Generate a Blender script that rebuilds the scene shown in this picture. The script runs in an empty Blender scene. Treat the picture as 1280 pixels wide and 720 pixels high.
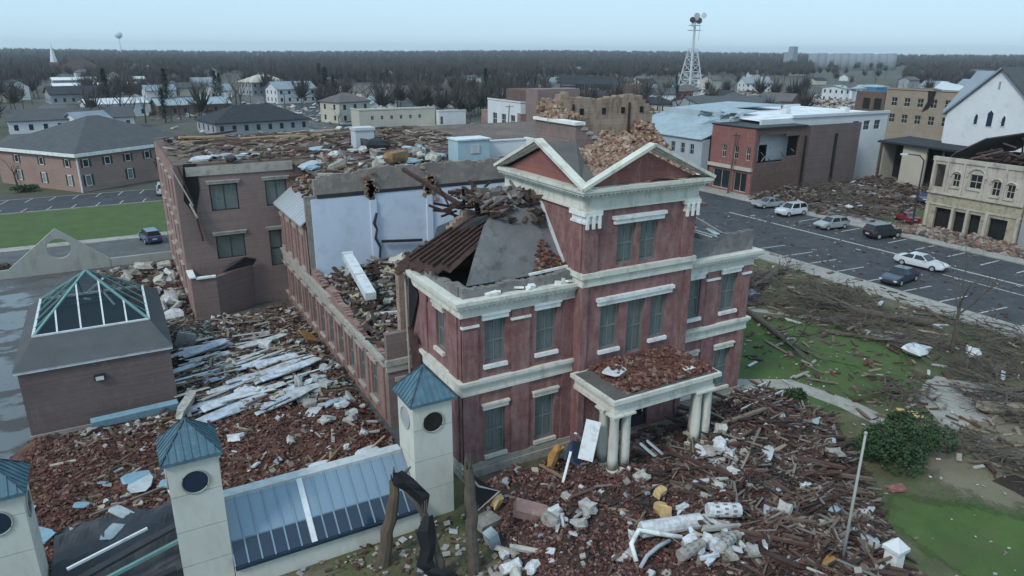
import bpy, bmesh, math, random
import numpy as np
from mathutils import Vector, Matrix
R = math.radians
rnd = random.Random(11)

# ------------------------------------------------------------------ camera, world, sun, exposure
sc = bpy.context.scene
COL = sc.collection
CAM_H = 21.0
YAW, PITCH, ROLL, FOC = R(29.5), math.atan(293/882.0), R(0.3), 882.0
cam_d = bpy.data.cameras.new('camera'); cam = bpy.data.objects.new('camera', cam_d); COL.objects.link(cam)
_h = Vector((math.sin(YAW), math.cos(YAW), 0)); _up = Vector((0, 0, 1)); _r = _h.cross(_up)
_F = _h*math.cos(PITCH) - _up*math.sin(PITCH); _U = _r.cross(_F)
_R2 = _r*math.cos(ROLL) + _U*math.sin(ROLL); _U2 = _U*math.cos(ROLL) - _r*math.sin(ROLL)
cam.matrix_world = Matrix(((_R2.x, _U2.x, -_F.x, 0), (_R2.y, _U2.y, -_F.y, 0), (_R2.z, _U2.z, -_F.z, CAM_H), (0, 0, 0, 1)))
cam_d.sensor_width = 36; cam_d.lens = 36*FOC/1280; cam_d.clip_end = 12000; cam_d.clip_start = 0.5
sc.camera = cam

SUN_EL, SUN_AZ = R(42), R(248)       # azimuth measured clockwise from +Y
world = bpy.data.worlds.new('World'); sc.world = world; world.use_nodes = True
wn = world.node_tree; wn.nodes.clear()
w_out = wn.nodes.new('ShaderNodeOutputWorld'); w_bg = wn.nodes.new('ShaderNodeBackground')
w_sky = wn.nodes.new('ShaderNodeTexSky'); w_sky.sky_type = 'NISHITA'; w_sky.sun_disc = False
w_sky.sun_elevation = SUN_EL; w_sky.sun_rotation = SUN_AZ; w_sky.air_density = 1.0; w_sky.dust_density = 0.6; w_sky.ozone_density = 1.5
w_mix = wn.nodes.new('ShaderNodeMix'); w_mix.data_type = 'RGBA'; w_mix.inputs[0].default_value = 0.86
w_mix.inputs[7].default_value = (4.05, 6.0, 7.4, 1)     # thin even cloud veil
wn.links.new(w_sky.outputs[0], w_mix.inputs[6]); wn.links.new(w_mix.outputs[2], w_bg.inputs[0])
w_bg.inputs[1].default_value = 0.1
wn.links.new(w_bg.outputs[0], w_out.inputs[0])

sun_d = bpy.data.lights.new('sun', 'SUN'); sun_d.energy = 1.3; sun_d.angle = R(12); sun_d.color = (1, 0.95, 0.88)
sun = bpy.data.objects.new('sun', sun_d); COL.objects.link(sun)
_sd = Vector((math.sin(SUN_AZ)*math.cos(SUN_EL), math.cos(SUN_AZ)*math.cos(SUN_EL), math.sin(SUN_EL)))
sun.rotation_euler = (-_sd).to_track_quat('-Z', 'Y').to_euler(); sun.location = (0, 0, 200)
sc.view_settings.view_transform = 'Standard'; sc.view_settings.look = 'None'
sc.view_settings.exposure = 0.5; sc.view_settings.gamma = 1.0; sc.view_settings.use_curve_mapping = False
sc.cycles.max_bounces = 5; sc.cycles.diffuse_bounces = 2; sc.cycles.glossy_bounces = 2; sc.cycles.transparent_max_bounces = 8
sc.cycles.volume_bounces = 0

def _ray(x, y): return _F*FOC + _R2*(x-640) + _U2*(360-y)
def atZ(x, y, Z=0.0): d = _ray(x, y); t = (Z-CAM_H)/d.z; return Vector((d.x*t, d.y*t, Z))
def atY(x, y, Y): d = _ray(x, y); t = Y/d.y; return Vector((d.x*t, Y, CAM_H+d.z*t))
def atX(x, y, X): d = _ray(x, y); t = X/d.x; return Vector((X, d.y*t, CAM_H+d.z*t))

# ------------------------------------------------------------------ materials
MATS = {}
class NT:
    def __init__(s, name):
        s.m = bpy.data.materials.new(name); s.m.use_nodes = True; s.t = s.m.node_tree
        s.b = s.t.nodes['Principled BSDF']; MATS[name] = s.m
        s.tc = s.t.nodes.new('ShaderNodeTexCoord'); s.co = s.tc.outputs['Object']
    def n(s, typ, **kw):
        nd = s.t.nodes.new(typ)
        for k, v in kw.items(): setattr(nd, k, v)
        return nd
    def l(s, a, b): s.t.links.new(a, b)
    def noise(s, scale, detail=4, rough=0.6, co=None, stretch=None):
        nd = s.n('ShaderNodeTexNoise'); nd.inputs['Scale'].default_value = scale; nd.inputs['Detail'].default_value = detail; nd.inputs['Roughness'].default_value = rough
        c = co or s.co
        if stretch:
            mp = s.n('ShaderNodeMapping'); mp.inputs['Scale'].default_value = stretch; s.l(c, mp.inputs[0]); c = mp.outputs[0]
        s.l(c, nd.inputs['Vector']); return nd.outputs['Fac']
    def ramp(s, fac, stops):
        r = s.n('ShaderNodeValToRGB'); e = r.color_ramp.elements
        while len(e) < len(stops): e.new(0.5)
        for i, (p, c) in enumerate(stops):
            e[i].position = p; e[i].color = (*c, 1) if len(c) == 3 else c
        s.l(fac, r.inputs[0]); return r.outputs[0]
    def mix(s, fac, a, b, mode='MIX'):
        m = s.n('ShaderNodeMix', data_type='RGBA', blend_type=mode)
        if isinstance(fac, (int, float)): m.inputs[0].default_value = fac
        else: s.l(fac, m.inputs[0])
        for i, v in ((6, a), (7, b)):
            if isinstance(v, tuple): m.inputs[i].default_value = (*v[:3], 1)
            else: s.l(v, m.inputs[i])
        return m.outputs[2]
    def step(s, fac, a, b):
        return s.ramp(fac, [(a, (0, 0, 0)), (b, (1, 1, 1))])
    def bump(s, h, strength=0.3, dist=0.05):
        b = s.n('ShaderNodeBump'); b.inputs['Strength'].default_value = strength; b.inputs['Distance'].default_value = dist
        s.l(h, b.inputs['Height']); s.l(b.outputs[0], s.b.inputs['Normal'])
    def col(s, c):
        if isinstance(c, tuple): s.b.inputs['Base Color'].default_value = (*c, 1)
        else: s.l(c, s.b.inputs['Base Color'])
    def rough(s, v): s.b.inputs['Roughness'].default_value = v
    def island(s): return s.n('ShaderNodeNewGeometry').outputs['Random Per Island']
def sc3(c, k): return tuple(min(1, x*k) for x in c)
def dull(name, c, var=0.25, scale=1.2, rough=0.9, dirt=None, bump=0.15, streak=0.0, spec=0.3):
    """plain weathered surface: base colour, large and small mottling, optional dirt blotches"""
    t = NT(name)
    a = t.noise(scale, 5); f = t.noise(scale*14, 3)
    k = t.ramp(a, [(0.3, sc3(c, 1-var)), (0.7, sc3(c, 1+var))])
    k = t.mix(t.ramp(f, [(0.35, (0.0,)*3), (0.65, (0.5,)*3)]), k, sc3(c, 1-var*0.7))
    if dirt:
        d = t.noise(scale*2.3, 6, 0.7, stretch=(1, 1, 0.35) if streak else None)
        k = t.mix(t.step(d, 0.5, 0.68), k, dirt)
    t.col(k); t.rough(rough); t.b.inputs['Specular IOR Level'].default_value = spec
    if bump: t.bump(f, bump, 0.03)
    return t.m
def brick(name, c1, c2, mortar, wear=None, bs=0.45, weark=(0.55, 0.72)):
    """brick courses in object space, running round corners, with large stains"""
    t = NT(name)
    sx = t.n('ShaderNodeSeparateXYZ'); t.l(t.co, sx.inputs[0])
    ad = t.n('ShaderNodeMath', operation='ADD'); t.l(sx.outputs[0], ad.inputs[0]); t.l(sx.outputs[1], ad.inputs[1])
    cx = t.n('ShaderNodeCombineXYZ'); t.l(ad.outputs[0], cx.inputs[0]); t.l(sx.outputs[2], cx.inputs[1])
    b = t.n('ShaderNodeTexBrick'); t.l(cx.outputs[0], b.inputs['Vector'])
    b.inputs['Scale'].default_value = 1; b.inputs['Brick Width'].default_value = 0.23; b.inputs['Row Height'].default_value = 0.078
    b.inputs['Mortar Size'].default_value = 0.008; b.inputs['Color1'].default_value = (*c1, 1); b.inputs['Color2'].default_value = (*c2, 1); b.inputs['Mortar'].default_value = (*mortar, 1)
    k = b.outputs['Color']
    lo = t.noise(0.35, 5, 0.65); k = t.mix(t.ramp(lo, [(0.3, (0.0,)*3), (0.7, (bs,)*3)]), k, sc3(c1, 0.55))
    fi = t.noise(2.3, 6, 0.7, stretch=(1, 1, 0.4))
    if wear: k = t.mix(t.step(fi, *weark), k, wear)
    rows = t.noise(1.0, 2, 0.5, stretch=(0.15, 0.15, 9))
    k = t.mix(t.ramp(rows, [(0.4, (0,)*3), (0.7, (0.28,)*3)]), k, sc3(c2, 1.35))
    t.col(k); t.rough(0.9); t.b.inputs['Specular IOR Level'].default_value = 0.25
    t.bump(b.outputs['Fac'], 0.2, -0.01)
    return t.m
def isl(name, cols, rough=0.9, dirt=0.35, grain=6.0):
    """each loose piece its own colour out of a palette, plus grime"""
    t = NT(name); n = len(cols)
    r = t.n('ShaderNodeValToRGB'); r.color_ramp.interpolation = 'CONSTANT'; e = r.color_ramp.elements
    while len(e) < n: e.new(0.5)
    for i, c in enumerate(cols): e[i].position = i/n; e[i].color = (*c, 1)
    t.l(t.island(), r.inputs[0])
    g = t.noise(grain, 4, 0.7)
    t.col(t.mix(t.ramp(g, [(0.35, (0,)*3), (0.75, (dirt,)*3)]), r.outputs[0], (0.05, 0.04, 0.035)))
    t.rough(rough); t.b.inputs['Specular IOR Level'].default_value = 0.25
    return t.m
def objvar(name, cols, rough=0.85, dirt=0.4, grain=3.0, dirtcol=(0.09, 0.07, 0.06)):
    """each separate object its own colour out of a palette (shared meshes)"""
    t = NT(name); n = len(cols)
    r = t.n('ShaderNodeValToRGB'); r.color_ramp.interpolation = 'CONSTANT'; e = r.color_ramp.elements
    while len(e) < n: e.new(0.5)
    for i, c in enumerate(cols): e[i].position = i/n; e[i].color = (*c, 1)
    oi = t.n('ShaderNodeObjectInfo'); t.l(oi.outputs['Random'], r.inputs[0])
    g = t.noise(grain, 5, 0.7)
    t.col(t.mix(t.ramp(g, [(0.42, (0,)*3), (0.7, (dirt,)*3)]), r.outputs[0], dirtcol))
    t.rough(rough); t.b.inputs['Specular IOR Level'].default_value = 0.3
    return t.m

RB = (0.200, 0.088, 0.090); RB2 = (0.24, 0.115, 0.113)
brick('red_brick', RB, RB2, (0.16, 0.10, 0.095), wear=(0.30, 0.20, 0.19), weark=(0.42, 0.70))
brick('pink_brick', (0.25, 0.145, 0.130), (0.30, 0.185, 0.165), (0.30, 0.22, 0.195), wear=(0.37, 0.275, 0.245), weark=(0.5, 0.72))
brick('mauve_brick', (0.215, 0.155, 0.147), (0.26, 0.19, 0.178), (0.21, 0.168, 0.155), wear=(0.15, 0.112, 0.105))
brick('dark_brick', (0.145, 0.108, 0.107), (0.175, 0.132, 0.128), (0.16, 0.13, 0.125), wear=(0.19, 0.15, 0.145))
brick('brown_brick', (0.125, 0.082, 0.072), (0.155, 0.10, 0.088), (0.14, 0.105, 0.095), wear=(0.21, 0.155, 0.135), weark=(0.55, 0.7))
brick('orange_brick', (0.235, 0.088, 0.08), (0.275, 0.11, 0.098), (0.26, 0.16, 0.145), wear=(0.31, 0.20, 0.175))
brick('tan_brick', (0.29, 0.235, 0.175), (0.33, 0.27, 0.205), (0.31, 0.27, 0.22), wear=(0.22, 0.185, 0.145))
brick('office_brick', (0.29, 0.195, 0.165), (0.33, 0.22, 0.19), (0.32, 0.25, 0.22))
brick('ruin_brick', (0.33, 0.235, 0.18), (0.40, 0.30, 0.235), (0.37, 0.31, 0.26), wear=(0.20, 0.135, 0.105), weark=(0.45, 0.62))
dull('cream_trim', (0.64, 0.635, 0.57), 0.12, 0.7, dirt=(0.42, 0.40, 0.34), streak=1)
dull('white_trim', (0.76, 0.78, 0.765), 0.1, 0.9, dirt=(0.48, 0.47, 0.44))
dull('pale_stone', (0.40, 0.375, 0.335), 0.18, 0.8, dirt=(0.24, 0.22, 0.2))
dull('grey_masonry', (0.21, 0.20, 0.195), 0.3, 1.1, dirt=(0.12, 0.11, 0.105))
dull('attic_plaster', (0.155, 0.158, 0.16), 0.3, 0.55, dirt=(0.085, 0.08, 0.075))
dull('white_plaster', (0.58, 0.66, 0.79), 0.06, 0.3, dirt=(0.50, 0.56, 0.66), bump=0.05)
dull('grey_plaster', (0.245, 0.215, 0.195), 0.25, 0.6, dirt=(0.34, 0.305, 0.27))
dull('tower_concrete', (0.58, 0.585, 0.535), 0.08, 0.5, dirt=(0.50, 0.48, 0.42), streak=1, bump=0.1)
dull('gable_concrete', (0.36, 0.37, 0.345), 0.1, 0.5, dirt=(0.28, 0.28, 0.255), streak=1, bump=0.1)
dull('asphalt', (0.055, 0.058, 0.066), 0.25, 0.35, rough=0.85, dirt=(0.085, 0.085, 0.09))
dull('asphalt_dry', (0.105, 0.108, 0.112), 0.22, 0.25, dirt=(0.14, 0.14, 0.138))
dull('line_paint', (0.55, 0.55, 0.53), 0.2, 2.0, dirt=(0.25, 0.25, 0.25))
dull('concrete', (0.34, 0.325, 0.295), 0.18, 0.5, dirt=(0.22, 0.205, 0.18))
dull('shingle', (0.088, 0.092, 0.098), 0.2, 0.8)
dull('shingle_dark', (0.035, 0.037, 0.044), 0.25, 0.8)
dull('shingle_brown', (0.125, 0.115, 0.11), 0.25, 0.6)
dull('flat_roof', (0.145, 0.105, 0.088), 0.4, 0.28, dirt=(0.20, 0.165, 0.145))
dull('roof_membrane', (0.72, 0.74, 0.76), 0.08, 0.2, dirt=(0.5, 0.51, 0.52))
dull('blue_metal', (0.32, 0.40, 0.44), 0.2, 0.25, rough=0.6, dirt=(0.24, 0.29, 0.31), spec=0.4)
dull('grey_siding', (0.36, 0.40, 0.43), 0.12, 0.3, rough=0.7)
dull('teal_metal', (0.075, 0.145, 0.19), 0.25, 0.9, rough=0.45, dirt=(0.11, 0.20, 0.245), spec=0.5, bump=0)
dull('teal_frame', (0.16, 0.30, 0.30), 0.15, 1.0, rough=0.4)
dull('white_metal', (0.66, 0.69, 0.71), 0.08, 1.0, rough=0.45, dirt=(0.45, 0.46, 0.47))
dull('pole_grey', (0.36, 0.36, 0.34), 0.15, 2.0, rough=0.5)
dull('lattice_metal', (0.52, 0.55, 0.58), 0.1, 0.4, rough=0.5)
dull('dark_metal', (0.035, 0.037, 0.042), 0.3, 1.5, rough=0.6)
dull('char_wood', (0.070, 0.038, 0.033), 0.45, 1.6, dirt=(0.03, 0.02, 0.019))
dull('wood_pole', (0.11, 0.085, 0.065), 0.3, 1.5)
dull('bark', (0.105, 0.088, 0.072), 0.35, 3.0)
dull('twig', (0.115, 0.098, 0.085), 0.3, 1.0)
dull('far_twig', (0.068, 0.060, 0.056), 0.4, 0.02, dirt=(0.098, 0.080, 0.066))
dull('pine', (0.018, 0.035, 0.022), 0.4, 0.8)
dull('shrub_leaf', (0.03, 0.062, 0.022), 0.5, 1.6, rough=0.6, dirt=(0.055, 0.095, 0.035))
dull('dry_twig', (0.115, 0.095, 0.08), 0.4, 1.2)
dull('cloth_dark', (0.018, 0.018, 0.022), 0.4, 1.0, rough=0.55, spec=0.4)
dull('house_white', (0.60, 0.62, 0.64), 0.1, 0.3)
dull('house_cream', (0.48, 0.45, 0.38), 0.12, 0.3)
dull('house_grey', (0.30, 0.32, 0.34), 0.15, 0.3)
dull('church_white', (0.66, 0.69, 0.72), 0.06, 0.2, dirt=(0.56, 0.58, 0.6))
dull('church_roof', (0.24, 0.28, 0.32), 0.12, 0.3, rough=0.6)
dull('blue_box', (0.36, 0.50, 0.57), 0.12, 0.8, rough=0.5)
dull('blue_panel', (0.06, 0.19, 0.34), 0.15, 0.3)
dull('sash_blue', (0.20, 0.28, 0.35), 0.15, 1.0, rough=0.5)
dull('sash_grey', (0.16, 0.19, 0.19), 0.15, 2.0)
dull('silo_grey', (0.24, 0.28, 0.32), 0.12, 0.03)
dull('store_cream', (0.46, 0.42, 0.36), 0.2, 0.6, dirt=(0.25, 0.22, 0.18), streak=1)
dull('store_ochre', (0.38, 0.335, 0.25), 0.25, 0.8, dirt=(0.17, 0.145, 0.115))
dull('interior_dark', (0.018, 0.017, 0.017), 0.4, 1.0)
dull('curtain', (0.42, 0.47, 0.44), 0.12, 2.0, dirt=(0.25, 0.29, 0.275))
dull('tyre', (0.012, 0.012, 0.013), 0.2, 3.0)
dull('rim', (0.35, 0.36, 0.37), 0.2, 3.0, rough=0.4)
dull('orange_wood', (0.42, 0.22, 0.075), 0.3, 2.0, dirt=(0.25, 0.13, 0.06))
dull('bundle_tan', (0.30, 0.19, 0.10), 0.4, 2.0, dirt=(0.14, 0.09, 0.06))
dull('tan_board', (0.55, 0.38, 0.19), 0.2, 2.0)
dull('mulch', (0.04, 0.028, 0.022), 0.4, 3.0)
isl('loose_brick', [(0.145, 0.056, 0.042), (0.115, 0.044, 0.035), (0.18, 0.08, 0.058), (0.09, 0.042, 0.036), (0.22, 0.12, 0.088), (0.15, 0.062, 0.048), (0.25, 0.175, 0.14), (0.10, 0.05, 0.043)])
isl('pale_brick', [(0.30, 0.19, 0.135), (0.24, 0.14, 0.105), (0.36, 0.25, 0.185), (0.19, 0.11, 0.085), (0.33, 0.22, 0.16), (0.42, 0.33, 0.26)])
isl('rubble_mix', [(0.22, 0.17, 0.14), (0.30, 0.26, 0.21), (0.16, 0.10, 0.08), (0.36, 0.33, 0.29), (0.12, 0.09, 0.08), (0.24, 0.13, 0.10)])
isl('rubble_grey_bits', [(0.20, 0.19, 0.18), (0.28, 0.27, 0.255), (0.13, 0.12, 0.115), (0.34, 0.33, 0.31), (0.09, 0.08, 0.075)])
isl('maroon_brick', [(0.12, 0.046, 0.04), (0.09, 0.038, 0.034), (0.15, 0.064, 0.054), (0.18, 0.095, 0.08), (0.075, 0.036, 0.032), (0.24, 0.165, 0.14)])
isl('splinters', [(0.12, 0.085, 0.062), (0.18, 0.135, 0.10), (0.085, 0.055, 0.042), (0.27, 0.22, 0.175), (0.065, 0.035, 0.028), (0.11, 0.05, 0.038), (0.40, 0.37, 0.33)])
isl('dark_splinters', [(0.062, 0.034, 0.028), (0.10, 0.062, 0.05), (0.045, 0.035, 0.033), (0.16, 0.115, 0.09), (0.25, 0.205, 0.17), (0.075, 0.034, 0.029), (0.04, 0.03, 0.028), (0.20, 0.185, 0.17), (0.12, 0.075, 0.058)])
isl('bits_pale', [(0.55, 0.56, 0.56), (0.38, 0.36, 0.33), (0.26, 0.23, 0.20), (0.35, 0.33, 0.30), (0.5, 0.47, 0.38), (0.20, 0.165, 0.14), (0.30, 0.35, 0.39), (0.60, 0.62, 0.64)], dirt=0.4)
isl('insulation', [(0.44, 0.43, 0.28), (0.36, 0.345, 0.23), (0.50, 0.49, 0.38), (0.16, 0.145, 0.12), (0.40, 0.42, 0.42), (0.27, 0.245, 0.18)], dirt=0.45)
objvar('board_pale', [(0.55, 0.58, 0.62), (0.48, 0.50, 0.52), (0.60, 0.66, 0.73), (0.44, 0.42, 0.38), (0.58, 0.60, 0.61), (0.36, 0.35, 0.33)])
objvar('board_raw', [(0.30, 0.215, 0.145), (0.22, 0.155, 0.11), (0.16, 0.105, 0.08), (0.36, 0.285, 0.215), (0.12, 0.075, 0.058), (0.19, 0.15, 0.125)])
objvar('board_tan', [(0.42, 0.30, 0.19), (0.34, 0.23, 0.15), (0.48, 0.36, 0.25), (0.22, 0.13, 0.085), (0.10, 0.07, 0.06)])
objvar('board_dark', [(0.075, 0.036, 0.03), (0.055, 0.032, 0.028), (0.11, 0.06, 0.046), (0.065, 0.042, 0.036), (0.15, 0.10, 0.08), (0.04, 0.03, 0.028), (0.20, 0.16, 0.135)])
objvar('panel_blue', [(0.52, 0.60, 0.70), (0.58, 0.63, 0.70), (0.44, 0.50, 0.58), (0.50, 0.52, 0.54)], dirt=0.6, grain=1.6)
objvar('batt_yellow', [(0.46, 0.45, 0.29), (0.38, 0.365, 0.25), (0.52, 0.51, 0.42), (0.42, 0.44, 0.42)], dirt=0.55)
objvar('plaster_lump', [(0.60, 0.61, 0.62), (0.42, 0.41, 0.39), (0.33, 0.31, 0.28), (0.64, 0.66, 0.69), (0.5, 0.48, 0.44)], dirt=0.6)
objvar('sheet_metal', [(0.22, 0.36, 0.44), (0.42, 0.47, 0.50), (0.30, 0.40, 0.46), (0.50, 0.53, 0.55)], rough=0.45, dirt=0.3)
objvar('house_wall', [(0.58, 0.60, 0.62), (0.46, 0.44, 0.38), (0.62, 0.64, 0.66), (0.33, 0.35, 0.37), (0.28, 0.17, 0.14), (0.50, 0.50, 0.48), (0.40, 0.42, 0.44)], dirt=0.1)
objvar('house_roof', [(0.10, 0.10, 0.105), (0.17, 0.16, 0.155), (0.06, 0.062, 0.068), (0.25, 0.25, 0.255), (0.13, 0.10, 0.085), (0.20, 0.215, 0.23), (0.42, 0.43, 0.45)], dirt=0.15)

def glassy(name, c, rough=0.08, alpha=None):
    t = NT(name); t.col(c); t.rough(rough); t.b.inputs['Specular IOR Level'].default_value = 0.6
    if alpha is not None: t.b.inputs['Alpha'].default_value = alpha
    return t.m
glassy('pane_glass', (0.20, 0.235, 0.23), 0.12, 0.42)  # grimy base raised so the panes carry a painted sky reflection
glassy('dark_glass', (0.018, 0.022, 0.026), 0.08)
glassy('sky_reflect_glass', (0.19, 0.27, 0.355), 0.24)  # pale blue base holds the sky's reflection on the upper walk panes
glassy('pyramid_glass', (0.03, 0.055, 0.07), 0.06, 0.45); MATS['pyramid_glass'].node_tree.nodes['Principled BSDF'].inputs['Specular IOR Level'].default_value = 0.2
glassy('deep_pane', (0.02, 0.035, 0.062), 0.1)
def paint(name, c):
    t = NT(name); t.col(c); t.rough(0.28); t.b.inputs['Coat Weight'].default_value = 0.6; t.b.inputs['Coat Roughness'].default_value = 0.1
    return t.m
paint('car_white', (0.60, 0.63, 0.66)); paint('car_navy', (0.018, 0.03, 0.05)); paint('car_silver', (0.30, 0.32, 0.34))
paint('car_black', (0.02, 0.022, 0.026)); paint('car_blue', (0.05, 0.075, 0.16)); paint('car_red', (0.24, 0.02, 0.03))
glassy('head_lamp', (0.6, 0.62, 0.64), 0.1); glassy('tail_lamp', (0.35, 0.02, 0.02), 0.2)

# grass, ground, wet asphalt, rubble bed
t = NT('grass'); a = t.noise(0.5, 5); f = t.noise(9, 4, 0.7); w = t.noise(0.16, 4, 0.6)
k = t.ramp(a, [(0.35, (0.048, 0.092, 0.018)), (0.65, (0.075, 0.13, 0.026))]); k = t.mix(t.ramp(f, [(0.4, (0,)*3), (0.7, (0.55,)*3)]), k, (0.04, 0.07, 0.016)); b_ = t.noise(0.45, 6, 0.7); k = t.mix(t.ramp(b_, [(0.46, (0,)*3), (0.7, (0.75,)*3)]), k, (0.085, 0.085, 0.04))
t.col(k); t.rough(0.95); t.bump(f, 0.6, 0.06)
t = NT('worn_grass'); a = t.noise(0.22, 6, 0.65); f = t.noise(8, 4, 0.7); g = t.noise(0.9, 5, 0.7)
k = t.ramp(a, [(0.36, (0.052, 0.088, 0.024)), (0.5, (0.10, 0.105, 0.045)), (0.62, (0.165, 0.14, 0.095))]); k = t.mix(t.step(g, 0.52, 0.66), k, (0.085, 0.068, 0.05))
k = t.mix(t.ramp(f, [(0.4, (0,)*3), (0.7, (0.5,)*3)]), k, (0.05, 0.052, 0.025)); t.col(k); t.rough(0.95); t.bump(f, 0.6, 0.06)
t = NT('dry_lawn'); a = t.noise(0.35, 6, 0.65); f = t.noise(8, 4, 0.7)
k = t.ramp(a, [(0.36, (0.20, 0.17, 0.115)), (0.6, (0.155, 0.14, 0.085))]); k = t.mix(t.ramp(f, [(0.4, (0,)*3), (0.7, (0.4,)*3)]), k, (0.09, 0.08, 0.05)); t.col(k); t.rough(0.95); t.bump(f, 0.5, 0.05)
for src, dst in (('grass', 'grass_patch'), ('dry_lawn', 'dry_patch')):
    mm_ = MATS[src].copy(); mm_.name = dst; MATS[dst] = mm_; tr_ = mm_.node_tree; at_ = tr_.nodes.new('ShaderNodeAttribute'); at_.attribute_name = 'edge'
    tc_ = tr_.nodes.new('ShaderNodeTexCoord'); nz_ = tr_.nodes.new('ShaderNodeTexNoise'); nz_.inputs['Scale'].default_value = .8; nz_.inputs['Detail'].default_value = 7; nz_.inputs['Roughness'].default_value = .75; tr_.links.new(tc_.outputs['Object'], nz_.inputs['Vector'])
    ad_ = tr_.nodes.new('ShaderNodeMath'); ad_.operation = 'MULTIPLY_ADD'; tr_.links.new(nz_.outputs['Fac'], ad_.inputs[0]); ad_.inputs[1].default_value = 1.6; tr_.links.new(at_.outputs['Fac'], ad_.inputs[2])
    mr_ = tr_.nodes.new('ShaderNodeMapRange'); mr_.inputs[1].default_value = 1.05; mr_.inputs[2].default_value = 1.45; tr_.links.new(ad_.outputs[0], mr_.inputs[0]); tr_.links.new(mr_.outputs[0], tr_.nodes['Principled BSDF'].inputs['Alpha'])
t = NT('town_ground'); a = t.noise(0.012, 6, 0.6); f = t.noise(0.35, 5, 0.7); g = t.noise(0.05, 5, 0.65)
k = t.ramp(a, [(0.35, (0.060, 0.062, 0.036)), (0.5, (0.075, 0.064, 0.052)), (0.62, (0.105, 0.098, 0.088))]); k = t.mix(t.step(g, 0.5, 0.62), k, (0.075, 0.085, 0.038))
k = t.mix(t.ramp(f, [(0.4, (0,)*3), (0.72, (0.5,)*3)]), k, (0.06, 0.05, 0.04)); t.col(k); t.rough(0.95)
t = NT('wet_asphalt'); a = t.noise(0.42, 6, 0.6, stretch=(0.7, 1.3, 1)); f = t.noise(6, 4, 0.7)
p = t.step(a, 0.46, 0.53); t.col(t.mix(p, t.ramp(f, [(0.35, (0.045, 0.046, 0.05)), (0.7, (0.085, 0.083, 0.083))]), (0.095, 0.10, 0.105)))  # puddles: muddy tone, lightened to put the sky's reflection into the colour
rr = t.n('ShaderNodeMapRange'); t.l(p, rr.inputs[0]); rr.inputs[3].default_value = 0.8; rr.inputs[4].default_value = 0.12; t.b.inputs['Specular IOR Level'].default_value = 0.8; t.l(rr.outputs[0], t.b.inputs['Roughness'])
def rubble_bed(name, cols, sc_=3.5):
    t = NT(name); v = t.n('ShaderNodeTexVoronoi'); v.inputs['Scale'].default_value = sc_; t.l(t.co, v.inputs['Vector'])
    sp = t.n('ShaderNodeSeparateColor'); t.l(v.outputs['Color'], sp.inputs[0])
    k = t.ramp(sp.outputs[0], [((i+0.5)/len(cols), c) for i, c in enumerate(cols)])
    f = t.noise(7, 5, 0.75); k = t.mix(t.ramp(f, [(0.35, (0,)*3), (0.65, (0.7,)*3)]), k, sc3(cols[0], 0.45))
    t.col(k); t.rough(0.95); t.bump(v.outputs['Distance'], 0.8, 0.15)
rubble_bed('rubble_red', [(0.085, 0.035, 0.028), (0.14, 0.055, 0.042), (0.11, 0.06, 0.045), (0.18, 0.09, 0.065)])
rubble_bed('rubble_dark', [(0.05, 0.035, 0.03), (0.075, 0.05, 0.042), (0.10, 0.055, 0.045), (0.06, 0.052, 0.048)])
rubble_bed('rubble_pale', [(0.21, 0.125, 0.095), (0.27, 0.175, 0.13), (0.17, 0.105, 0.085), (0.33, 0.24, 0.185)])
rubble_bed('rubble_grey', [(0.095, 0.085, 0.075), (0.14, 0.12, 0.10), (0.085, 0.062, 0.052), (0.19, 0.175, 0.16)])

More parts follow.
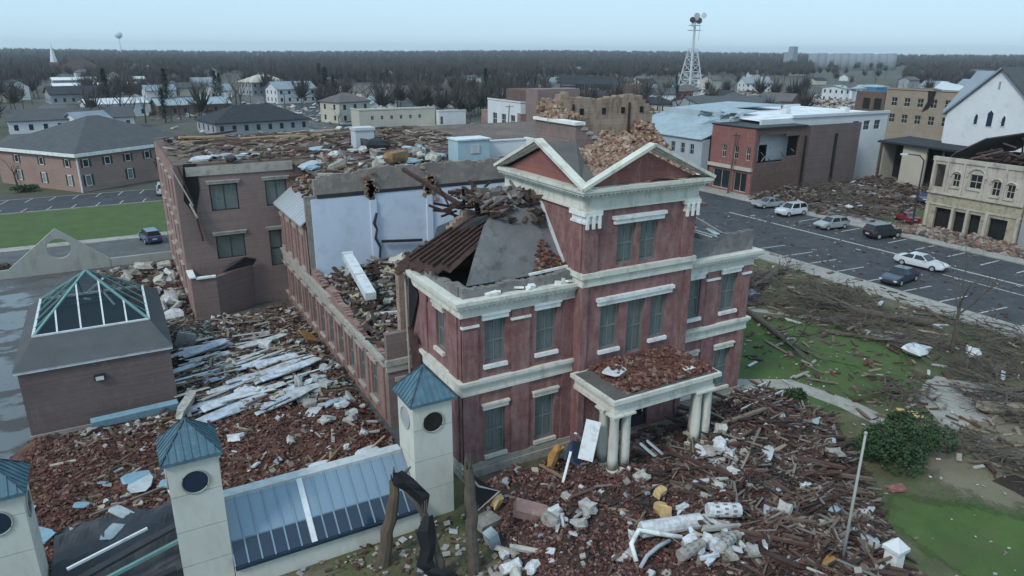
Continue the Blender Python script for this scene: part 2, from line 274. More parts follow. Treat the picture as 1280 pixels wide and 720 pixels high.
# ------------------------------------------------------------------ mesh helpers
CUR = [Vector((0, 0, 0))]
class MB:
    def __init__(s): s.v = []; s.f = []
    def add(s, vs, fs):
        o = len(s.v); s.v += [tuple(v) for v in vs]; s.f += [tuple(i+o for i in f) for f in fs]; return s
    def box(s, x0, x1, y0, y1, z0, z1):
        return s.add([(x0, y0, z0), (x1, y0, z0), (x1, y1, z0), (x0, y1, z0), (x0, y0, z1), (x1, y0, z1), (x1, y1, z1), (x0, y1, z1)],
                     [(0, 3, 2, 1), (4, 5, 6, 7), (0, 1, 5, 4), (1, 2, 6, 5), (2, 3, 7, 6), (3, 0, 4, 7)])
    def obox(s, c, d, M):
        """box of half sizes d at c turned by matrix M"""
        vs = [Vector(c) + M @ Vector((sx*d[0], sy*d[1], sz*d[2])) for sz in (-1, 1) for sx, sy in ((-1, -1), (1, -1), (1, 1), (-1, 1))]
        return s.add(vs, [(0, 3, 2, 1), (4, 5, 6, 7), (0, 1, 5, 4), (1, 2, 6, 5), (2, 3, 7, 6), (3, 0, 4, 7)])
    def beam(s, p, q, w, h, up=(0, 0, 1)):
        p, q = Vector(p), Vector(q); d = (q-p); L = d.length; d.normalize(); u = Vector(up)
        if abs(d.dot(u)) > 0.98: u = Vector((1, 0, 0))
        r = d.cross(u).normalized(); u = r.cross(d)
        return s.obox((p+q)/2, (L/2, w/2, h/2), Matrix((d, r, u)).transposed())
    def prism(s, pts, off):
        """polygon pts (3D, ccw seen from +off) extruded by vector off"""
        n = len(pts); off = Vector(off)
        return s.add([Vector(p) for p in pts] + [Vector(p)+off for p in pts], [tuple(range(n-1, -1, -1)), tuple(range(n, 2*n))] + [(i, (i+1) % n, n+(i+1) % n, n+i) for i in range(n)])
    def tube(s, pts, rads, n=8, cap=True):
        o = len(s.v); pts = [Vector(p) for p in pts]
        for i, p in enumerate(pts):
            d = (pts[min(i+1, len(pts)-1)] - pts[max(i-1, 0)]).normalized()
            u = Vector((0, 0, 1)) if abs(d.z) < 0.9 else Vector((1, 0, 0))
            a = d.cross(u).normalized(); b = a.cross(d)
            for k in range(n):
                t = 2*math.pi*k/n; s.v.append(tuple(p + (a*math.cos(t)+b*math.sin(t))*rads[i]))
        for i in range(len(pts)-1):
            for k in range(n):
                s.f.append((o+i*n+k, o+i*n+(k+1) % n, o+(i+1)*n+(k+1) % n, o+(i+1)*n+k))
        if cap:
            s.f.append(tuple(o+k for k in range(n-1, -1, -1))); s.f.append(tuple(o+(len(pts)-1)*n+k for k in range(n)))
        return s
    def lathe(s, c, prof, n=16):
        return s.tube([(c[0], c[1], c[2]+z) for r, z in prof], [r for r, z in prof], n)
    def quad(s, a, b, c, d): return s.add([a, b, c, d], [(0, 1, 2, 3)])
    def mesh(s, name, mat, org=(0, 0, 0), smooth=False):
        me = bpy.data.meshes.new(name)
        o = org
        me.from_pydata([(x-o[0], y-o[1], z-o[2]) for x, y, z in s.v], [], s.f)
        if mat: me.materials.append(MATS[mat])
        if smooth: me.shade_smooth()
        return me
    def build(s, name, mat, parent=None, smooth=False, org=None):
        """link as one object; child meshes are written relative to their top-level root's origin"""
        if parent is not None: o = parent['_o'] if '_o' in parent else (0, 0, 0)
        else: o = org or (0, 0, 0)
        ob = bpy.data.objects.new(name, s.mesh(name, mat, o, smooth)); COL.objects.link(ob)
        ob.location = (0, 0, 0) if parent is not None else o
        if parent is not None: ob.parent = parent; ob['_o'] = list(o)
        else: ob['_o'] = list(o)
        return ob
def tag(o, label=None, cat=None, group=None, kind=None):
    if label: o['label'] = label
    if cat: o['category'] = cat
    if group: o['group'] = group
    if kind: o['kind'] = kind
    return o
def thing(name, loc, label, cat, group=None):
    o = bpy.data.objects.new(name, None); COL.objects.link(o); o.location = loc; o['_o'] = list(loc); o.empty_display_size = 0.5
    return tag(o, label, cat, group)
def struct(name, mb, mat): return tag(mb.build(name, mat), kind='structure')
def stuff(name, mb, mat, label, parent=None, smooth=False):
    o = mb.build(name, mat, parent, smooth); o['kind'] = 'stuff'
    if parent is None: o['label'], o['category'] = label.split('|')
    return o
def copy_tree(o, parent=None):
    c = o.copy(); COL.objects.link(c); c.parent = parent
    for ch in o.children: copy_tree(ch, c)
    return c
def rot(rx=0, ry=0, rz=0): return (Matrix.Rotation(rz, 3, 'Z') @ Matrix.Rotation(ry, 3, 'Y') @ Matrix.Rotation(rx, 3, 'X'))
def lerp(a, b, t): return a+(b-a)*t
import mathutils.noise as mn
def nz(x, y, s, k=0.0): return mn.noise(Vector((x*s, y*s, 3.7+k)))

def wall(mb, axis, pos, thick, a0, a1, z0, z1, holes=()):
    """wall along X ('y' plane at pos) or along Y ('x' plane at pos) with rectangular openings"""
    us = sorted(set([a0, a1] + [h[0] for h in holes] + [h[1] for h in holes]))
    us = [u for u in us if a0 <= u <= a1]
    for u0, u1 in zip(us, us[1:]):
        m = (u0+u1)/2; hs = sorted([(h[2], h[3]) for h in holes if h[0] < m < h[1]])
        z = z0; segs = []
        for h0, h1 in hs:
            if h0 > z: segs.append((z, h0))
            z = h1
        if z < z1: segs.append((z, z1))
        for s0, s1 in segs:
            if axis == 'y': mb.box(u0, u1, pos, pos+thick, s0, s1)
            else: mb.box(pos, pos+thick, u0, u1, s0, s1)
    return mb
def band(mb, axis, pos, out, a0, a1, z0, z1, depth=0.25):
    """trim course standing out of a wall face by |out| (sign gives the side)"""
    lo, hi = (pos+out, pos+depth) if out < 0 else (pos-depth, pos+out)
    return mb.box(a0, a1, lo, hi, z0, z1) if axis == 'y' else mb.box(lo, hi, a0, a1, z0, z1)
def window(root, axis, pos, a0, a1, z0, z1, side=-1, frame='sash_grey', pane='pane_glass', rails=1, bars=1, curtain=True, lintel=None, sill=None, setb=0.14, lint_h=0.32, back=True):
    """double-hung window set into an opening of a wall whose outer face lies at pos; side -1 faces the negative axis"""
    def B(mb, u0, u1, d0, d1, zz0, zz1):
        p0, p1 = sorted((pos-side*d0, pos-side*d1))
        return mb.box(u0, u1, p0, p1, zz0, zz1) if axis == 'y' else mb.box(p0, p1, u0, u1, zz0, zz1)
    fw = 0.09; m = MB()
    B(m, a0, a0+fw, setb, setb+0.1, z0, z1); B(m, a1-fw, a1, setb, setb+0.1, z0, z1)
    B(m, a0+fw, a1-fw, setb, setb+0.1, z0, z0+fw); B(m, a0+fw, a1-fw, setb, setb+0.1, z1-fw, z1)
    for i in range(rails): zz = lerp(z0, z1, (i+1)/(rails+1)); B(m, a0+fw, a1-fw, setb+0.01, setb+0.09, zz-0.045, zz+0.045)
    for i in range(bars): uu = lerp(a0, a1, (i+1)/(bars+1)); B(m, uu-0.03, uu+0.03, setb+0.015, setb+0.085, z0+fw, z1-fw)
    w = m.build('window', frame, root)
    n = rails+1; nb = bars+1
    for i in range(n):
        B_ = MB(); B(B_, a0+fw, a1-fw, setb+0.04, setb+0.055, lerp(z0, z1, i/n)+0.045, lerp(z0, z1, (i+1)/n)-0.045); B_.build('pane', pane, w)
    if curtain:
        c = MB(); k = 10; vs = []
        for i in range(k+1):
            u = lerp(a0+fw, a1-fw, i/k); d = setb+0.24+0.05*(i % 2)
            p = pos-side*d
            vs += [(u, p, z0+0.1), (u, p, z1-0.1)] if axis == 'y' else [(p, u, z0+0.1), (p, u, z1-0.1)]
        c.add(vs, [(2*i, 2*i+2, 2*i+3, 2*i+1) for i in range(k)]); c.build('curtain', 'curtain', w)
    elif back:
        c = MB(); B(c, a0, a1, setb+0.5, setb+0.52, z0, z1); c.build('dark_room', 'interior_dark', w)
    if lintel: l = MB(); B(l, a0-0.16, a1+0.16, -0.14, 0.1, z1+0.06, z1+0.06+lint_h*0.7); B(l, a0-0.22, a1+0.22, -0.2, 0.1, z1+0.06+lint_h*0.7, z1+0.06+lint_h); l.build('lintel', lintel, w)
    if sill: l = MB(); B(l, a0-0.1, a1+0.1, -0.16, 0.12, z0-0.2, z0-0.003); l.build('sill', sill, w)
    return w

# ------------------------------------------------------------------ the setting: ground, streets, lawns
def gh(x, y):
    d = math.hypot(x, y); t = min(1, max(0, (d-750)/2600)); t = t*t*(3-2*t)
    return t*(15 + 5*math.sin(math.atan2(y, x)*7+1) )
m = MB(); RR = [0, 40, 100, 200, 400, 600, 750, 950, 1200, 1500, 1900, 2400, 3000, 3600, 5000, 7500]; NA = 72
m.v.append((0, 0, 0))
for r in RR[1:]:
    for k in range(NA):
        a = 2*math.pi*k/NA; x, y = r*math.cos(a), r*math.sin(a); m.v.append((x, y, gh(x, y)))
for k in range(NA): m.f.append((0, 1+k, 1+(k+1) % NA))
for i in range(len(RR)-2):
    for k in range(NA):
        a = 1+i*NA+k; b = 1+i*NA+(k+1) % NA; m.f.append((a, a+NA, b+NA, b))
struct('ground', m, 'town_ground')
def sheet(name, x0, x1, y0, y1, z, mat, dz=0.0):
    return struct(name, MB().quad((x0, y0, z), (x1, y0, z), (x1, y1, z), (x0, y1, z)), mat)
def blob(name, pts, z, mat, wob=0.5, seed=0):
    """irregular sheet: polygon with a wobbling outline"""
    rr = random.Random(seed); out = []
    for i in range(len(pts)):
        a, b = Vector(pts[i]), Vector(pts[(i+1) % len(pts)]); n = max(2, int((b-a).length/1.2)); nn = Vector((-(b-a).y, (b-a).x)).normalized()
        for k in range(n): p = a.lerp(b, k/n)+nn*(rr.uniform(-wob, wob) if k else 0); out.append((p.x, p.y, z))
    if not mat.endswith('_patch'):
        m = MB(); m.add(out, [tuple(range(len(out)))]); return struct(name, m, mat)
    n = len(out); cx_, cy_ = sum(p[0] for p in out)/n, sum(p[1] for p in out)/n; m = MB()
    for p in out: m.v.append((lerp(cx_, p[0], 1.12), lerp(cy_, p[1], 1.12), z))
    for p in out: m.v.append((lerp(cx_, p[0], .7), lerp(cy_, p[1], .7), z))
    m.f = [(i, (i+1) % n, n+(i+1) % n, n+i) for i in range(n)]+[tuple(range(n, 2*n))]
    o = struct(name, m, mat); at = o.data.attributes.new('edge', 'FLOAT', 'POINT'); at.data.foreach_set('value', [0.0]*n+[1.0]*n); return o
def strip(name, pts, w, z, mat):
    """path of width w along a centre line"""
    m = MB(); P = [Vector((*p, 0)) for p in pts]
    for i, p in enumerate(P):
        d = (P[min(i+1, len(P)-1)]-P[max(0, i-1)]).normalized(); n = Vector((-d.y, d.x, 0))*w/2
        m.v += [(p.x+n.x, p.y+n.y, z), (p.x-n.x, p.y-n.y, z)]
    m.f = [(2*i, 2*i+1, 2*i+3, 2*i+2) for i in range(len(P)-1)]
    return struct(name, m, mat)

# courthouse square
sheet('lawn', 2, 59.4, -30, 58, 0.0065, 'worn_grass')
blob('green_lawn', [(34, 24.5), (45, 23), (50, 27), (50, 33), (45.5, 39), (37, 41), (34, 33)], 0.012, 'grass_patch', 0.5, 3)
blob('lower_green_lawn', [(27.5, 8), (36.5, 6.5), (37.0, 11), (34, 15.2), (31.5, 17.4), (29.5, 16.5)], 0.012, 'grass_patch', 0.3, 4)
blob('dry_lawn', [(37.5, 6), (46, 8), (46, 21.5), (38.5, 22.5), (35.2, 18.5), (34.2, 16.2), (37.4, 11.3)], 0.009, 'dry_patch', 0.4, 5)
strip('garden_path', [(33.4, 30.5), (37.5, 28.2), (38.3, 24.5), (38.2, 21.8)], 1.5, 0.020, 'concrete')
strip('footpath', [(45.4, 41.0), (48.2, 37.8), (50.3, 34.8), (51.0, 30)], 0.9, 0.020, 'concrete')
blob('paved_terrace', [(40.5, 19.3), (46.5, 18.8), (49.5, 21.6), (47.4, 24.2), (43.5, 23.4)], 0.018, 'concrete', 0.25, 8)
blob('flower_bed', [(37.2, 13.2), (38.9, 13.0), (39.1, 15.0), (37.4, 15.3)], 0.022, 'mulch', 0.15, 9)
blob('paving', [(10.6, 16), (16, 14), (16.5, 20), (13.6, 22.6), (11.4, 22.2)], 0.014, 'concrete', 0.25, 14)
# street on the right, running along Y
sheet('side_street', 62.55, 82.5, -60, 400, 0.016, 'asphalt')
def kerb(name, x0, x1, y0, y1, h=0.13): return struct(name, MB().box(x0, x1, y0, y1, -0.02, h), 'concrete')
kerb('sidewalk', 59.6, 62.55, -60, 69); kerb('far_sidewalk', 82.5, 88.4, -60, 400)
m = MB()
for y in (53.9, 50.4, 47.1, 43.8, 40.2, 36.6, 33.2, 29.8, 26.4, 23.0): m.quad((63.0, y-0.07, 0.022), (66.8, y-0.07-0.35, 0.022), (66.8, y+0.07-0.35, 0.022), (63.0, y+0.07, 0.022))
for y in (61.2, 58.0, 54.8, 51.6, 48.5, 45.1, 41.6, 38.0, 34.6, 31): m.quad((78.4, y-0.08, 0.022), (82.0, y-0.08, 0.022), (82.0, y+0.08, 0.022), (78.4, y+0.08, 0.022))
struct('parking_lines', m, 'line_paint')
m = MB()
m.quad((75.0, -30, 0.021), (75.25, -30, 0.021), (74.6, 70, 0.021), (74.35, 70, 0.021)); m.quad((71.6, 10, 0.021), (71.75, 10, 0.021), (71.6, 38, 0.021), (71.45, 38, 0.021))
struct('street_lines', m, 'line_paint')
sheet('vacant_lot', 88.4, 150, 52, 77, 0.010, 'worn_grass')
blob('lot_grass', [(92, 52.5), (108, 52.5), (110, 58), (101, 60), (93, 58)], 0.016, 'grass_patch', 0.4, 12)
# left yard, street behind it, strip of lawn, car park
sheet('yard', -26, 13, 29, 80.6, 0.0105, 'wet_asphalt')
sheet('back_street', -140, 62, 84.0, 92.2, 0.012, 'asphalt_dry')
kerb('back_sidewalk', -140, 62, 92.2, 94.0)
sheet('green_strip', -60, 62, 94.0, 115.4, 0.009, 'grass')
sheet('car_park', -60, 62, 115.4, 127.5, 0.013, 'asphalt')
kerb('car_park_kerb', -60, 62, 115.2, 115.4)
m = MB()
for i in range(14):
    x = -30+i*3.0
    m.quad((x, 116.0, 0.018), (x+0.12, 116.0, 0.018), (x+0.72, 118.6, 0.018), (x+0.6, 118.6, 0.018))
    m.quad((x, 123.4, 0.018), (x+0.12, 123.4, 0.018), (x+0.9, 126.6, 0.018), (x+0.78, 126.6, 0.018))
m.quad((-40, 126.6, 0.019), (9, 126.6, 0.019), (9, 126.75, 0.019), (-40, 126.75, 0.019))
struct('stall_lines', m, 'line_paint')
strip('long_road', [(-24, 128), (-21, 160), (-18.5, 206), (-17.5, 312), (-15, 600), (-10, 1200)], 9, 0.03, 'asphalt_dry')
strip('cross_road', [(52, 200), (57, 260), (63, 340), (68, 440), (78, 600)], 11, 0.03, 'asphalt_dry')
strip('town_road', [(-120, 168), (62, 150), (90, 147), (300, 140)], 9, 0.026, 'asphalt_dry')
sheet('rear_lot', 12, 62, 94.4, 150, 0.016, 'asphalt_dry')

# ------------------------------------------------------------------ rubble mounds and loose rubble
def heap(name, x0, x1, y0, y1, hmax, mat, label, step=0.5, edge=1.8, k=0.0, base=0.0, parent=None, shape=None):
    """uneven mound; returns its height function"""
    def h(x, y):
        e = min(x-x0, x1-x, y-y0, y1-y)/edge; e = max(0, min(1, e)); e = e*e*(3-2*e)
        s = shape(x, y) if shape else 1.0
        n = 0.5+0.42*nz(x, y, 0.28, k)+0.30*nz(x, y, 0.8, k)+0.16*nz(x, y, 2.1, k)
        return base - 0.05 + e*s*max(0.02, n)*hmax
    nx, ny = int((x1-x0)/step), int((y1-y0)/step); m = MB()
    for j in range(ny+1):
        for i in range(nx+1):
            x, y = lerp(x0, x1, i/nx), lerp(y0, y1, j/ny); m.v.append((x, y, h(x, y)))
    m.f = [(j*(nx+1)+i, j*(nx+1)+i+1, (j+1)*(nx+1)+i+1, (j+1)*(nx+1)+i) for j in range(ny) for i in range(nx)]
    stuff(name, m, mat, label, parent); return h
def loose(name, n, zone, h, mat, label, size=(0.11, 0.055, 0.037), sv=(0.8, 1.5), tilt=0.7, parent=None, rr=None, keep=None, lift=0.6):
    rr = rr or random.Random(sum(ord(c)*(i+1) for i, c in enumerate(name+label))+n); m = MB(); c = 0; tries = 0
    while c < n and tries < n*6:
        tries += 1; x, y = rr.uniform(zone[0], zone[1]), rr.uniform(zone[2], zone[3])
        if keep and not keep(x, y, rr): continue
        s = rr.uniform(*sv); z = h(x, y)+size[2]*s*lift+rr.random()**3*0.25*lift
        d = (size[0]*s*rr.uniform(0.6, 1.15), size[1]*s*rr.uniform(0.8, 1.3), size[2]*s)
        m.obox((x, y, z), d, rot(rr.uniform(-tilt, tilt), rr.uniform(-tilt, tilt), rr.uniform(0, 6.28))); c += 1
    return stuff(name, m, mat, label, parent)

# ------------------------------------------------------------------ the courthouse
CH = thing('courthouse', (20, 32, 0), 'red brick courthouse with cream trim, columned porch and roof torn off', 'courthouse')
FY = 28.8; PY = 28.0; LX = 13.5; RX = 33.0; PX0, PX1 = 20.0, 27.2
UPL = [(14.75, 15.9), (17.75, 18.95)]; UPR = [(27.75, 29.05), (30.75, 32.0)]
up_z = (6.2, 8.55); lo_z = (1.05, 3.65)
m = MB()
wall(m, 'y', FY, 0.4, LX, PX0, 0, 9.0, [(a, b, *up_z) for a, b in UPL]+[(a, b, *lo_z) for a, b in UPL])
m.build('front_wall', 'red_brick', CH); m = MB(); wall(m, 'y', FY, 0.4, PX1, RX, 0, 9.0, [(a, b, *up_z) for a, b in UPR]+[(a, b, *lo_z) for a, b in UPR])
m.build('front_wall', 'red_brick', CH)
SW = [(30.9, 31.9)]
m = MB(); wall(m, 'x', LX, 0.4, FY+0.4, 36.0, 0, 9.0, [(a, b, 6.35, 8.5) for a, b in SW]+[(a, b, 1.2, 3.6) for a, b in SW])
m.build('side_wall', 'red_brick', CH)
m = MB(); wall(m, 'x', RX-0.4, 0.4, FY+0.4, 60.0, 0, 9.0, [(a, a+1.2, z0, z1) for a in (30.5, 33.5, 37, 40, 43, 46, 49, 52, 55) for z0, z1 in (up_z, lo_z)]); m.build('side_wall', 'red_brick', CH)
# pavilion (the block under the pediments)
P3 = [(22.05, 23.2), (23.55, 24.7)]; P2 = [(21.2, 22.4, 5.95, 8.45), (23.0, 24.15, 5.35, 8.45), (24.6, 25.7, 5.95, 8.45)]
m = MB(); wall(m, 'y', PY, 0.4, PX0, PX1, 0, 14.4, [(a, b, 10.6, 12.75) for a, b in P3]+P2+[(22.3, 24.9, 0.5, 3.7)])
m.build('pavilion_wall', 'red_brick', CH)
m = MB(); m.box(PX0, PX0+0.4, PY+0.4, 36.0, 0, 14.4); m.box(PX1-0.4, PX1, PY+0.4, 36.0, 0, 14.4); m.box(PX0+0.4, PX1-0.4, 35.6, 36.0, 0, 14.4); m.build('pavilion_side_wall', 'red_brick', CH)
# pilasters
def pil(*bx): m = MB(); m.box(*bx); m.build('pilaster', 'red_brick', CH)
for zz in ((0.75, 4.72), (5.5, 8.92)):
    for a, b in ((LX, 14.35), (16.25, 17.3), (19.35, PX0-0.002), (29.45, 30.4), (32.35, RX)): pil(a, b, FY-0.09, FY+0.1, *zz)
    for a, b in ((29.2, 30.2), (33.0, 33.9)): pil(LX-0.09, LX+0.1, a, b, *zz)
for a, b in ((PX0-0.06, 20.75), (26.45, PX1+0.06)):
    m = MB(); m.box(a, b, PY-0.12, PY+0.1, 10.42, 13.0); m.build('pilaster', 'red_brick', CH)
m = MB(); m.box(PX0-0.12, PX0+0.1, PY+0.12, 28.95, 10.42, 13.0); m.build('pilaster', 'red_brick', CH)
for a, b in ((PX0-0.1, 20.3), (26.9, PX1+0.1)): pil(a, b, PY-0.1, PY+0.1, 0.75, 9.68)
# pilaster capitals: small white strips on the wings, big bracketed ones on the pavilion
for a, b in ((LX-0.05, 14.4), (16.2, 17.35)): m = MB(); m.box(a, b, FY-0.16, FY+0.05, 8.35, 8.47); m.build('capital', 'white_trim', CH)
for a, b in ((29.4, 30.45), (32.3, RX+0.05)): m = MB(); m.box(a, b, FY-0.16, FY+0.05, 8.35, 8.47); m.build('capital', 'white_trim', CH)
def big_cap(x0, x1, y0, y1):
    m = MB(); m.box(x0, x1, y0, y1, 13.0, 13.12); m.box(x0+0.08, x1-0.08, y0+0.05, y1, 13.12, 13.4); m.box(x0-0.06, x1+0.06, y0-0.06, y1, 13.4, 13.62)
    n = 3
    for i in range(n):
        u = lerp(x0+0.12, x1-0.12, i/(n-1)); m.box(u-0.07, u+0.07, y0-0.1, y0+0.02, 12.75, 13.4)
    m.build('capital', 'white_trim', CH)
big_cap(PX0-0.16, 20.82, PY-0.2, PY+0.1); big_cap(26.38, PX1+0.16, PY-0.2, PY+0.1)
m = MB(); m.box(PX0-0.2, PX0+0.1, PY+0.104, 29.05, 13.0, 13.12); m.box(PX0-0.15, PX0+0.1, PY+0.104, 28.97, 13.12, 13.4); m.box(PX0-0.26, PX0+0.1, PY+0.104, 29.1, 13.4, 13.62); m.build('capital', 'white_trim', CH)
# water table, belt course, cornice on the wings: each a stepped moulding running round the block
def moulding(name, steps, mat, x0=LX, x1=PX0, left=True, y1=36.0, right=False):
    m = MB()
    for z0, z1, o in steps:
        m.box(x0-(o if left else 0), x1+(o if right else 0), FY-o, FY+0.1, z0, z1)
        if left: m.box(x0-o, x0+0.1, FY+0.1, y1, z0, z1)
        if right: m.box(x1-0.1, x1+o, FY+0.1, 60.0, z0, z1)
    return m.build(name, mat, CH)
WT = [(-0.1, 0.45, 0.22), (0.45, 0.75, 0.14)]
BC = [(4.72, 4.86, 0.12), (4.86, 5.2, 0.1), (5.2, 5.34, 0.2), (5.34, 5.5, 0.28)]
CN = [(8.92, 9.04, 0.14), (9.04, 9.3, 0.11), (9.3, 9.42, 0.2), (9.5, 9.66, 0.42), (9.66, 9.84, 0.5)]
moulding('water_table', WT, 'pale_stone'); moulding('water_table', WT, 'pale_stone', PX1, RX, False, right=True)
moulding('belt_course', BC, 'cream_trim'); moulding('belt_course', BC, 'cream_trim', PX1, RX, False, right=True)
moulding('cornice', CN, 'cream_trim'); moulding('cornice', CN, 'cream_trim', PX1, RX, False, right=True)
m = MB()
for x0, x1 in ((LX, PX0-0.5), (PX1+0.3, RX)):
    x = x0-0.2
    while x < x1: m.box(x, x+0.13, FY-0.36, FY-0.1, 9.42, 9.5); x += 0.27
y = FY+0.2
while y < 36: m.box(LX-0.36, LX-0.1, y, y+0.13, 9.42, 9.5); y += 0.27
stuff('dentils', m, 'white_trim', '', CH)
# broken cornice lip: uneven chunks of cream moulding lying along the edge of the left wing
for a in (15.1, 15.5, 16.7, 17.1, 17.35, 18.9, 19.3, 19.6):
    m = MB(); m.obox((a, FY-0.1+rnd.uniform(-0.15, 0.15), 9.9+rnd.uniform(-0.01, 0.06)), (rnd.uniform(0.08, 0.34), rnd.uniform(0.08, 0.2), rnd.uniform(0.04, 0.13)), rot(rnd.uniform(-0.35, 0.35), rnd.uniform(-0.2, 0.2), rnd.uniform(-0.5, 0.5))); m.build('broken_moulding', 'white_trim', CH)
# pavilion belt
m = MB()
for z0, z1, o in ((9.68, 9.85, 0.12), (9.85, 10.15, 0.1), (10.15, 10.42, 0.24)):
    m.box(PX0-o, PX1+o, PY-o, PY+0.1, z0, z1); m.box(PX0-o, PX0+0.1, PY+0.1, 29.3, z0, z1); m.box(PX1-0.1, PX1+o, PY+0.1, 33, z0, z1)
m.build('belt_course', 'cream_trim', CH)
# masonry parapets behind the cornice of the wings
m = MB()
x = LX+0.1
while x < PX0-0.2: h = 10.3+0.28*nz(x, 0, 0.9)+0.1*nz(x, 0, 3)+rnd.uniform(-0.04, 0.04); m.box(x, x+0.18, FY+0.02, FY+0.42, 9.0, h); x += 0.18
m.build('parapet', 'grey_masonry', CH)
m = MB(); x = PX1
while x < RX-0.1: h = 10.95+0.25*nz(x, 5, 0.8)+0.1*nz(x, 0, 3)+rnd.uniform(-0.04, 0.04); m.box(x, min(RX, x+0.2), FY+0.02, FY+0.42, 9.0, h); x += 0.2
m.build('parapet', 'grey_masonry', CH)
m = MB(); y = FY+0.44
while y < 34: h = 10.2+0.4*nz(3, y, 0.9)+rnd.uniform(-0.08, 0.08); m.box(LX+0.02, LX+0.42, y, y+0.4, 9.0, h); y += 0.4
m.build('parapet', 'grey_masonry', CH)
# entablature and pediments of the pavilion
m = MB(); EX0, EX1, EY0, EY1 = PX0-0.06, PX1+0.06, PY-0.06, 36.06
for z0, z1, o in ((13.62, 13.75, 0.12), (13.75, 14.3, 0.06), (14.3, 14.42, 0.2), (14.5, 14.64, 0.48), (14.64, 14.82, 0.58)):
    m.box(EX0-o, EX1+o, EY0-o, EY1, z0, z1)
m.build('entablature', 'cream_trim', CH)
m = MB(); x = EX0-0.15
while x < EX1+0.2: m.box(x, x+0.12, EY0-0.42, EY0-0.05, 14.42, 14.5); x += 0.26
y = EY0
while y < EY1: m.box(EX0-0.42, EX0-0.05, y, y+0.12, 14.42, 14.5); y += 0.26
stuff('dentils', m, 'cream_trim', '', CH)
PZ0, PZ1 = 14.82, 16.75
def pediment(p0, p1, inn, broken=False):
    """raking cornice from p0 to p1 over a red tympanum; inn points into the roof"""
    p0, p1, inn = Vector(p0), Vector(p1), Vector(inn); mid = (p0+p1)/2; mid.z = PZ1; u = (p1-p0).normalized()
    m = MB(); a = p0+u*0.85+inn*0.55; b = p1-u*0.85+inn*0.55; a.z = b.z = PZ0; c = mid+inn*0.55; c.z = PZ1-0.42
    pts = [a, b, c] if u.cross(Vector((0, 0, 1))).dot(inn) > 0 else [b, a, c]
    m.prism([p for p in pts], inn*0.25); t = m.build('tympanum', 'orange_brick', CH)
    for q in (p0, p1):
        for w, h, lift, dd in ((0.50, 0.16, 0.0, 0.2), (0.36, 0.14, -0.14, 0.3), (0.22, 0.12, -0.26, 0.40)):
            r = MB(); A = Vector((q.x, q.y, PZ0+0.02+lift*0.3)) + inn*dd; B = Vector((mid.x, mid.y, PZ1+lift)) + inn*dd
            r.beam(A, B, w, h); r.build('raking_cornice', 'cream_trim', CH)
pediment((EX0-0.6, EY0-0.6, 0), (EX1+0.6, EY0-0.6, 0), (0, 1, 0))
pediment((EX0-0.6, EY1+0.3, 0), (EX0-0.6, EY0-0.6, 0), (1, 0, 0))
# roof between the pediments, loaded with pale brick rubble
cx, cy = (EX0+EX1)/2, (EY0+EY1)/2-0.2
def cross_gable(x, y): return PZ1-0.12-(PZ1-PZ0)*min(abs(x-cx), abs(y-cy))/4.1
N = 44; ax0, ax1, ay0, ay1 = EX0-0.35, EX1+0.35, EY0-0.35, EY1+0.2
def hgrid(h, n, x0, x1, y0, y1):
    m = MB()
    for j in range(n+1):
        for i in range(n+1): x, y = lerp(x0, x1, i/n), lerp(y0, y1, j/n); m.v.append((x, y, h(x, y)))
    m.f = [(j*(n+1)+i, j*(n+1)+i+1, (j+1)*(n+1)+i+1, (j+1)*(n+1)+i) for j in range(n) for i in range(n)]
    return m
m = MB(); m.add([(EX0-0.2, cy, PZ1-0.12), (EX0-0.2, EY0+0.2, PZ0+0.15), (20.9, EY0+0.5, PZ0+0.2), (21.5, 30.4, PZ0+0.8), (21.9, cy, PZ1-0.15), (21.9, cy+1.5, PZ1-0.8), (20.6, EY1, PZ0), (EX0-0.2, EY1, PZ0)], [(0, 1, 2, 3, 4), (4, 5, 6, 7, 0)])
m.build('roof', 'shingle_brown', CH)
def mound_h(x, y):
    """rubble lying where the roof between the two gables fell in, climbing towards the ruined clock tower"""
    v = max(0, min(1, (y-28.4)/6.5)); r = max(0, min(1, (x-24.0)/3.4)); l = max(0, min(1, (x-20.4)/1.2))
    return PZ0-0.3+l*(0.35+v*(0.55+0.75*r)+0.28*nz(x, y, 0.8)+0.2*nz(x, y, 1.9))
stuff('roof_rubble', hgrid(mound_h, N, ax0, ax1, ay0, ay1), 'rubble_pale', '', CH)
loose('fallen_bricks', 3600, (ax0+1.0, ax1-0.1, ay0+0.9, ay1), mound_h, 'pale_brick', '', (0.12, 0.06, 0.045), (0.8, 1.7), 0.8, CH)
# ruined clock tower behind the pediments
TX0, TX1, TY0, TY1 = 24.2, 32.6, 35.2, 39.8
m = MB(); m.box(TX0, TX0+0.5, TY0, TY1, 8, 17.0); m.build('clock_tower_wall', 'mauve_brick', CH)
m = MB(); m.box(TX0-0.14, TX0+0.6, TY0-0.12, TY1+0.1, 17.0, 17.18); m.build('coping', 'white_trim', CH)
m = MB(); x = TX0+0.5
while x < TX1: m.box(x, x+0.4, TY0, TY0+0.5, 8, max(13.5, 16.9-0.62*(x-TX0)+0.2*nz(x, 1, 1.5))); x += 0.4
m.build('clock_tower_wall', 'mauve_brick', CH)
m = MB(); x = TX0+0.4
while x < TX1: m.box(x-0.03, x+0.43, TY0-0.05, TY0+0.56, max(13.5, 16.9-0.62*(x-TX0)+0.2*nz(x, 1, 1.5)), max(13.5, 16.9-0.62*(x-TX0)+0.2*nz(x, 1, 1.5))+0.14); x += 0.4
m.build('broken_coping', 'pale_stone', CH)
m = MB(); x = TX0+0.5
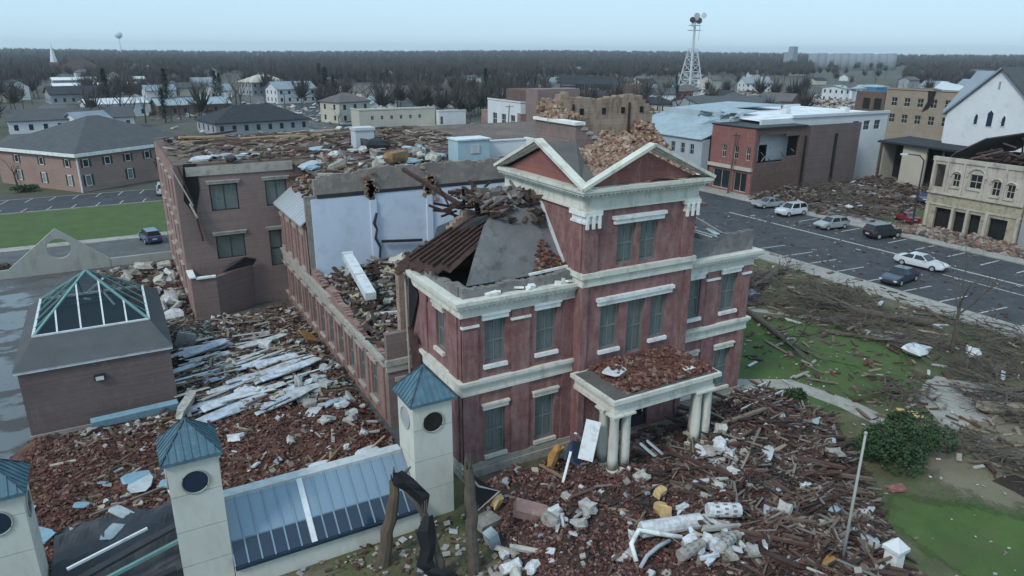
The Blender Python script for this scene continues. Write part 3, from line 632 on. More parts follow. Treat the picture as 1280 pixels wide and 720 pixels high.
while x < TX1+1.2:
    top = 18.3+0.25*nz(x, 9, 1.3)+rnd.uniform(-0.07, 0.07)
    if x < TX0+3.2: top += 0.5*nz(x, 2, 2.2)
    if x > TX1-0.4: top -= (x-TX1+0.4)**1.5*1.6
    m.box(x, x+0.32, TY1-0.6, TY1, 8, top); x += 0.32
bk = m.build('clock_tower_wall', 'ruin_brick', CH)
for x in (27.2, 29.0, 30.6, 32.2): m = MB(); m.box(x, x+0.3, TY1-0.64, TY1-0.5, 17.2, 17.6); m.build('joist_pocket', 'interior_dark', CH)
for x in (26.6, 31.2): m = MB(); m.box(x, x+0.14, TY1-0.7, TY1-0.602, 12, 17.9); m.build('crack_post', 'char_wood', CH)
# rough stone stub on the tower's left corner
m = MB()
for i in range(260):
    x, y = rnd.uniform(TX0+0.05, TX0+2.2), rnd.uniform(TY1-2.2, TY1); hh = 17.1+1.5*max(0.05, 1-abs(x-TX0-0.9)/2.0)*max(0.2, (y-(TY1-2.2))/2.2)
    m.obox((x, y, rnd.uniform(17.0, hh)), (rnd.uniform(0.1, 0.28), rnd.uniform(0.1, 0.2), rnd.uniform(0.07, 0.16)), rot(rnd.uniform(-.3, .3), rnd.uniform(-.3, .3), rnd.uniform(0, 3)))
stuff('broken_stonework', m, 'pale_brick', '', CH)
# ragged brick flank sliding down the tower's right side
m = MB()
def flank(x, y):
    inside = 14.3-0.08*max(0, 30-x)
    out = 17.0-1.15*max(0, x-31.8)-0.6*max(0, 38.2-y)
    t = max(0, min(1, (x-30.6)/1.4)); return max(9.6, lerp(inside, out, t)) + 0.4*nz(x, y, 0.9)+0.15*nz(x, y, 2.5)
N = 30
for j in range(N+1):
    for i in range(N+1): x, y = lerp(24.8, 35.4, i/N), lerp(35.8, 39.9, j/N); m.v.append((x, y, flank(x, y)-0.35 if y < 39.3 or x < 32.4 else flank(x, y)-0.9))
m.f = [(j*(N+1)+i, j*(N+1)+i+1, (j+1)*(N+1)+i+1, (j+1)*(N+1)+i) for j in range(N) for i in range(N)]
stuff('tower_rubble', m, 'rubble_pale', '', CH)
loose('fallen_bricks', 1500, (26, 35.2, 35.9, 39.2), lambda x, y: flank(x, y)-0.35, 'pale_brick', '', (0.13, 0.065, 0.05), (0.8, 1.8), 0.8, CH)
# windows
for a, b in UPL+UPR: window(CH, 'y', FY, a, b, *up_z, lintel='white_trim', sill='white_trim', lint_h=0.36)
for a, b in UPL+UPR: window(CH, 'y', FY, a, b, *lo_z, lintel='cream_trim', sill='cream_trim', lint_h=0.34)
for a, b in SW: window(CH, 'x', LX, a, b, 6.35, 8.5, lintel='cream_trim', sill='cream_trim'); window(CH, 'x', LX, a, b, 1.2, 3.6, lintel='cream_trim', sill='cream_trim')
for a in (30.5, 33.5, 37, 40, 43, 46, 49, 52, 55):
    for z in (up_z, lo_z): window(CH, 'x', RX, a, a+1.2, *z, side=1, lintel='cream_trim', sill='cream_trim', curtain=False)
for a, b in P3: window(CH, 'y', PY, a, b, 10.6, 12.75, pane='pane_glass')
m = MB(); m.box(21.75, 25.0, PY-0.16, PY+0.1, 12.8, 13.05); m.box(21.65, 25.1, PY-0.24, PY+0.1, 13.05, 13.22); m.build('lintel', 'white_trim', CH)
for i, (a, b, z0, z1) in enumerate(P2): window(CH, 'y', PY, a, b, z0, z1, sill='white_trim' if i != 1 else None)
m = MB(); m.box(20.95, 25.95, PY-0.16, PY+0.1, 8.52, 8.76); m.box(20.85, 26.05, PY-0.24, PY+0.1, 8.76, 8.95); m.build('lintel', 'white_trim', CH)
# floors so that no sky shows through, attic floor of the right wing
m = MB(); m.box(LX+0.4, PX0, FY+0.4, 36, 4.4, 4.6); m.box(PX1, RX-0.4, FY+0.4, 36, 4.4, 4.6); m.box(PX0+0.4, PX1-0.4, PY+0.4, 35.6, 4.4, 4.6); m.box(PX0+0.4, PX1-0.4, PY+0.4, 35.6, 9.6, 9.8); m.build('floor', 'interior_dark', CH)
m = MB(); m.box(PX1, RX-0.4, FY+0.42, 36, 9.0, 9.2); m.box(LX+0.4, PX0, FY+0.42, 36, 9.0, 9.2); m.box(20.4, 27, 36, 52, 4.3, 4.5); m.build('attic_floor', 'grey_masonry', CH)
# entrance
d = MB(); d.box(22.3, 24.9, PY+0.2, PY+0.28, 0.5, 3.7); d.build('door_surround', 'interior_dark', CH)
for a in (22.4, 23.65):
    d = MB(); d.box(a, a+1.15, PY+0.12, PY+0.19, 0.52, 3.0); dd = d.build('door', 'dark_metal', CH)
    g = MB(); g.box(a+0.2, a+0.95, PY+0.1, PY+0.118, 1.2, 2.7); g.build('pane', 'dark_glass', dd)
    g = MB(); g.box(a+0.9, a+0.96, PY+0.06, PY+0.1, 1.4, 1.8); g.build('handle', 'white_metal', dd)
g = MB(); g.box(22.4, 24.8, PY+0.12, PY+0.15, 3.05, 3.65); g.build('fanlight', 'dark_glass', CH)
# porch
QX0, QX1, QY = 19.55, 26.35, 24.35
m = MB()
for z0, z1, o in ((4.1, 4.3, -0.08), (4.3, 4.68, -0.14), (4.68, 4.8, 0.0), (4.8, 5.02, 0.16)):
    m.box(QX0-o, QX1+o, QY-o, PY-0.01, z0, z1)
pr = m.build('porch_entablature', 'cream_trim', CH)
m = MB(); m.box(QX0, QX1, QY, PY-0.3, 5.02, 5.08); m.build('porch_roof', 'shingle_brown', CH)
m = MB(); m.box(QX0-0.2, QX1+0.2, QY-0.2, PY-0.01, -0.05, 0.42); m.box(QX0-0.6, QX1+0.6, QY-0.9, QY-0.2, -0.05, 0.2); m.build('porch_floor', 'grey_masonry', CH)
for x, y in ((QX0+0.28, QY+0.28), (QX0+1.02, QY+0.28), (QX0+0.28, QY+1.15), (QX1-0.28, QY+0.28), (QX1-1.0, QY+0.28), (QX1-0.28, QY+1.15)):
    m = MB(); m.lathe((x, y, 0), [(0.27, 0.98), (0.265, 1.6), (0.255, 2.6), (0.225, 3.78), (0.25, 3.82), (0.25, 3.88)], 18); c = m.build('column', 'cream_trim', CH, True)
    m = MB(); m.box(x-0.34, x+0.34, y-0.34, y+0.34, 0.42, 0.86); m.lathe((x, y, 0), [(0.33, 0.86), (0.34, 0.92), (0.29, 0.99)], 18); m.build('base', 'cream_trim', c)
    m = MB(); m.lathe((x, y, 0), [(0.24, 3.87), (0.32, 3.98), (0.32, 4.0)], 18); m.box(x-0.34, x+0.34, y-0.34, y+0.34, 4.0, 4.1); m.build('capital', 'cream_trim', c)
def porch_h(x, y):
    e = max(0, min(1, min(x-QX0-0.9, QX1-x-0.2, y-QY-0.1, PY-0.1-y)/0.5)); return 5.05+e*(0.32+0.2*nz(x, y, 0.9)+0.1*nz(x, y, 2))
m = MB(); NX, NY = 30, 16
for j in range(NY+1):
    for i in range(NX+1): x, y = lerp(QX0+0.8, QX1-0.1, i/NX), lerp(QY+0.05, PY-0.15, j/NY); m.v.append((x, y, porch_h(x, y)-0.03))
m.f = [(j*(NX+1)+i, j*(NX+1)+i+1, (j+1)*(NX+1)+i+1, (j+1)*(NX+1)+i) for j in range(NY) for i in range(NX)]
stuff('porch_rubble', m, 'rubble_red', '', CH)
loose('fallen_bricks', 1300, (QX0+0.9, QX1-0.2, QY+0.1, PY-0.2), porch_h, 'loose_brick', '', (0.115, 0.057, 0.04), (0.8, 1.4), 0.6, CH)
loose('porch_litter', 420, (QX0+0.3, QX1-0.3, QY+0.1, PY-0.4), lambda x, y: 0.43, 'dark_splinters', '', (0.22, 0.08, 0.04), (0.4, 1.6), 0.4, CH)
# mansard slope of the left wing: bare grey deck, broken at the left
m = MB()
S = [(14.1, 29.45, 10.25), (19.98, 29.45, 10.25), (19.98, 32.2, 13.5), (17.2, 32.4, 13.2), (16.2, 31.6, 12.6), (15.1, 30.5, 11.4)]
m.prism([Vector(p) for p in S], (0, 0.1, -0.12)); m.build('roof_deck', 'attic_plaster', CH)
m = MB(); m.beam((19.9, 29.5, 10.4), (19.9, 32.2, 13.6), 0.14, 0.1); m.build('flashing', 'white_metal', CH)
m = MB(); m.beam((17.6, 29.35, 10.35), (19.9, 29.3, 10.5), 0.12, 0.12); m.build('gutter_board', 'white_trim', CH)
m = MB(); x = LX+0.1
while x < PX0: m.box(x, x+0.22, 35.6, 36.0, 9.0, min(12.4, 9.6+0.8*(x-LX))+0.25*nz(x, 2, 1.3)+0.15*nz(x, 2, 4)); x += 0.22
m.build('party_wall', 'ruin_brick', CH)
# torn roof section: dark red-brown sheathing boards with ribs, swept diagonally over the wing
def board_ends(t):
    p = Vector(lerp(Vector((12.95, 35.6, 9.85)), Vector((14.05, 31.2, 10.55)), t)); q = Vector(lerp(Vector((20.1, 36.2, 13.2)), Vector((16.45, 31.9, 11.75)), t)); return p, q
for i in range(20):
    p, q = board_ends(i/19)
    off = Vector((rnd.uniform(-0.2, 0.2), rnd.uniform(-0.15, 0.15), rnd.uniform(-0.08, 0.12)))
    mm = MB(); mm.beam(p-(q-p)*rnd.uniform(-.02, 0.1)+off*0.5, p.lerp(q, rnd.uniform(0.86, 1.04))+off, rnd.uniform(0.26, 0.38), 0.06, (0, -0.3, 1)); mm.build('roof_board', 'char_wood', CH)
for i in range(8):
    p, q = board_ends((i+0.4)/8); up_ = Vector((0, 0, 0.18))
    mm = MB(); mm.beam(p+(q-p)*rnd.uniform(0, .1)+up_, p.lerp(q, rnd.uniform(.8, 1))+up_, 0.13, 0.22); mm.build('rafter', 'char_wood', CH)
for i in range(5):    # splintered ends hanging over the corner
    p, q = board_ends(rnd.random()*.7); mm = MB(); mm.beam(p+Vector((.2, 0, .1)), p+Vector((rnd.uniform(-.3, .4), rnd.uniform(-.4, .2), -rnd.uniform(.8, 2.2))), .16, .07); mm.build('rafter', 'char_wood', CH)
deck_h = lambda x, y: 10.28+(y-29.45)*1.16
loose('deck_bricks', 120, (17.6, 19.85, 29.5, 30.9), deck_h, 'loose_brick', '', (0.12, 0.06, 0.045), (0.6, 1.5), 0.7, CH, keep=lambda x, y, rr: (y-29.5) < 1.3*max(0, 1-abs(x-19.0)/1.1)*rr.random()**.5)
loose('deck_splinters', 130, (16.4, 19.9, 31.3, 35.5), lambda x, y: min(13.45, deck_h(x, y))+0.1, 'dark_splinters', '', (0.45, 0.08, 0.05), (0.4, 1.7), 0.5, CH)
loose('deck_scraps', 45, (17.2, 19.9, 31.8, 34.5), lambda x, y: min(13.45, deck_h(x, y))+0.15, 'rubble_grey_bits', '', (0.25, 0.16, 0.1), (0.5, 1.7), 0.6, CH)
for i in range(26):    # tangle of broken rafters on top of the wing
    c = Vector((rnd.uniform(16.2, 20.0), rnd.uniform(33.6, 37.5), rnd.uniform(12.2, 13.6))); d = Vector((rnd.uniform(-1, 1), rnd.uniform(-0.6, 0.9), rnd.uniform(-0.35, 0.4))).normalized()*rnd.uniform(0.5, 1.5)
    mm = MB(); mm.beam(c-d, c+d, rnd.uniform(0.08, 0.2), rnd.uniform(0.08, 0.16)); mm.build('rafter', 'char_wood', CH)
m = MB(); m.beam((18.2, 38.8, 12.2), (17.2, 45.5, 13.5), 0.22, 0.25); m.beam((18.2, 38.8, 12.1), (20.3, 35.2, 12.5), 0.22, 0.22); m.build('rafter', 'char_wood', CH)
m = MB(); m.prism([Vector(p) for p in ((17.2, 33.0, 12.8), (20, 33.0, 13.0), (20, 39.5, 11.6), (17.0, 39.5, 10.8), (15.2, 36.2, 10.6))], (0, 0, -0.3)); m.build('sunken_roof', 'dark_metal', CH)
m = MB(); m.lathe((19.6, 34.8, 13.2), [(0.26, 0), (0.22, 0.42), (0.2, 0.5)], 12); m.build('roof_vent', 'white_metal', CH)
m = MB(); m.box(13.0, 16.2, 35.9, 36.4, 4.6, 9.9); m.box(16.2, 20.2, 36.01, 36.4, 4.6, 10.6); m.build('cross_wall', 'ruin_brick', CH)
# ragged plaster and brick where the cross wall broke
loose('broken_edge', 420, (13.4, 17.8, 36.0, 36.9), lambda x, y: 9.2+0.5*(x-13.4)-0.7*(y-36)+0.2*nz(x, y, 2), 'pale_brick', '', (0.14, 0.08, 0.06), (0.8, 1.7), 0.8, CH)
# hanging black sheet and bare pole at the broken corner
m = MB(); m.prism([Vector(p) for p in ((13.35, 35.2, 9.2), (13.35, 33.9, 8.6), (13.3, 35.4, 5.6))], (0.05, 0, 0)); m.build('hanging_sheet', 'cloth_dark', CH)
m = MB(); m.tube([(13.15, 35.1, 0), (13.1, 35.1, 9.3)], [0.07, 0.07], 8); m.build('downpipe', 'pole_grey', CH)
m = MB(); m.prism([Vector(p) for p in ((13.0, 34.8, 6.5), (13.2, 33.9, 6.0), (13.38, 32.6, 0.2), (13.0, 33.4, 0.0))], (0.06, 0, 0)); m.build('hanging_board', 'char_wood', CH)
# right wing roof: dark gap, fallen joists
for i in range(16):
    c = Vector((rnd.uniform(27.8, 32.2), rnd.uniform(29.8, 35), rnd.uniform(9.4, 10.8))); d = Vector((rnd.uniform(-1, 1), rnd.uniform(-0.4, 1), rnd.uniform(-0.3, 0.3))).normalized()*rnd.uniform(0.5, 1.5)
    mm = MB(); mm.beam(c-d, c+d, rnd.uniform(0.12, 0.4), 0.08); mm.build('fallen_joist', rnd.choice(['char_wood', 'dark_metal', 'white_trim', 'wood_pole']), CH)
m = MB(); m.beam((32.3, 29.0, 10.1), (30.6, 33.2, 11.9), 0.16, 0.16); m.build('fallen_joist', 'pale_stone', CH)
m = MB(); m.box(27.4, 33.2, 35.2, 36, 9.2, 11.6); m.build('party_wall', 'brown_brick', CH)
m = MB(); m.prism([Vector(p) for p in ((27.3, 31.6, 12.6), (32.6, 32.4, 12.0), (33.2, 36.0, 12.4), (27.3, 36, 13.4))], (0, 0, -0.16)); m.build('roof_remnant', 'brown_brick', CH)
m = MB(); m.prism([Vector(p) for p in ((27.4, 30.6, 12.2), (28.6, 30.8, 12.15), (28.5, 31.6, 12.5), (27.4, 31.6, 12.6))], (0, 0, -0.12)); m.build('roof_remnant', 'white_trim', CH)

# rear wing: broken side wall, far stub two storeys high, white end wall
WX = 12.0; WIN = [37.6+2.35*i for i in range(12)]
m = MB(); wall(m, 'x', WX, 0.45, 36.0, 64.0, 0, 3.9, [(a, a+1.15, 0.9, 3.3) for a in WIN if a < 62.5]); m.build('rear_wall', 'pink_brick', CH)
m = MB(); y = 36.0
while y < 52.5:
    h = 4.2 + 1.1*max(0, min(1, (y-40)/10)) + 0.35*nz(y, 7, 0.6)+0.18*nz(y, 7, 2.1); m.box(WX, WX+0.45, y, y+0.3, 3.9, h); y += 0.3
m.build('broken_wall_top', 'pink_brick', CH)
m = MB(); wall(m, 'x', WX, 0.45, 52.5, 64.0, 3.9, 8.6, [(a, a+1.0, 5.1, 7.7) for a in (53.5, 55.85, 58.2, 60.55)]); m.build('rear_wall', 'pink_brick', CH)
for y in [36.2]+[a-0.85 for a in WIN[1:]]+[63.4]:
    m = MB(); m.box(WX-0.1, WX+0.05, y-0.0, y+0.5, 0.3, 3.75)
    if y > 52.4: m.box(WX-0.1, WX+0.05, y, y+0.5, 4.75, 8.6)
    m.build('pilaster', 'pink_brick', CH)
m = MB()
for z0, z1, o in ((3.75, 4.1, 0.1), (4.1, 4.25, 0.22)): m.box(WX-o, WX+0.05, 36.0, 47.0, z0, z1)
for z0, z1, o in ((3.75, 4.2, 0.1), (4.2, 4.6, 0.16), (4.6, 4.75, 0.26)): m.box(WX-o, WX+0.05, 47.0, 64.0, z0, z1)
m.build('belt_course', 'pale_stone', CH)
for a in WIN:
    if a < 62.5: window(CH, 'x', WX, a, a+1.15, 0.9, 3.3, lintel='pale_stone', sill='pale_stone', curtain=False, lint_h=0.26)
for a in (53.5, 55.85, 58.2, 60.55): window(CH, 'x', WX, a, a+1.0, 5.1, 7.7, lintel='pale_stone', sill='pale_stone', curtain=False, lint_h=0.26)
m = MB(); m.prism([Vector(p) for p in ((WX-0.45, 52.6, 8.6), (WX-0.45, 64, 8.6), (WX+1.3, 64, 10.0), (WX+1.3, 52.6, 10.0))][::-1], (0, 0, 0.12)); m.build('eaves_roof', 'grey_siding', CH)
for i in range(16): m = MB(); y = 52.9+i*0.7; m.beam((WX-0.42, y, 8.76), (WX+1.2, y, 10.06), 0.06, 0.08); m.build('roof_seam', 'lattice_metal', CH)
m = MB(); m.box(WX, 13.5, 35.6, 36.0, 0, 5.9); m.build('stub_wall', 'mauve_brick', CH)
m = MB(); m.box(WX-0.1, 13.5, 35.5, 35.65, 3.6, 4.0); m.box(WX-0.16, 13.5, 35.44, 35.65, 4.0, 4.35); m.build('belt_course', 'pale_stone', CH)
m = MB(); m.box(12.55, 13.3, 35.55, 35.62, 0.8, 2.9); w = m.build('window', 'dark_glass', CH)
m = MB(); m.box(12.4, 13.45, 35.46, 35.62, 2.95, 3.2); m.build('lintel', 'pale_stone', w)
# white painted end wall in bays, grey plaster attic above
WY = 52.3
for a, b in ((12.42, 16.9), (17.35, 21.6), (22.1, 25.8), (26.2, 29.6)):
    m = MB(); m.box(a, b, WY, WY+0.1, 3.2, 10.7-0.15*rnd.random()); m.build('plaster_panel', 'white_plaster', CH)
for a in (16.9, 21.6, 25.8):
    m = MB(); m.box(a, a+0.5, WY-0.16, WY+0.09, 3.2, 10.2); m.build('wall_pier', 'white_plaster', CH)
m = MB(); x = 12.0
while x < 30: m.box(x, x+0.25, WY+0.1, WY+0.5, 3, (11.0 if x < 12.6 else 12.0+0.7*min(1, (x-12)/4))+0.3*nz(x, 4, 0.9)+rnd.uniform(-0.08, 0.05)); x += 0.25
m.build('end_wall', 'grey_plaster', CH)
m = MB(); m.box(12.9, 29.6, WY-0.05, WY+0.09, 10.72, 10.95); m.build('ledge', 'dark_metal', CH)
for x, z, w_, h_ in ((17.0, 11.2, 0.5, 1.1), (21.9, 10.9, 0.55, 1.5)):
    m = MB()
    for i in range(50): m.obox((x+rnd.gauss(0, w_*0.5), WY-0.02, z+rnd.gauss(0, h_*0.4)), (rnd.uniform(0.1, 0.22), 0.12, rnd.uniform(0.06, 0.14)), rot(0, rnd.uniform(-0.4, 0.4), 0))
    stuff('exposed_brick', m, 'pale_brick', '', CH)
m = MB(); pts = [(17.35, WY-0.18, 9.2), (17.1, WY-0.18, 8.4), (17.3, WY-0.18, 7.9), (17.15, WY-0.18, 7.2), (17.5, WY-0.18, 6.4), (17.4, WY-0.18, 5.6)]
m.tube(pts, [0.09, 0.14, 0.08, 0.12, 0.1, 0.08], 6); m.build('torn_conduit', 'dark_metal', CH)
m = MB(); m.beam((17.6, WY-0.3, 6.9), (21.0, WY-0.3, 6.6), 0.16, 0.2); m.build('hanging_beam', 'dark_metal', CH)
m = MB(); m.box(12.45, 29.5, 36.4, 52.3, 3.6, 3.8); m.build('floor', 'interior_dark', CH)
m = MB(); m.box(29.5, 29.9, 36.4, 62, 0, 10.0); m.build('inner_wall', 'grey_plaster', CH)

stub_h = lambda x, y: 10.1+max(0, x-13.2)*0.75+0.35*nz(x, y, 0.9)
m = hgrid(stub_h, 16, 13.2, 16.4, 52.8, 62.0); stuff('stub_debris', m, 'rubble_grey', '', CH)
loose('stub_scraps', 420, (13.2, 16.6, 52.9, 61.8), stub_h, 'rubble_mix', '', (0.3, 0.12, 0.07), (0.4, 1.7), 0.7, CH)
loose('stub_timbers', 60, (13.2, 16.6, 52.9, 61.8), lambda x, y: stub_h(x, y)+0.2, 'dark_splinters', '', (0.9, 0.08, 0.06), (0.5, 1.4), 0.6, CH)
# small heaps of debris inside the rear wing
def wing_h(x, y): return 4.0+0.9*max(0, min(1, (y-37)/12))+max(0, x-13.2)*0.1+0.55*nz(x, y, 0.5)+0.3*nz(x, y, 1.3)
m = MB(); NX, NY = 34, 34
for j in range(NY+1):
    for i in range(NX+1): x, y = lerp(12.5, 25, i/NX), lerp(36.5, 52.2, j/NY); m.v.append((x, y, wing_h(x, y)))
m.f = [(j*(NX+1)+i, j*(NX+1)+i+1, (j+1)*(NX+1)+i+1, (j+1)*(NX+1)+i) for j in range(NY) for i in range(NX)]
stuff('wing_debris', m, 'rubble_dark', 'dark heap of collapsed floors inside the roofless rear wing|rubble')
loose('insulation_scraps', 480, (12.7, 23, 37.5, 52), wing_h, 'insulation', 'pale yellow scraps of insulation among dark joists in roofless rear wing|insulation', (0.2, 0.15, 0.06), (0.4, 1.6), 0.8)
loose('wing_splinters', 1300, (12.6, 24, 36.6, 52), wing_h, 'dark_splinters', 'splintered dark joists heaped inside the roofless rear wing|splinters', (0.7, 0.07, 0.05), (0.5, 1.6), 0.35)

# ------------------------------------------------------------------ brick annex behind
AN = thing('brick_annex', (10, 62, 0), 'three storey mauve brick annex with torn flat roof strewn with timber', 'annex')
AX0, AY0, AY1, AZ = 4.1, 62.0, 83.0, 12.3
W1 = [(6.6, 8.8, 8.5, 10.7), (6.6, 8.9, 4.4, 6.4), (11.0, 12.8, 8.5, 10.7), (10.9, 12.8, 3.2, 6.4)]
m = MB(); wall(m, 'y', AY0, 0.4, AX0, 30.0, 0, AZ, W1); m.build('front_wall', 'mauve_brick', AN)
SWN = [(a, a+1.2, z, z+2.2) for a in (64.4, 68.2, 72.2, 76.5) for z in (1.2, 4.8, 8.6)]
m = MB(); wall(m, 'x', AX0, 0.4, AY0+0.4, AY1, 0, AZ, SWN); m.build('side_wall', 'pink_brick', AN)  # lighter, pinker brick puts the light on the left face into the colour
m = MB(); m.box(AX0, 50, AY1-0.4, AY1, 0, AZ); m.box(49.6, 50, 62, AY1-0.4, 0, AZ); m.box(30, 49.6, 62, 62.4, 0, AZ); m.build('rear_wall', 'mauve_brick', AN)
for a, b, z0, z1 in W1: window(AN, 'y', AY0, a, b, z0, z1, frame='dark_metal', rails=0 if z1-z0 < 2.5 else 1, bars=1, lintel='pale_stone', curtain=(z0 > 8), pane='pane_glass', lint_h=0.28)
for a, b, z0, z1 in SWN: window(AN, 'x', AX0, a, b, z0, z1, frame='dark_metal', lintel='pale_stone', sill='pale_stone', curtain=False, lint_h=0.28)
m = MB(); m.box(5.0, 13.4, AY0-0.1, AY0+0.05, 11.5, 12.25); m.build('frieze', 'pale_stone', AN)
m = MB(); m.box(AX0+0.1, 30, AY0+0.1, AY1-0.1, AZ, AZ+0.14); m.box(30, 49.9, 62.1, AY1-0.1, AZ, AZ+0.14); m.box(13.4, 37.0, 52.9, AY0+0.1, 12.0, 12.2); m.build('flat_roof', 'flat_roof', AN)
m = MB(); m.box(36.6, 37.0, 52.9, 62.0, 0, 12.6); m.box(30, 36.6, 52.9, 53.3, 0, 12.9); m.build('link_wall', 'mauve_brick', AN)
# torn corner: dark gash with ragged strips of fascia hanging
m = MB(); m.prism([Vector(p) for p in ((4.9, AY0-0.04, 12.5), (4.6, AY0-0.04, 9.6), (5.3, AY0-0.04, 8.2), (5.9, AY0-0.04, 10.4), (5.9, AY0-0.04, 12.5))], (0, 0.05, 0)); m.build('wall_gash', 'interior_dark', AN)
m = MB(); m.beam((4.5, AY0-0.3, 12.4), (5.4, AY0-0.4, 8.6), 0.32, 0.1); m.beam((5.3, AY0-0.25, 8.7), (5.6, AY0-0.35, 6.2), 0.34, 0.12); m.build('hanging_fascia', 'char_wood', AN)
m = MB(); m.beam((4.0, AY0-0.3, 12.3), (5.2, AY0-0.5, 9.2), 0.16, 0.1); m.beam((5.0, AY0-0.4, 9.4), (5.4, AY0-0.5, 8.2), 0.35, 0.16); m.build('hanging_fascia', 'pale_stone', AN)
# low bay at the foot of the wall with chamfered corner
BAY = [(4.3, 59.7), (6.0, 59.7), (9.2, 62.0), (9.2, 62.4), (4.3, 62.4)]
def ringwall(mb, pts, t, z0, z1):
    for (a, b) in zip(pts, pts[1:]):
        A, B = Vector((*a, 0)), Vector((*b, 0)); d = (B-A).normalized(); n = Vector((-d.y, d.x, 0))
        mb.prism([A+Vector((0, 0, z0)), B+Vector((0, 0, z0)), B+n*t+Vector((0, 0, z0)), A+n*t+Vector((0, 0, z0))], (0, 0, z1-z0))
m = MB(); m.box(4.105, 4.42, 59.72, 61.99, 0, 3.7); m.build('bay_wall', 'pink_brick', AN)  # pinker brick again: light on the left face put into the colour
m = MB(); ringwall(m, [(4.2, 59.7), (6.0, 59.7), (9.2, 61.9)], 0.3, 0, 3.55); m.build('bay_wall', 'mauve_brick', AN)
m = MB(); m.box(4.0, 4.5, 59.6, 61.95, 3.7, 3.82); m.box(4.5, 6.0, 59.58, 60.0, 3.57, 3.7); m.build('bay_coping', 'white_trim', AN)
m = MB(); m.add([(4.45, 60.0, 2.9), (6, 60, 2.9), (9, 61.9, 2.9), (4.45, 61.9, 2.9)], [(0, 1, 2, 3)]); m.build('bay_floor', 'rubble_red', AN)
m = MB(); m.prism([Vector(p) for p in ((6.6, 60.3, 3.7), (9.3, 61.8, 3.6), (9.6, 61.6, 4.1), (8.6, 61.2, 4.5), (7.4, 60.9, 4.2))], (0.02, 0.15, 0.02)); m.build('torn_flashing', 'dark_metal', AN)
# on the roof: air conditioner, lift housing, parapet pieces, lumber
o = MB().box(20.2, 22.0, 65.5, 67.0, 12.45, 14.1).box(20.1, 22.1, 65.4, 67.1, 14.1, 14.35).build('roof_air_unit', 'lattice_metal', org=(21.1, 66.2, 12.45)); tag(o, 'grey boxy air conditioning unit standing on the torn annex roof', 'air conditioner')
lh = thing('lift_housing', (27, 55.5, 12.2), 'pale blue sheet metal housing box on the annex roof', 'housing')
m = MB(); m.box(25.6, 28.6, 54.6, 56.6, 12.2, 14.0); m.build('body', 'blue_box', lh); m = MB(); m.box(25.5, 28.7, 54.5, 56.7, 14.0, 14.12); m.build('lid', 'white_metal', lh)
m = MB(); m.box(26.8, 27.6, 54.52, 54.6, 12.9, 13.6); m.build('vent', 'sheet_metal', lh)
pw = thing('white_parapet', (31, 56, 12.2), 'bent white parapet wall beside the blue roof housing', 'parapet')
m = MB(); m.box(28.9, 32.6, 55.3, 55.6, 12.2, 13.7); m.build('panel', 'church_white', pw); m = MB(); m.box(32.6, 32.9, 52.9, 55.6, 12.2, 13.9); m.build('panel', 'church_white', pw)
m = MB(); m.box(28.9, 32.95, 55.22, 55.68, 13.7, 13.8); m.build('coping', 'white_metal', pw)

# ------------------------------------------------------------------ loose planks, panels and lumps: every one a thing of its own
MESHES = {}
def plank_mesh(kind, L, w, h, mat, seed, bend=0.0, jag=True):
    key = (kind, seed)
    if key in MESHES: return MESHES[key]
    rr = random.Random(seed*7+3); m = MB(); n = 4; j0 = [rr.uniform(0, 0.12)*L if jag else 0 for _ in range(4)]
    for i in range(n+1):
        t = i/n
        for k, (sy, sz) in enumerate(((-1, -1), (1, -1), (1, 1), (-1, 1))):
            x = (t-0.5)*L + (j0[k] if i == 0 else -j0[3-k] if i == n else 0)
            ww = w*(1 if 0 < i < n or not jag else rr.uniform(0.55, 1))
            m.v.append((x, sy*ww/2, sz*h/2+bend*L*(0.25-(t-0.5)**2)))
    for i in range(n):
        for k in range(4): m.f.append((i*4+k, i*4+(k+1) % 4, i*4+4+(k+1) % 4, i*4+4+k))
    m.f += [(3, 2, 1, 0), (n*4, n*4+1, n*4+2, n*4+3)]
    MESHES[key] = m.mesh(kind, mat); return MESHES[key]
def lump_mesh(kind, s, mat, seed):
    key = (kind, seed)
    if key in MESHES: return MESHES[key]
    rr = random.Random(seed*13+1); bm = bmesh.new(); bmesh.ops.create_cube(bm, size=1)
    bmesh.ops.subdivide_edges(bm, edges=bm.edges[:], cuts=1, use_grid_fill=True)
    for v in bm.verts:
        l = v.co.length; v.co *= (0.62/l*0.45+0.55)*rr.uniform(0.72, 1.2); v.co.x *= s[0]; v.co.y *= s[1]; v.co.z *= s[2]
    me = bpy.data.meshes.new(kind); bm.to_mesh(me); bm.free(); me.materials.append(MATS[mat]); MESHES[key] = me; return me
def put(name, me, loc, rx, ry, rz, label, cat, group, s=1.0):
    o = bpy.data.objects.new(name, me); COL.objects.link(o); o.location = loc; o.rotation_euler = (rx, ry, rz); o.scale = (s, s, s) if not isinstance(s, tuple) else s
    return tag(o, label, cat, group)
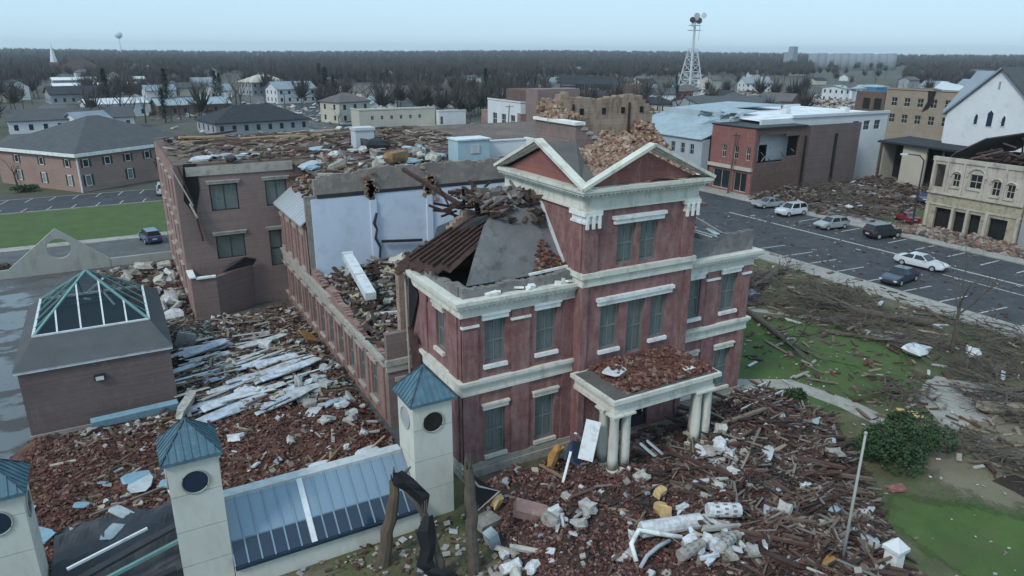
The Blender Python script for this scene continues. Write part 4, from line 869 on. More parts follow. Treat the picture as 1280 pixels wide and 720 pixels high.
def strew(n, zone, h, name, kind, dims, mat, label, cat, group, rz=None, rzv=3.14, tilt=0.15, sv=(0.7, 1.2), nv=4, seed=1, keep=None, lump=False, bend=0.0):
    rr = random.Random(seed); c = 0
    while c < n:
        x, y = rr.uniform(zone[0], zone[1]), rr.uniform(zone[2], zone[3])
        if keep and not keep(x, y, rr): continue
        me = lump_mesh(kind, dims, mat, rr.randrange(nv)) if lump else plank_mesh(kind, dims[0], dims[1], dims[2], mat, rr.randrange(nv), bend)
        s = rr.uniform(*sv); a = (rz if rz is not None else 0)+rr.uniform(-rzv, rzv)
        put(name, me, (x, y, h(x, y)+dims[2]*s*0.5+rr.random()**2*0.18), rr.uniform(-tilt, tilt)*1.5, rr.uniform(-tilt, tilt), a, label, cat, group, (s*rr.uniform(0.75, 1.2), s*rr.uniform(0.8, 1.2), s))
        c += 1

# courtyard between pavilion, annex and rear wing
def yard_shape(x, y):
    s = 1.0
    if x < 1.6 and y > 43: s *= max(0, 1-(1.6-x)/0.6)
    if y > 57.5 and x < 10: s *= 0.35
    return s
def hy(x, y):
    return max(hy1(x, y), hy2(x, y), 0.02)
hy1 = heap('yard_brick_mound', -7.5, 11.95, 29.0, 44.0, 1.15, 'rubble_red', 'low mound of red brick rubble behind the white towers|rubble', 0.45, 2.0, 2.0, 0.0, None, yard_shape)
hy2 = heap('yard_lumber_mound', 0.6, 11.95, 39.0, 61.5, 1.2, 'rubble_grey', 'low mound of grey lumber rubble beside the rear wing|rubble', 0.45, 1.6, 3.0, 0.0, None, yard_shape)
inyard = lambda x, y, rr: (not (x < 1.8 and y > 43.4)) and x < 11.6 and not (x > 3.8 and y > 59.2)
redz = lambda x, y, rr: inyard(x, y, rr) and (y < 41.5 or rr.random() < 0.12) and (rr.random() < 0.4+0.6*min(1, max(0, 0.5+1.5*nz(x, y, 0.3, 5))))
loose('yard_bricks', 11000, (-6.5, 11.7, 29.6, 59), hy, 'loose_brick', 'loose red bricks scattered thickly over the yard mound|bricks', (0.105, 0.05, 0.036), (0.55, 1.1), 0.7, keep=redz)
loose('yard_splinters', 3000, (-5, 11.6, 33, 61), hy, 'splinters', 'short splinters of lumber scattered over the yard mound|splinters', (0.4, 0.05, 0.03), (0.4, 1.5), 0.3, keep=lambda x, y, rr: inyard(x, y, rr) and (y > 40 or rr.random() < 0.25))
loose('yard_scraps', 700, (-4, 11.6, 32, 61), hy, 'bits_pale', 'small pale scraps of plaster and siding in the yard rubble|scraps', (0.16, 0.12, 0.03), (0.4, 1.5), 0.5, keep=lambda x, y, rr: inyard(x, y, rr) and (y > 40 or rr.random() < 0.3))
AXW = R(12)
strew(64, (2.0, 9.0, 41.5, 53.5), lambda x, y: hy(x, y)+0.15, 'white_board', 'wb', (3.4, 0.24, 0.05), 'board_pale', 'long pale painted siding board lying in the yard beside skylight pavilion', 'board', 'siding boards in the yard', AXW, 0.3, 0.06, (0.6, 1.15), 5, 21, inyard)
strew(26, (2.3, 8.2, 40.0, 51.5), lambda x, y: hy(x, y)+0.22, 'wall_panel', 'wp', (4.4, 0.9, 0.08), 'panel_blue', 'wide bluish white wall panel lying flat among siding boards', 'panel', 'wall panels in the yard', AXW, 0.22, 0.07, (0.6, 1.05), 4, 22, inyard)
strew(90, (1.9, 11.4, 40, 60.5), lambda x, y: hy(x, y)+0.08, 'broken_plank', 'bp', (2.1, 0.17, 0.05), 'board_raw', 'short broken brown plank lying in the yard rubble', 'plank', 'planks in the yard', None, 3.14, 0.18, (0.5, 1.3), 5, 23, inyard)
strew(34, (3.5, 11.4, 33, 60.5), hy, 'plaster_chunk', 'pc', (0.8, 0.6, 0.35), 'plaster_lump', 'jagged white chunk of plaster lying in the yard rubble', 'chunk', 'plaster chunks in the yard', None, 3.14, 0.4, (0.4, 1.2), 4, 24, inyard, True)
strew(22, (8, 11.4, 36, 47), hy, 'insulation_lump', 'il', (0.9, 0.6, 0.4), 'insulation', 'pale yellowish lump of insulation heaped against rear wing wall', 'insulation', 'insulation lumps against the wing', None, 3.14, 0.4, (0.4, 1.1), 4, 25, inyard, True)
strew(9, (7.5, 11.2, 38, 44), hy, 'crumpled_sheet', 'cs', (1.3, 0.7, 0.1), 'sheet_metal', 'crumpled pale blue metal sheet beside rear wing wall', 'sheet', 'metal sheets by the wing', AXW, 0.6, 0.2, (0.5, 1.1), 4, 26, inyard, False, 0.3)
strew(7, (-4.5, 2.5, 31, 40), hy, 'long_timber', 'lt', (3.0, 0.14, 0.12), 'board_raw', 'long bare timber lying on red bricks in front of skylight pavilion', 'timber', 'timbers before the pavilion', None, 3.14, 0.1, (0.6, 1.1), 4, 27)
strew(26, (-1.5, 4.0, 60, 78), lambda x, y: 0.15, 'wall_chunk', 'wc', (1.3, 0.95, 0.6), 'plaster_lump', 'big grey white chunk of broken wall behind skylight pavilion', 'chunk', 'wall chunks behind the pavilion', None, 3.14, 0.5, (0.4, 1.25), 5, 28, lambda x, y, rr: x < 3.6 and x > 0.3-(y-60)*0.1, True)
loose('back_scraps', 900, (-3, 4.0, 59, 79), lambda x, y: 0.03, 'splinters', 'small scraps of masonry and lumber behind skylight pavilion|scraps', (0.25, 0.14, 0.06), (0.4, 1.6), 0.6)
# single eye-catching pieces in the yard
def single(name, me, loc, r, label, cat, s=1.0): return put(name, me, loc, *r, label, cat, None, s)
single('plywood_sheet', plank_mesh('ply', 1.7, 1.2, 0.05, 'orange_wood', 1), (10.7, 49.3, 1.2), (0.5, 0.5, 0.6), 'orange plywood sheet leaning against the rear wing wall', 'plywood')
single('siding_slab', plank_mesh('slab', 2.4, 1.3, 0.06, 'white_metal', 2), (2.7, 52.8, 1.1), (0.6, 0.9, 1.9), 'white slab leaning on the corner of skylight pavilion', 'slab')
single('fallen_gutter', plank_mesh('gut', 4.6, 0.55, 0.4, 'sheet_metal', 3, 0, False), (-1.0, 43.2, 0.75), (0.1, 0.02, 0.1), 'pale blue metal gutter fallen along the foot of skylight pavilion', 'gutter')
single('insulation_roll', plank_mesh('roll', 3.6, 0.5, 0.45, 'plaster_lump', 4, 0.05), (1.7, 42.3, 1.1), (0.2, 0.1, 1.25), 'long white torn roll lying beside the skylight pavilion corner', 'roll')
single('cream_block', lump_mesh('cb', (1.25, 0.5, 0.4), 'bits_pale', 5), (1.1, 35.6, 1.0), (0, 0.1, 0.3), 'cream coloured block lying alone on red bricks', 'block')
single('white_offcut', plank_mesh('oc', 1.3, 0.35, 0.08, 'board_pale', 6), (1.3, 32.9, 0.9), (0.2, 0.3, -0.9), 'short white offcut lying on dark roofing by the round-windowed tower', 'offcut')

for i, (x, y, L_, w_, a_, lab) in enumerate(((9.6, 32.2, 1.6, 1.1, .4, 'broad torn white sheet beside the white tower and glazed walk'), (8.2, 31.6, 1.0, .6, 1.2, 'small torn white sheet left of the broad torn sheet'), (10.5, 31.0, 1.9, .3, 1.0, 'thick white strip against the white tower foot'), (7.0, 32.4, 1.3, .5, .2, 'bent white sheet on red bricks behind the glazed walk'))):
    single('torn_white_sheet', plank_mesh('tws', L_, w_, .12, 'white_metal', 50+i, .12), (x, y, hy(x, y)+.3), (.15, .12, a_), lab, 'sheet')
strew(14, (6.2, 10.6, 29.6, 33), lambda x, y: hy(x, y)+.12, 'bare_batten', 'bb', (2.2, .12, .09), 'board_tan', 'bare tan batten lying on bricks behind the glazed walk', 'batten', 'battens behind the glazed walk', R(50), .5, .12, (.5, 1.1), 4, 53)
# white beam and other big pieces in the rear wing
dk = thing('ventilation_duct', (15.6, 45, 5.6), 'long bluish white duct lying on debris in the roofless rear wing', 'duct')
m = MB(); m.beam((13.95, 48.9, 6.9), (13.35, 42.2, 6.0), 0.7, 0.5); m.build('body', 'white_metal', dk)
m = MB(); m.beam((13.98, 49.2, 6.95), (13.95, 48.9, 6.9), 0.8, 0.6); m.build('flange', 'lattice_metal', dk); m = MB(); m.beam((13.62, 45.2, 6.41), (13.63, 45.35, 6.43), 0.75, 0.55); m.build('flange', 'lattice_metal', dk)
strew(26, (13.2, 20.5, 38, 51), wing_h, 'wing_joist', 'wj', (3.0, 0.18, 0.16), 'board_dark', 'dark joist jutting from debris in the roofless rear wing', 'joist', 'joists in the rear wing', None, 3.14, 0.35, (0.5, 1.2), 5, 31)
strew(14, (13.0, 19, 39, 50), wing_h, 'wing_pipe', 'wpp', (2.2, 0.3, 0.25), 'plaster_lump', 'pale length of ducting among insulation in the roofless rear wing', 'ducting', 'ducting in the rear wing', None, 1.0, 0.2, (0.5, 1.1), 5, 32)

strew(30, (13, 19.5, 38, 51), wing_h, 'insulation_batt', 'ib', (0.9, 0.6, 0.3), 'batt_yellow', 'pale yellow insulation batt in the roofless rear wing', 'insulation', 'insulation batts in the rear wing', None, 3.14, 0.5, (0.4, 1.2), 5, 33, None, True)
# annex roof litter
hr = lambda x, y: 12.46
strew(44, (8, 27, 75, 82.4), hr, 'roof_lumber', 'rl', (5.5, 0.34, 0.2), 'board_tan', 'long tan board thrown across the flat annex roof', 'board', 'boards on the annex roof', R(10), 0.35, 0.04, (0.5, 1.2), 5, 41)
strew(44, (5, 28, 62.8, 82), hr, 'roof_scrap', 'rs', (1.6, 0.5, 0.2), 'board_dark', 'dark scrap of torn roofing on the flat annex roof', 'roofing', 'roofing scraps on the annex roof', None, 3.14, 0.15, (0.5, 1.4), 5, 42)
hr2 = lambda x, y: 12.22 if y < 62 else 12.46
strew(36, (6, 26, 53.2, 66), hr2, 'roof_sheet', 'rsh', (1.9, 0.8, 0.15), 'sheet_metal', 'bent grey blue metal sheet on the torn annex roof', 'sheet', 'metal sheets on the annex roof', None, 3.14, 0.2, (0.4, 1.3), 5, 43, lambda x, y, rr: y > 62.3 or x > 13.8, False, 0.12)
strew(16, (8, 25, 53.5, 64), hr2, 'roof_chunk', 'rc', (1.1, 0.8, 0.6), 'plaster_lump', 'pale chunk of torn parapet on the annex roof', 'chunk', 'parapet chunks on the annex roof', None, 3.14, 0.4, (0.4, 1.2), 4, 44, lambda x, y, rr: y > 62.3 or x > 13.8, True)
loose('roof_splinters', 1200, (4.6, 33, 53.2, 82.5), hr2, 'splinters', 'splinters of lumber and roofing strewn over the annex roof|splinters', (0.45, 0.07, 0.04), (0.4, 1.8), 0.2, keep=lambda x, y, rr: y > 62.3 or x > 13.8)
single('tarpaulin_bundle', lump_mesh('tb', (1.8, 1.0, 0.9), 'bundle_tan', 7), (20.4, 55.5, 12.9), (0, 0, 0.4), 'orange tan bundle of wood on the annex roof beside the blue housing', 'bundle')
single('roof_cowl', lump_mesh('rcw', (2.4, 1.2, 1.0), 'dark_metal', 8), (21.6, 64.2, 12.9), (0, 0.1, 0.2), 'black crumpled roofing pile in front of the grey air conditioning unit', 'roofing pile')

# ------------------------------------------------------------------ skylight pavilion
SP = thing('skylight_pavilion', (-2.5, 49, 0), 'low dark brick pavilion with glass pyramid skylight on grey hipped roof', 'pavilion')
m = MB(); m.box(-6.3, 1.35, 44.1, 56.2, 0, 4.1); m.build('wall', 'dark_brick', SP)
m = MB(); m.box(-6.45, 1.5, 43.95, 56.35, 4.1, 4.28); m.build('eaves_board', 'white_metal', SP)
GX0, GX1, GY0, GY1 = -5.55, 0.55, 47.0, 54.6; GZ = 5.15
m = MB(); o_ = [(-6.5, 43.9, 4.28), (1.55, 43.9, 4.28), (1.55, 56.4, 4.28), (-6.5, 56.4, 4.28)]; i_ = [(GX0, GY0, GZ), (GX1, GY0, GZ), (GX1, GY1, GZ), (GX0, GY1, GZ)]
m.add(o_+i_, [(0, 1, 5, 4), (1, 2, 6, 5), (2, 3, 7, 6), (3, 0, 4, 7)]); m.build('roof', 'shingle', SP)
m = MB(); m.box(-6.3, 1.3, 44.2, 56.1, -0.05, 0.02); m.box(-5.9, 0.9, 46.6, 55.0, 4.3, 4.34); m.build('floor', 'interior_dark', SP)  # upper near-black sheet added below the glass, standing for interior shade
m = MB(); m.box(-6.36, 1.42, 44.0, 44.12, -0.02, 0.28); m.build('plinth', 'concrete', SP)
AP = Vector(((GX0+GX1)/2, 50.8, 7.75)); ring = [Vector(p) for p in i_]; n = 5
for s_ in range(4):
    a, b = ring[s_], ring[(s_+1) % 4]
    for k in range(n):
        p, q = a.lerp(b, k/n), a.lerp(b, (k+1)/n)
        # panes follow vertical glazing bars up to the hips
        def up(pt):
            t = (pt-a).length/(b-a).length; return (a.lerp(AP, min(1, 2*t)) if t <= 0.5 else b.lerp(AP, min(1, 2*(1-t))))
        pts = [p, q, up(q), up(p)]
        if k == 0: pts = [p, q, up(q)]
        if k == n-1: pts = [p, q, up(p)]
        if k == n//2: pts = [p, q, up(q), AP, up(p)]
        g = MB(); g.add(pts, [tuple(range(len(pts)))]); g.build('pane', 'pyramid_glass', SP)
        if k: f = MB(); f.beam(p, up(p), 0.09, 0.09); f.build('glazing_bar', 'white_metal' if s_ == 0 else 'teal_frame', SP)
    f = MB(); f.beam(a, AP, 0.14, 0.12); f.build('hip_bar', 'teal_frame', SP)
    f = MB(); f.beam(a, b, 0.14, 0.14); f.build('sill_bar', 'white_metal', SP)
m = MB(); m.box(-2.75, -2.2, 43.9, 44.1, 2.95, 3.3); lp = m.build('wall_lamp', 'dark_metal', SP); m = MB(); m.box(-2.68, -2.27, 43.86, 43.9, 2.98, 3.2); m.build('lens', 'white_metal', lp)
# broken white bits caught inside the pyramid
for i in range(4):
    m = MB(); c = Vector((rnd.uniform(-3.4, -1.4), rnd.uniform(49.6, 50.6), 5.9+0.3*i)); d = Vector((rnd.uniform(-1, 1), 0.1, rnd.uniform(-0.5, 0.9)))*0.5; m.beam(c-d, c+d, 0.12, 0.1); m.build('broken_bar', 'white_metal', SP)

# ------------------------------------------------------------------ gable wall with round opening, low walls
GW = thing('gable_screen_wall', (-5.8, 81, 0), 'grey concrete gable screen wall with a round opening', 'screen wall')
m = MB(); cxg, czg, rg = -5.85, 2.45, 1.02; n = 36
outer = [(-10.2, 0), (-1.7, 0), (-1.7, 0.9), (-5.9, 4.45), (-10.2, 0.95)]
def ray_poly(ang):
    d = (math.cos(ang), math.sin(ang)); best = 1e9
    for (x1, y1), (x2, y2) in zip(outer, outer[1:]+outer[:1]):
        ex, ey = x2-x1, y2-y1; den = d[0]*ey-d[1]*ex
        if abs(den) < 1e-9: continue
        t = ((x1-cxg)*ey-(y1-czg)*ex)/den; u = ((x1-cxg)*d[1]-(y1-czg)*d[0])/den
        if t > 0 and -1e-6 <= u <= 1+1e-6: best = min(best, t)
    return (cxg+d[0]*best, czg+d[1]*best)
angs = sorted([2*math.pi*k/n for k in range(n)]+[math.atan2(y-czg, x-cxg) % (2*math.pi) for x, y in outer])
for yy in (80.8, 81.2):
    for a in angs:
        o_ = ray_poly(a); m.v += [(o_[0], yy, o_[1]), (cxg+rg*math.cos(a), yy, czg+rg*math.sin(a))]
N = len(angs)
for k in range(N):
    a, b = 2*k, 2*((k+1) % N); o2 = 2*N
    m.f += [(a, b, b+1, a+1), (a+o2, a+1+o2, b+1+o2, b+o2), (a+1, b+1, b+1+o2, a+1+o2), (a, a+o2, b+o2, b)]
m.build('gable', 'gable_concrete', GW)
m = MB(); m.box(-1.7, 4.1, 80.85, 81.15, 0, 0.85); m.build('low_wall', 'gable_concrete', GW); m = MB(); m.box(-40, -10.2, 80.85, 81.15, 0, 0.85); m.build('low_wall', 'gable_concrete', GW)

# ------------------------------------------------------------------ clock-like towers with teal roofs and the glazed walk
def tower(cx, cy, s, h, ap, label, disc_mat, rotz=0.0):
    T = thing('entrance_tower', (cx, cy, 0), label, 'tower')
    m = MB(); m.box(cx-s, cx+s, cy-s, cy+s, 0, h); m.build('shaft', 'tower_concrete', T)
    for z in (1.6, 3.2, 4.8): j = MB(); j.box(cx-s-0.004, cx+s+0.004, cy-s-0.004, cy+s+0.004, z, z+0.03); j.build('joint', 'gable_concrete', T)
    e = s+0.17; m = MB(); m.box(cx-e, cx+e, cy-e, cy+e, h, h+0.14); A = (cx, cy, ap)
    m.add([(cx-e, cy-e, h+0.14), (cx+e, cy-e, h+0.14), (cx+e, cy+e, h+0.14), (cx-e, cy+e, h+0.14), A], [(0, 1, 4), (1, 2, 4), (2, 3, 4), (3, 0, 4)])
    r = m.build('roof', 'teal_metal', T)
    for i in range(4):
        c0 = [(-e, -e), (e, -e), (e, e), (-e, e)]; a, b = c0[i], c0[(i+1) % 4]; f = MB()
        for k in range(9):
            t = k/8; p = Vector((cx+lerp(a[0], b[0], t), cy+lerp(a[1], b[1], t), h+0.15)); tt = 1-abs(2*t-1)
            mid = Vector((cx, cy, ap)); hip = Vector((cx+(a if t < 0.5 else b)[0], cy+(a if t < 0.5 else b)[1], h+0.15))
            q = hip.lerp(mid, tt) if 0 < tt else p
            if tt > 0: f.beam(p, q, 0.045, 0.07)
            else: f.beam(p, mid, 0.07, 0.08)
        f.build('standing_seam', 'teal_metal', r)
    for dx, dy in ((0, -1), (-1, 0), (1, 0), (0, 1)):
        mm = MB(); k = 28; rr = s*0.52; c = Vector((cx+dx*(s+0.01), cy+dy*(s+0.01), h-0.95)); u = Vector((-dy, dx, 0)); u = u if True else u
        pts = [c+u*rr*math.cos(2*math.pi*i/k)+Vector((0, 0, rr*math.sin(2*math.pi*i/k))) for i in range(k)]
        mm.prism(pts if Vector((dx, dy, 0)).dot((pts[0]-c).cross(pts[1]-c)) > 0 else pts[::-1], Vector((dx, dy, 0))*0.012); mm.build('round_window', disc_mat if (dx, dy) != (-1, 0) or disc_mat == 'deep_pane' else 'grey_siding', T)
        mm = MB(); mm.tube([c+Vector((dx, dy, 0))*0.02+u*rr*1.03*math.cos(2*math.pi*i/k)+Vector((0, 0, rr*1.03*math.sin(2*math.pi*i/k))) for i in range(k+1)], [0.035]*(k+1), 6); mm.build('ring', 'gable_concrete', T)
    return T
tower(10.95, 27.55, 0.95, 6.05, 7.55, 'white tower with teal roof standing against the courthouse corner', 'interior_dark')
tower(0.95, 27.3, 0.92, 6.25, 7.6, 'white tower with teal roof and blue round window at the glazed walk end', 'deep_pane')
tower(-5.65, 29.0, 0.92, 5.6, 6.9, 'white tower with teal roof beside the collapsed dark walkway', 'deep_pane')
GL = thing('glazed_walk', (6, 27, 0), 'low walkway with sloping blue glass roof between the two white towers', 'walkway')
gx0, gx1 = 1.9, 9.95
m = MB(); m.box(gx0, gx1, 26.1, 26.4, 0, 1.0); m.build('front_wall', 'tower_concrete', GL); m = MB(); m.box(gx0, gx1, 28.4, 28.7, 0, 2.9); m.build('rear_wall', 'tower_concrete', GL)
m = MB(); m.box(gx0, gx1, 28.2, 28.75, 2.95, 3.12); m.build('ridge', 'sheet_metal', GL); m = MB(); m.box(gx0, gx1, 25.95, 26.3, 1.0, 1.14); m.build('eaves', 'deep_pane', GL)
lo, hi = Vector((0, 26.05, 1.16)), Vector((0, 28.25, 3.0)); md = lo.lerp(hi, 0.36); k = 15; bars = [lerp(gx0, gx1, i/k) for i in range(k+1)]
for i in range(k):
    a, b = bars[i], bars[i+1]
    g = MB(); g.add([(a, md.y, md.z), (b, md.y, md.z), (b, hi.y, hi.z), (a, hi.y, hi.z)], [(0, 1, 2, 3)]); g.build('roof_pane', 'sky_reflect_glass', GL)
    g = MB(); g.add([(a, lo.y, lo.z), (b, lo.y, lo.z), (b, md.y, md.z), (a, md.y, md.z)], [(0, 1, 2, 3)]); g.build('lower_pane', 'deep_pane', GL)
for i, x in enumerate(bars):
    wide = i in (6,); f = MB(); f.beam((x, lo.y-0.02, lo.z), (x, hi.y, hi.z+0.02), 0.24 if wide else 0.06, 0.1 if wide else 0.06); f.build('glazing_bar', 'white_metal' if wide else 'sash_blue', GL)
f = MB(); f.beam((gx0, md.y, md.z+0.01), (gx1, md.y, md.z+0.01), 0.06, 0.06); f.build('glazing_bar', 'sash_blue', GL)
# collapsed walk on the other side: sagging dark roofing and bent ridge
CW = thing('collapsed_walk', (-2, 29, 0), 'collapsed walkway of sagging black roofing between white towers', 'walkway')
m = MB(); NX, NY = 26, 14
for j in range(NY+1):
    for i in range(NX+1):
        u, v = i/NX, j/NY; x = lerp(-4.6, 0.2, u); y = lerp(26.2, 33.0, v)+0.5*nz(x, 3, 0.6); z = 0.5+0.9*math.sin(v*2.6)*(0.6+0.4*nz(x, y, 0.5))+0.35*nz(x, y, 0.8)+0.12*nz(x, y, 2.2); m.v.append((x, y, max(0.05, z)))
m.f = [(j*(NX+1)+i, j*(NX+1)+i+1, (j+1)*(NX+1)+i+1, (j+1)*(NX+1)+i) for j in range(NY) for i in range(NX)]
m.build('sagging_roof', 'asphalt', CW)
for a, b, w, h, mt in (((-4.4, 27.4, 1.5), (0.1, 28.4, 2.3), 0.35, 0.12, 'dark_metal'), ((-4.2, 27.0, 1.3), (0.2, 27.9, 1.9), 0.14, 0.14, 'teal_frame'), ((-4.3, 26.6, 0.8), (-0.2, 27.2, 1.1), 0.3, 0.1, 'dark_metal'), ((-3.9, 28.1, 1.9), (-1.0, 28.9, 2.2), 0.1, 0.1, 'white_metal'), ((-4.1, 26.9, 0.2), (-4.1, 26.9, 1.3), 0.1, 0.1, 'white_metal')):
    m = MB(); m.beam(a, b, w, h); m.build('bent_rail', mt, CW)
strew(18, (-7.5, 0.4, 29.5, 35.5), lambda x, y: max(0.3, hy(x, y)) + 0.25, 'roofing_slab', 'rsl', (1.2, 0.7, 0.08), 'sheet_metal', 'grey roofing slab lying behind the collapsed walkway', 'slab', 'roofing slabs behind the walkway', None, 3.14, 0.2, (0.5, 1.3), 5, 51)

# ------------------------------------------------------------------ rubble field in front of the porch
def front_shape(x, y):
    s = 1.0
    s *= max(0.0, min(1, (x-12.4-max(0, 21-y)*0.25)/2.0)); s *= max(0.1, min(1, (28.2-y)/1.4))
    edge = 34.5 if y > 24 else 29.0+(y-17)*0.85
    s *= max(0.0, min(1, (edge+1.5-x)/2.5))
    if 19.2 < x < 26.6 and y > 24.2: s *= 0.3
    return s
hf = heap('porch_rubble_mound', 11.5, 38, 6.0, 28.3, 1.9, 'rubble_dark', 'wide mound of brick and lumber rubble in front of the porch|rubble', 0.45, 1.5, 7.0, 0.0, None, front_shape)
infront = lambda x, y, rr: front_shape(x, y) > 0.25 and not (19.3 < x < 26.6 and y > 24.0)
brickish = lambda x, y, rr: infront(x, y, rr) and rr.random() < max(0.04, min(1, 1.2-(x-20)/6.0-(0.4 if y < 15 else 0))) * min(1, 0.55+1.3*nz(x, y, 0.35, 8)+0.35) or (infront(x, y, rr) and 28 < x < 34 and y > 21 and rr.random() < 0.5+nz(x, y, 0.5, 1))
loose('porch_bricks', 15000, (12.4, 35.5, 9, 27.8), hf, 'maroon_brick', 'loose dark red bricks scattered thickly before the porch|bricks', (0.105, 0.05, 0.036), (0.55, 1.1), 0.7, keep=brickish)
loose('porch_splinters', 4600, (18, 36.5, 7, 27.8), hf, 'dark_splinters', 'dark splintered lumber scattered over the mound right of the porch|splinters', (0.6, 0.028, 0.016), (0.3, 1.9), 0.35, keep=lambda x, y, rr: infront(x, y, rr) and rr.random() < min(1, max(0.1, (x-19)/6)))
loose('porch_scraps', 520, (12.6, 36, 7, 27.8), hf, 'bits_pale', 'small pale plaster scraps scattered over the mound before the porch|scraps', (0.13, 0.1, 0.04), (0.4, 1.5), 0.5, keep=infront)
loose('lawn_scraps', 450, (27, 46, 6.5, 40), lambda x, y: 0.03, 'bits_pale', 'small white scraps dotted over the courthouse lawn|scraps', (0.07, 0.04, 0.012), (0.3, 1.6), 0.3)
strew(150, (21, 35.5, 8, 27.5), hf, 'dark_timber', 'dt', (2.8, 0.15, 0.1), 'board_dark', 'dark brown timber lying in the mound right of the porch', 'timber', 'dark timbers before the courthouse', R(-35), 0.9, 0.16, (0.45, 1.5), 6, 61, infront)
strew(60, (15, 35.5, 8, 27.5), hf, 'grey_plank', 'gp', (1.9, 0.18, 0.05), 'board_raw', 'weathered brown plank lying in the mound before the courthouse', 'plank', 'planks before the courthouse', R(-30), 1.2, 0.15, (0.5, 1.3), 5, 62, infront)
strew(40, (19, 34, 9, 27), hf, 'white_plank', 'wpl', (1.7, 0.2, 0.06), 'board_pale', 'white painted plank lying in the mound before the courthouse', 'plank', 'white planks before the courthouse', None, 3.14, 0.2, (0.5, 1.2), 5, 63, infront)
strew(34, (13.5, 33, 9, 27), hf, 'plaster_lump', 'pl', (0.75, 0.5, 0.4), 'plaster_lump', 'lumpy white chunk of plaster moulding in the mound before the courthouse', 'chunk', 'plaster chunks before the courthouse', None, 3.14, 0.4, (0.4, 1.1), 5, 64, infront, True)
strew(20, (22, 35, 13, 27.5), hf, 'torn_sheet', 'ts', (1.0, 0.7, 0.1), 'sheet_metal', 'torn bluish grey sheet caught in the mound right of the porch', 'sheet', 'torn sheets before the courthouse', None, 3.14, 0.3, (0.4, 1.1), 5, 65, infront, False, 0.3)
def fp(x, y, dz=0.0):       # a spot on the front mound
    p = atZ(x, y, 0.8); return (p.x, p.y, hf(p.x, p.y)+dz)
# white perforated column drums and capitals that fell from the cupola
def drum(loc, L, r, rz, ry, label, holes=True):
    T = thing('fallen_drum', loc, label, 'drum'); T.rotation_euler = (0, ry, rz)
    m = MB(); m.tube([(-L/2, 0, 0), (-L/2+0.06, 0, 0), (L/2-0.06, 0, 0), (L/2, 0, 0)], [r*0.86, r, r, r*0.88], 14); b = MB.mesh(m, 'body', 'plaster_lump', (0, 0, 0), False)
    o = bpy.data.objects.new('body', b); COL.objects.link(o); o.parent = T
    if holes:
        for i in range(3):
            for k in range(9):
                h = MB(); a = 2*math.pi*k/9+i*0.3; x = (i-1)*L*0.26; c = Vector((x, math.cos(a)*r, math.sin(a)*r)); h.obox(c, (L*0.055, 0.05, 0.012), Matrix(((1, 0, 0), (0, -math.sin(a), math.cos(a)), (0, math.cos(a), math.sin(a)))).transposed())
                o = bpy.data.objects.new('coffer', h.mesh('coffer', 'grey_masonry')); COL.objects.link(o); o.parent = T
drum(fp(838, 670, 0.45), 3.0, 0.36, R(-12), 0.06, 'long grey fallen column lying on red bricks', False)
drum(fp(902, 660, 0.5), 1.55, 0.32, R(-22), 0.1, 'stubby white fluted drum lying near the long fallen column')
drum(fp(906, 686, 0.35), 1.3, 0.24, R(-10), 0.05, 'small white drum beside the stubby fluted drum')
drum(fp(862, 706, 0.35), 1.35, 0.26, R(5), 0.0, 'white pierced drum at the foot of long fallen column')
drum(fp(905, 700, 0.4), 1.1, 0.22, R(15), 0.1, 'short white drum next to the pierced drum')
def bent(name, pts, r, mat, label, cat):
    m = MB(); m.tube(pts, [r]*len(pts), 8); o = m.build(name, mat, smooth=True, org=tuple(pts[0])); return tag(o, label, cat)
p0 = Vector(fp(795, 705, 0.2)); bent('arched_moulding', [p0, p0+Vector((0.1, 0.5, 0.5)), p0+Vector((0.7, 0.8, 0.75)), p0+Vector((1.5, 0.5, 0.5)), p0+Vector((2.5, 0.0, 0.25))], 0.11, 'white_trim', 'bent white arched moulding beside the long fallen column', 'moulding')
p0 = Vector(fp(800, 712, 0.15)); bent('arched_moulding', [p0, p0+Vector((0.5, 0.2, 0.25)), p0+Vector((1.2, 0.3, 0.4)), p0+Vector((1.9, 0.4, 0.35))], 0.09, 'grey_siding', 'bent grey moulding in front of the long fallen column', 'moulding')
for (x, y, s, lab) in ((607, 642, 0.55, 'white square box slab lying beside the courthouse corner'),):
    single('box_slab', plank_mesh('bxs', 1.3, 0.85, 0.3, 'plaster_lump', 11, 0, False), fp(x, y, 0.35), (0.1, 0.15, 0.3), lab, 'slab')
single('grey_cabinet', plank_mesh('cab', 0.9, 0.55, 0.5, 'grey_siding', 12, 0, False), fp(615, 664, 0.4), (0.1, 1.3, 0.2), 'upright grey cabinet standing near the courthouse corner', 'cabinet')
single('yellow_cushion', lump_mesh('cus', (0.6, 0.35, 0.6), 'tan_board', 13), fp(622, 628, 0.45), (0.3, 0.2, 0.4), 'yellowish cushion shape lying by the courthouse corner', 'cushion')
single('brick_chunk', plank_mesh('bch', 1.5, 0.8, 0.45, 'pink_brick', 14, 0, False), fp(663, 645, 0.25), (0.2, 0.3, -0.5), 'broken block of pink brickwork lying in red rubble', 'brickwork')
single('tall_white_panel', plank_mesh('twp', 2.0, 0.75, 0.07, 'white_metal', 15, 0, False), fp(735, 592, 1.1), (0.3, -1.15, 0.5), 'white rectangular panel leaning beside the porch columns', 'panel')
single('white_strip', plank_mesh('wst', 2.3, 0.18, 0.08, 'white_metal', 16, 0, False), fp(728, 566, 1.2), (0.0, 0.85, 0.4), 'narrow white strip leaning behind the white panel', 'strip')
single('white_strip', plank_mesh('wst', 2.3, 0.18, 0.08, 'white_metal', 16, 0, False), fp(708, 597, 0.7), (0.0, -0.9, 0.6), 'short white strip leaning left of the white panel', 'strip', 0.7)
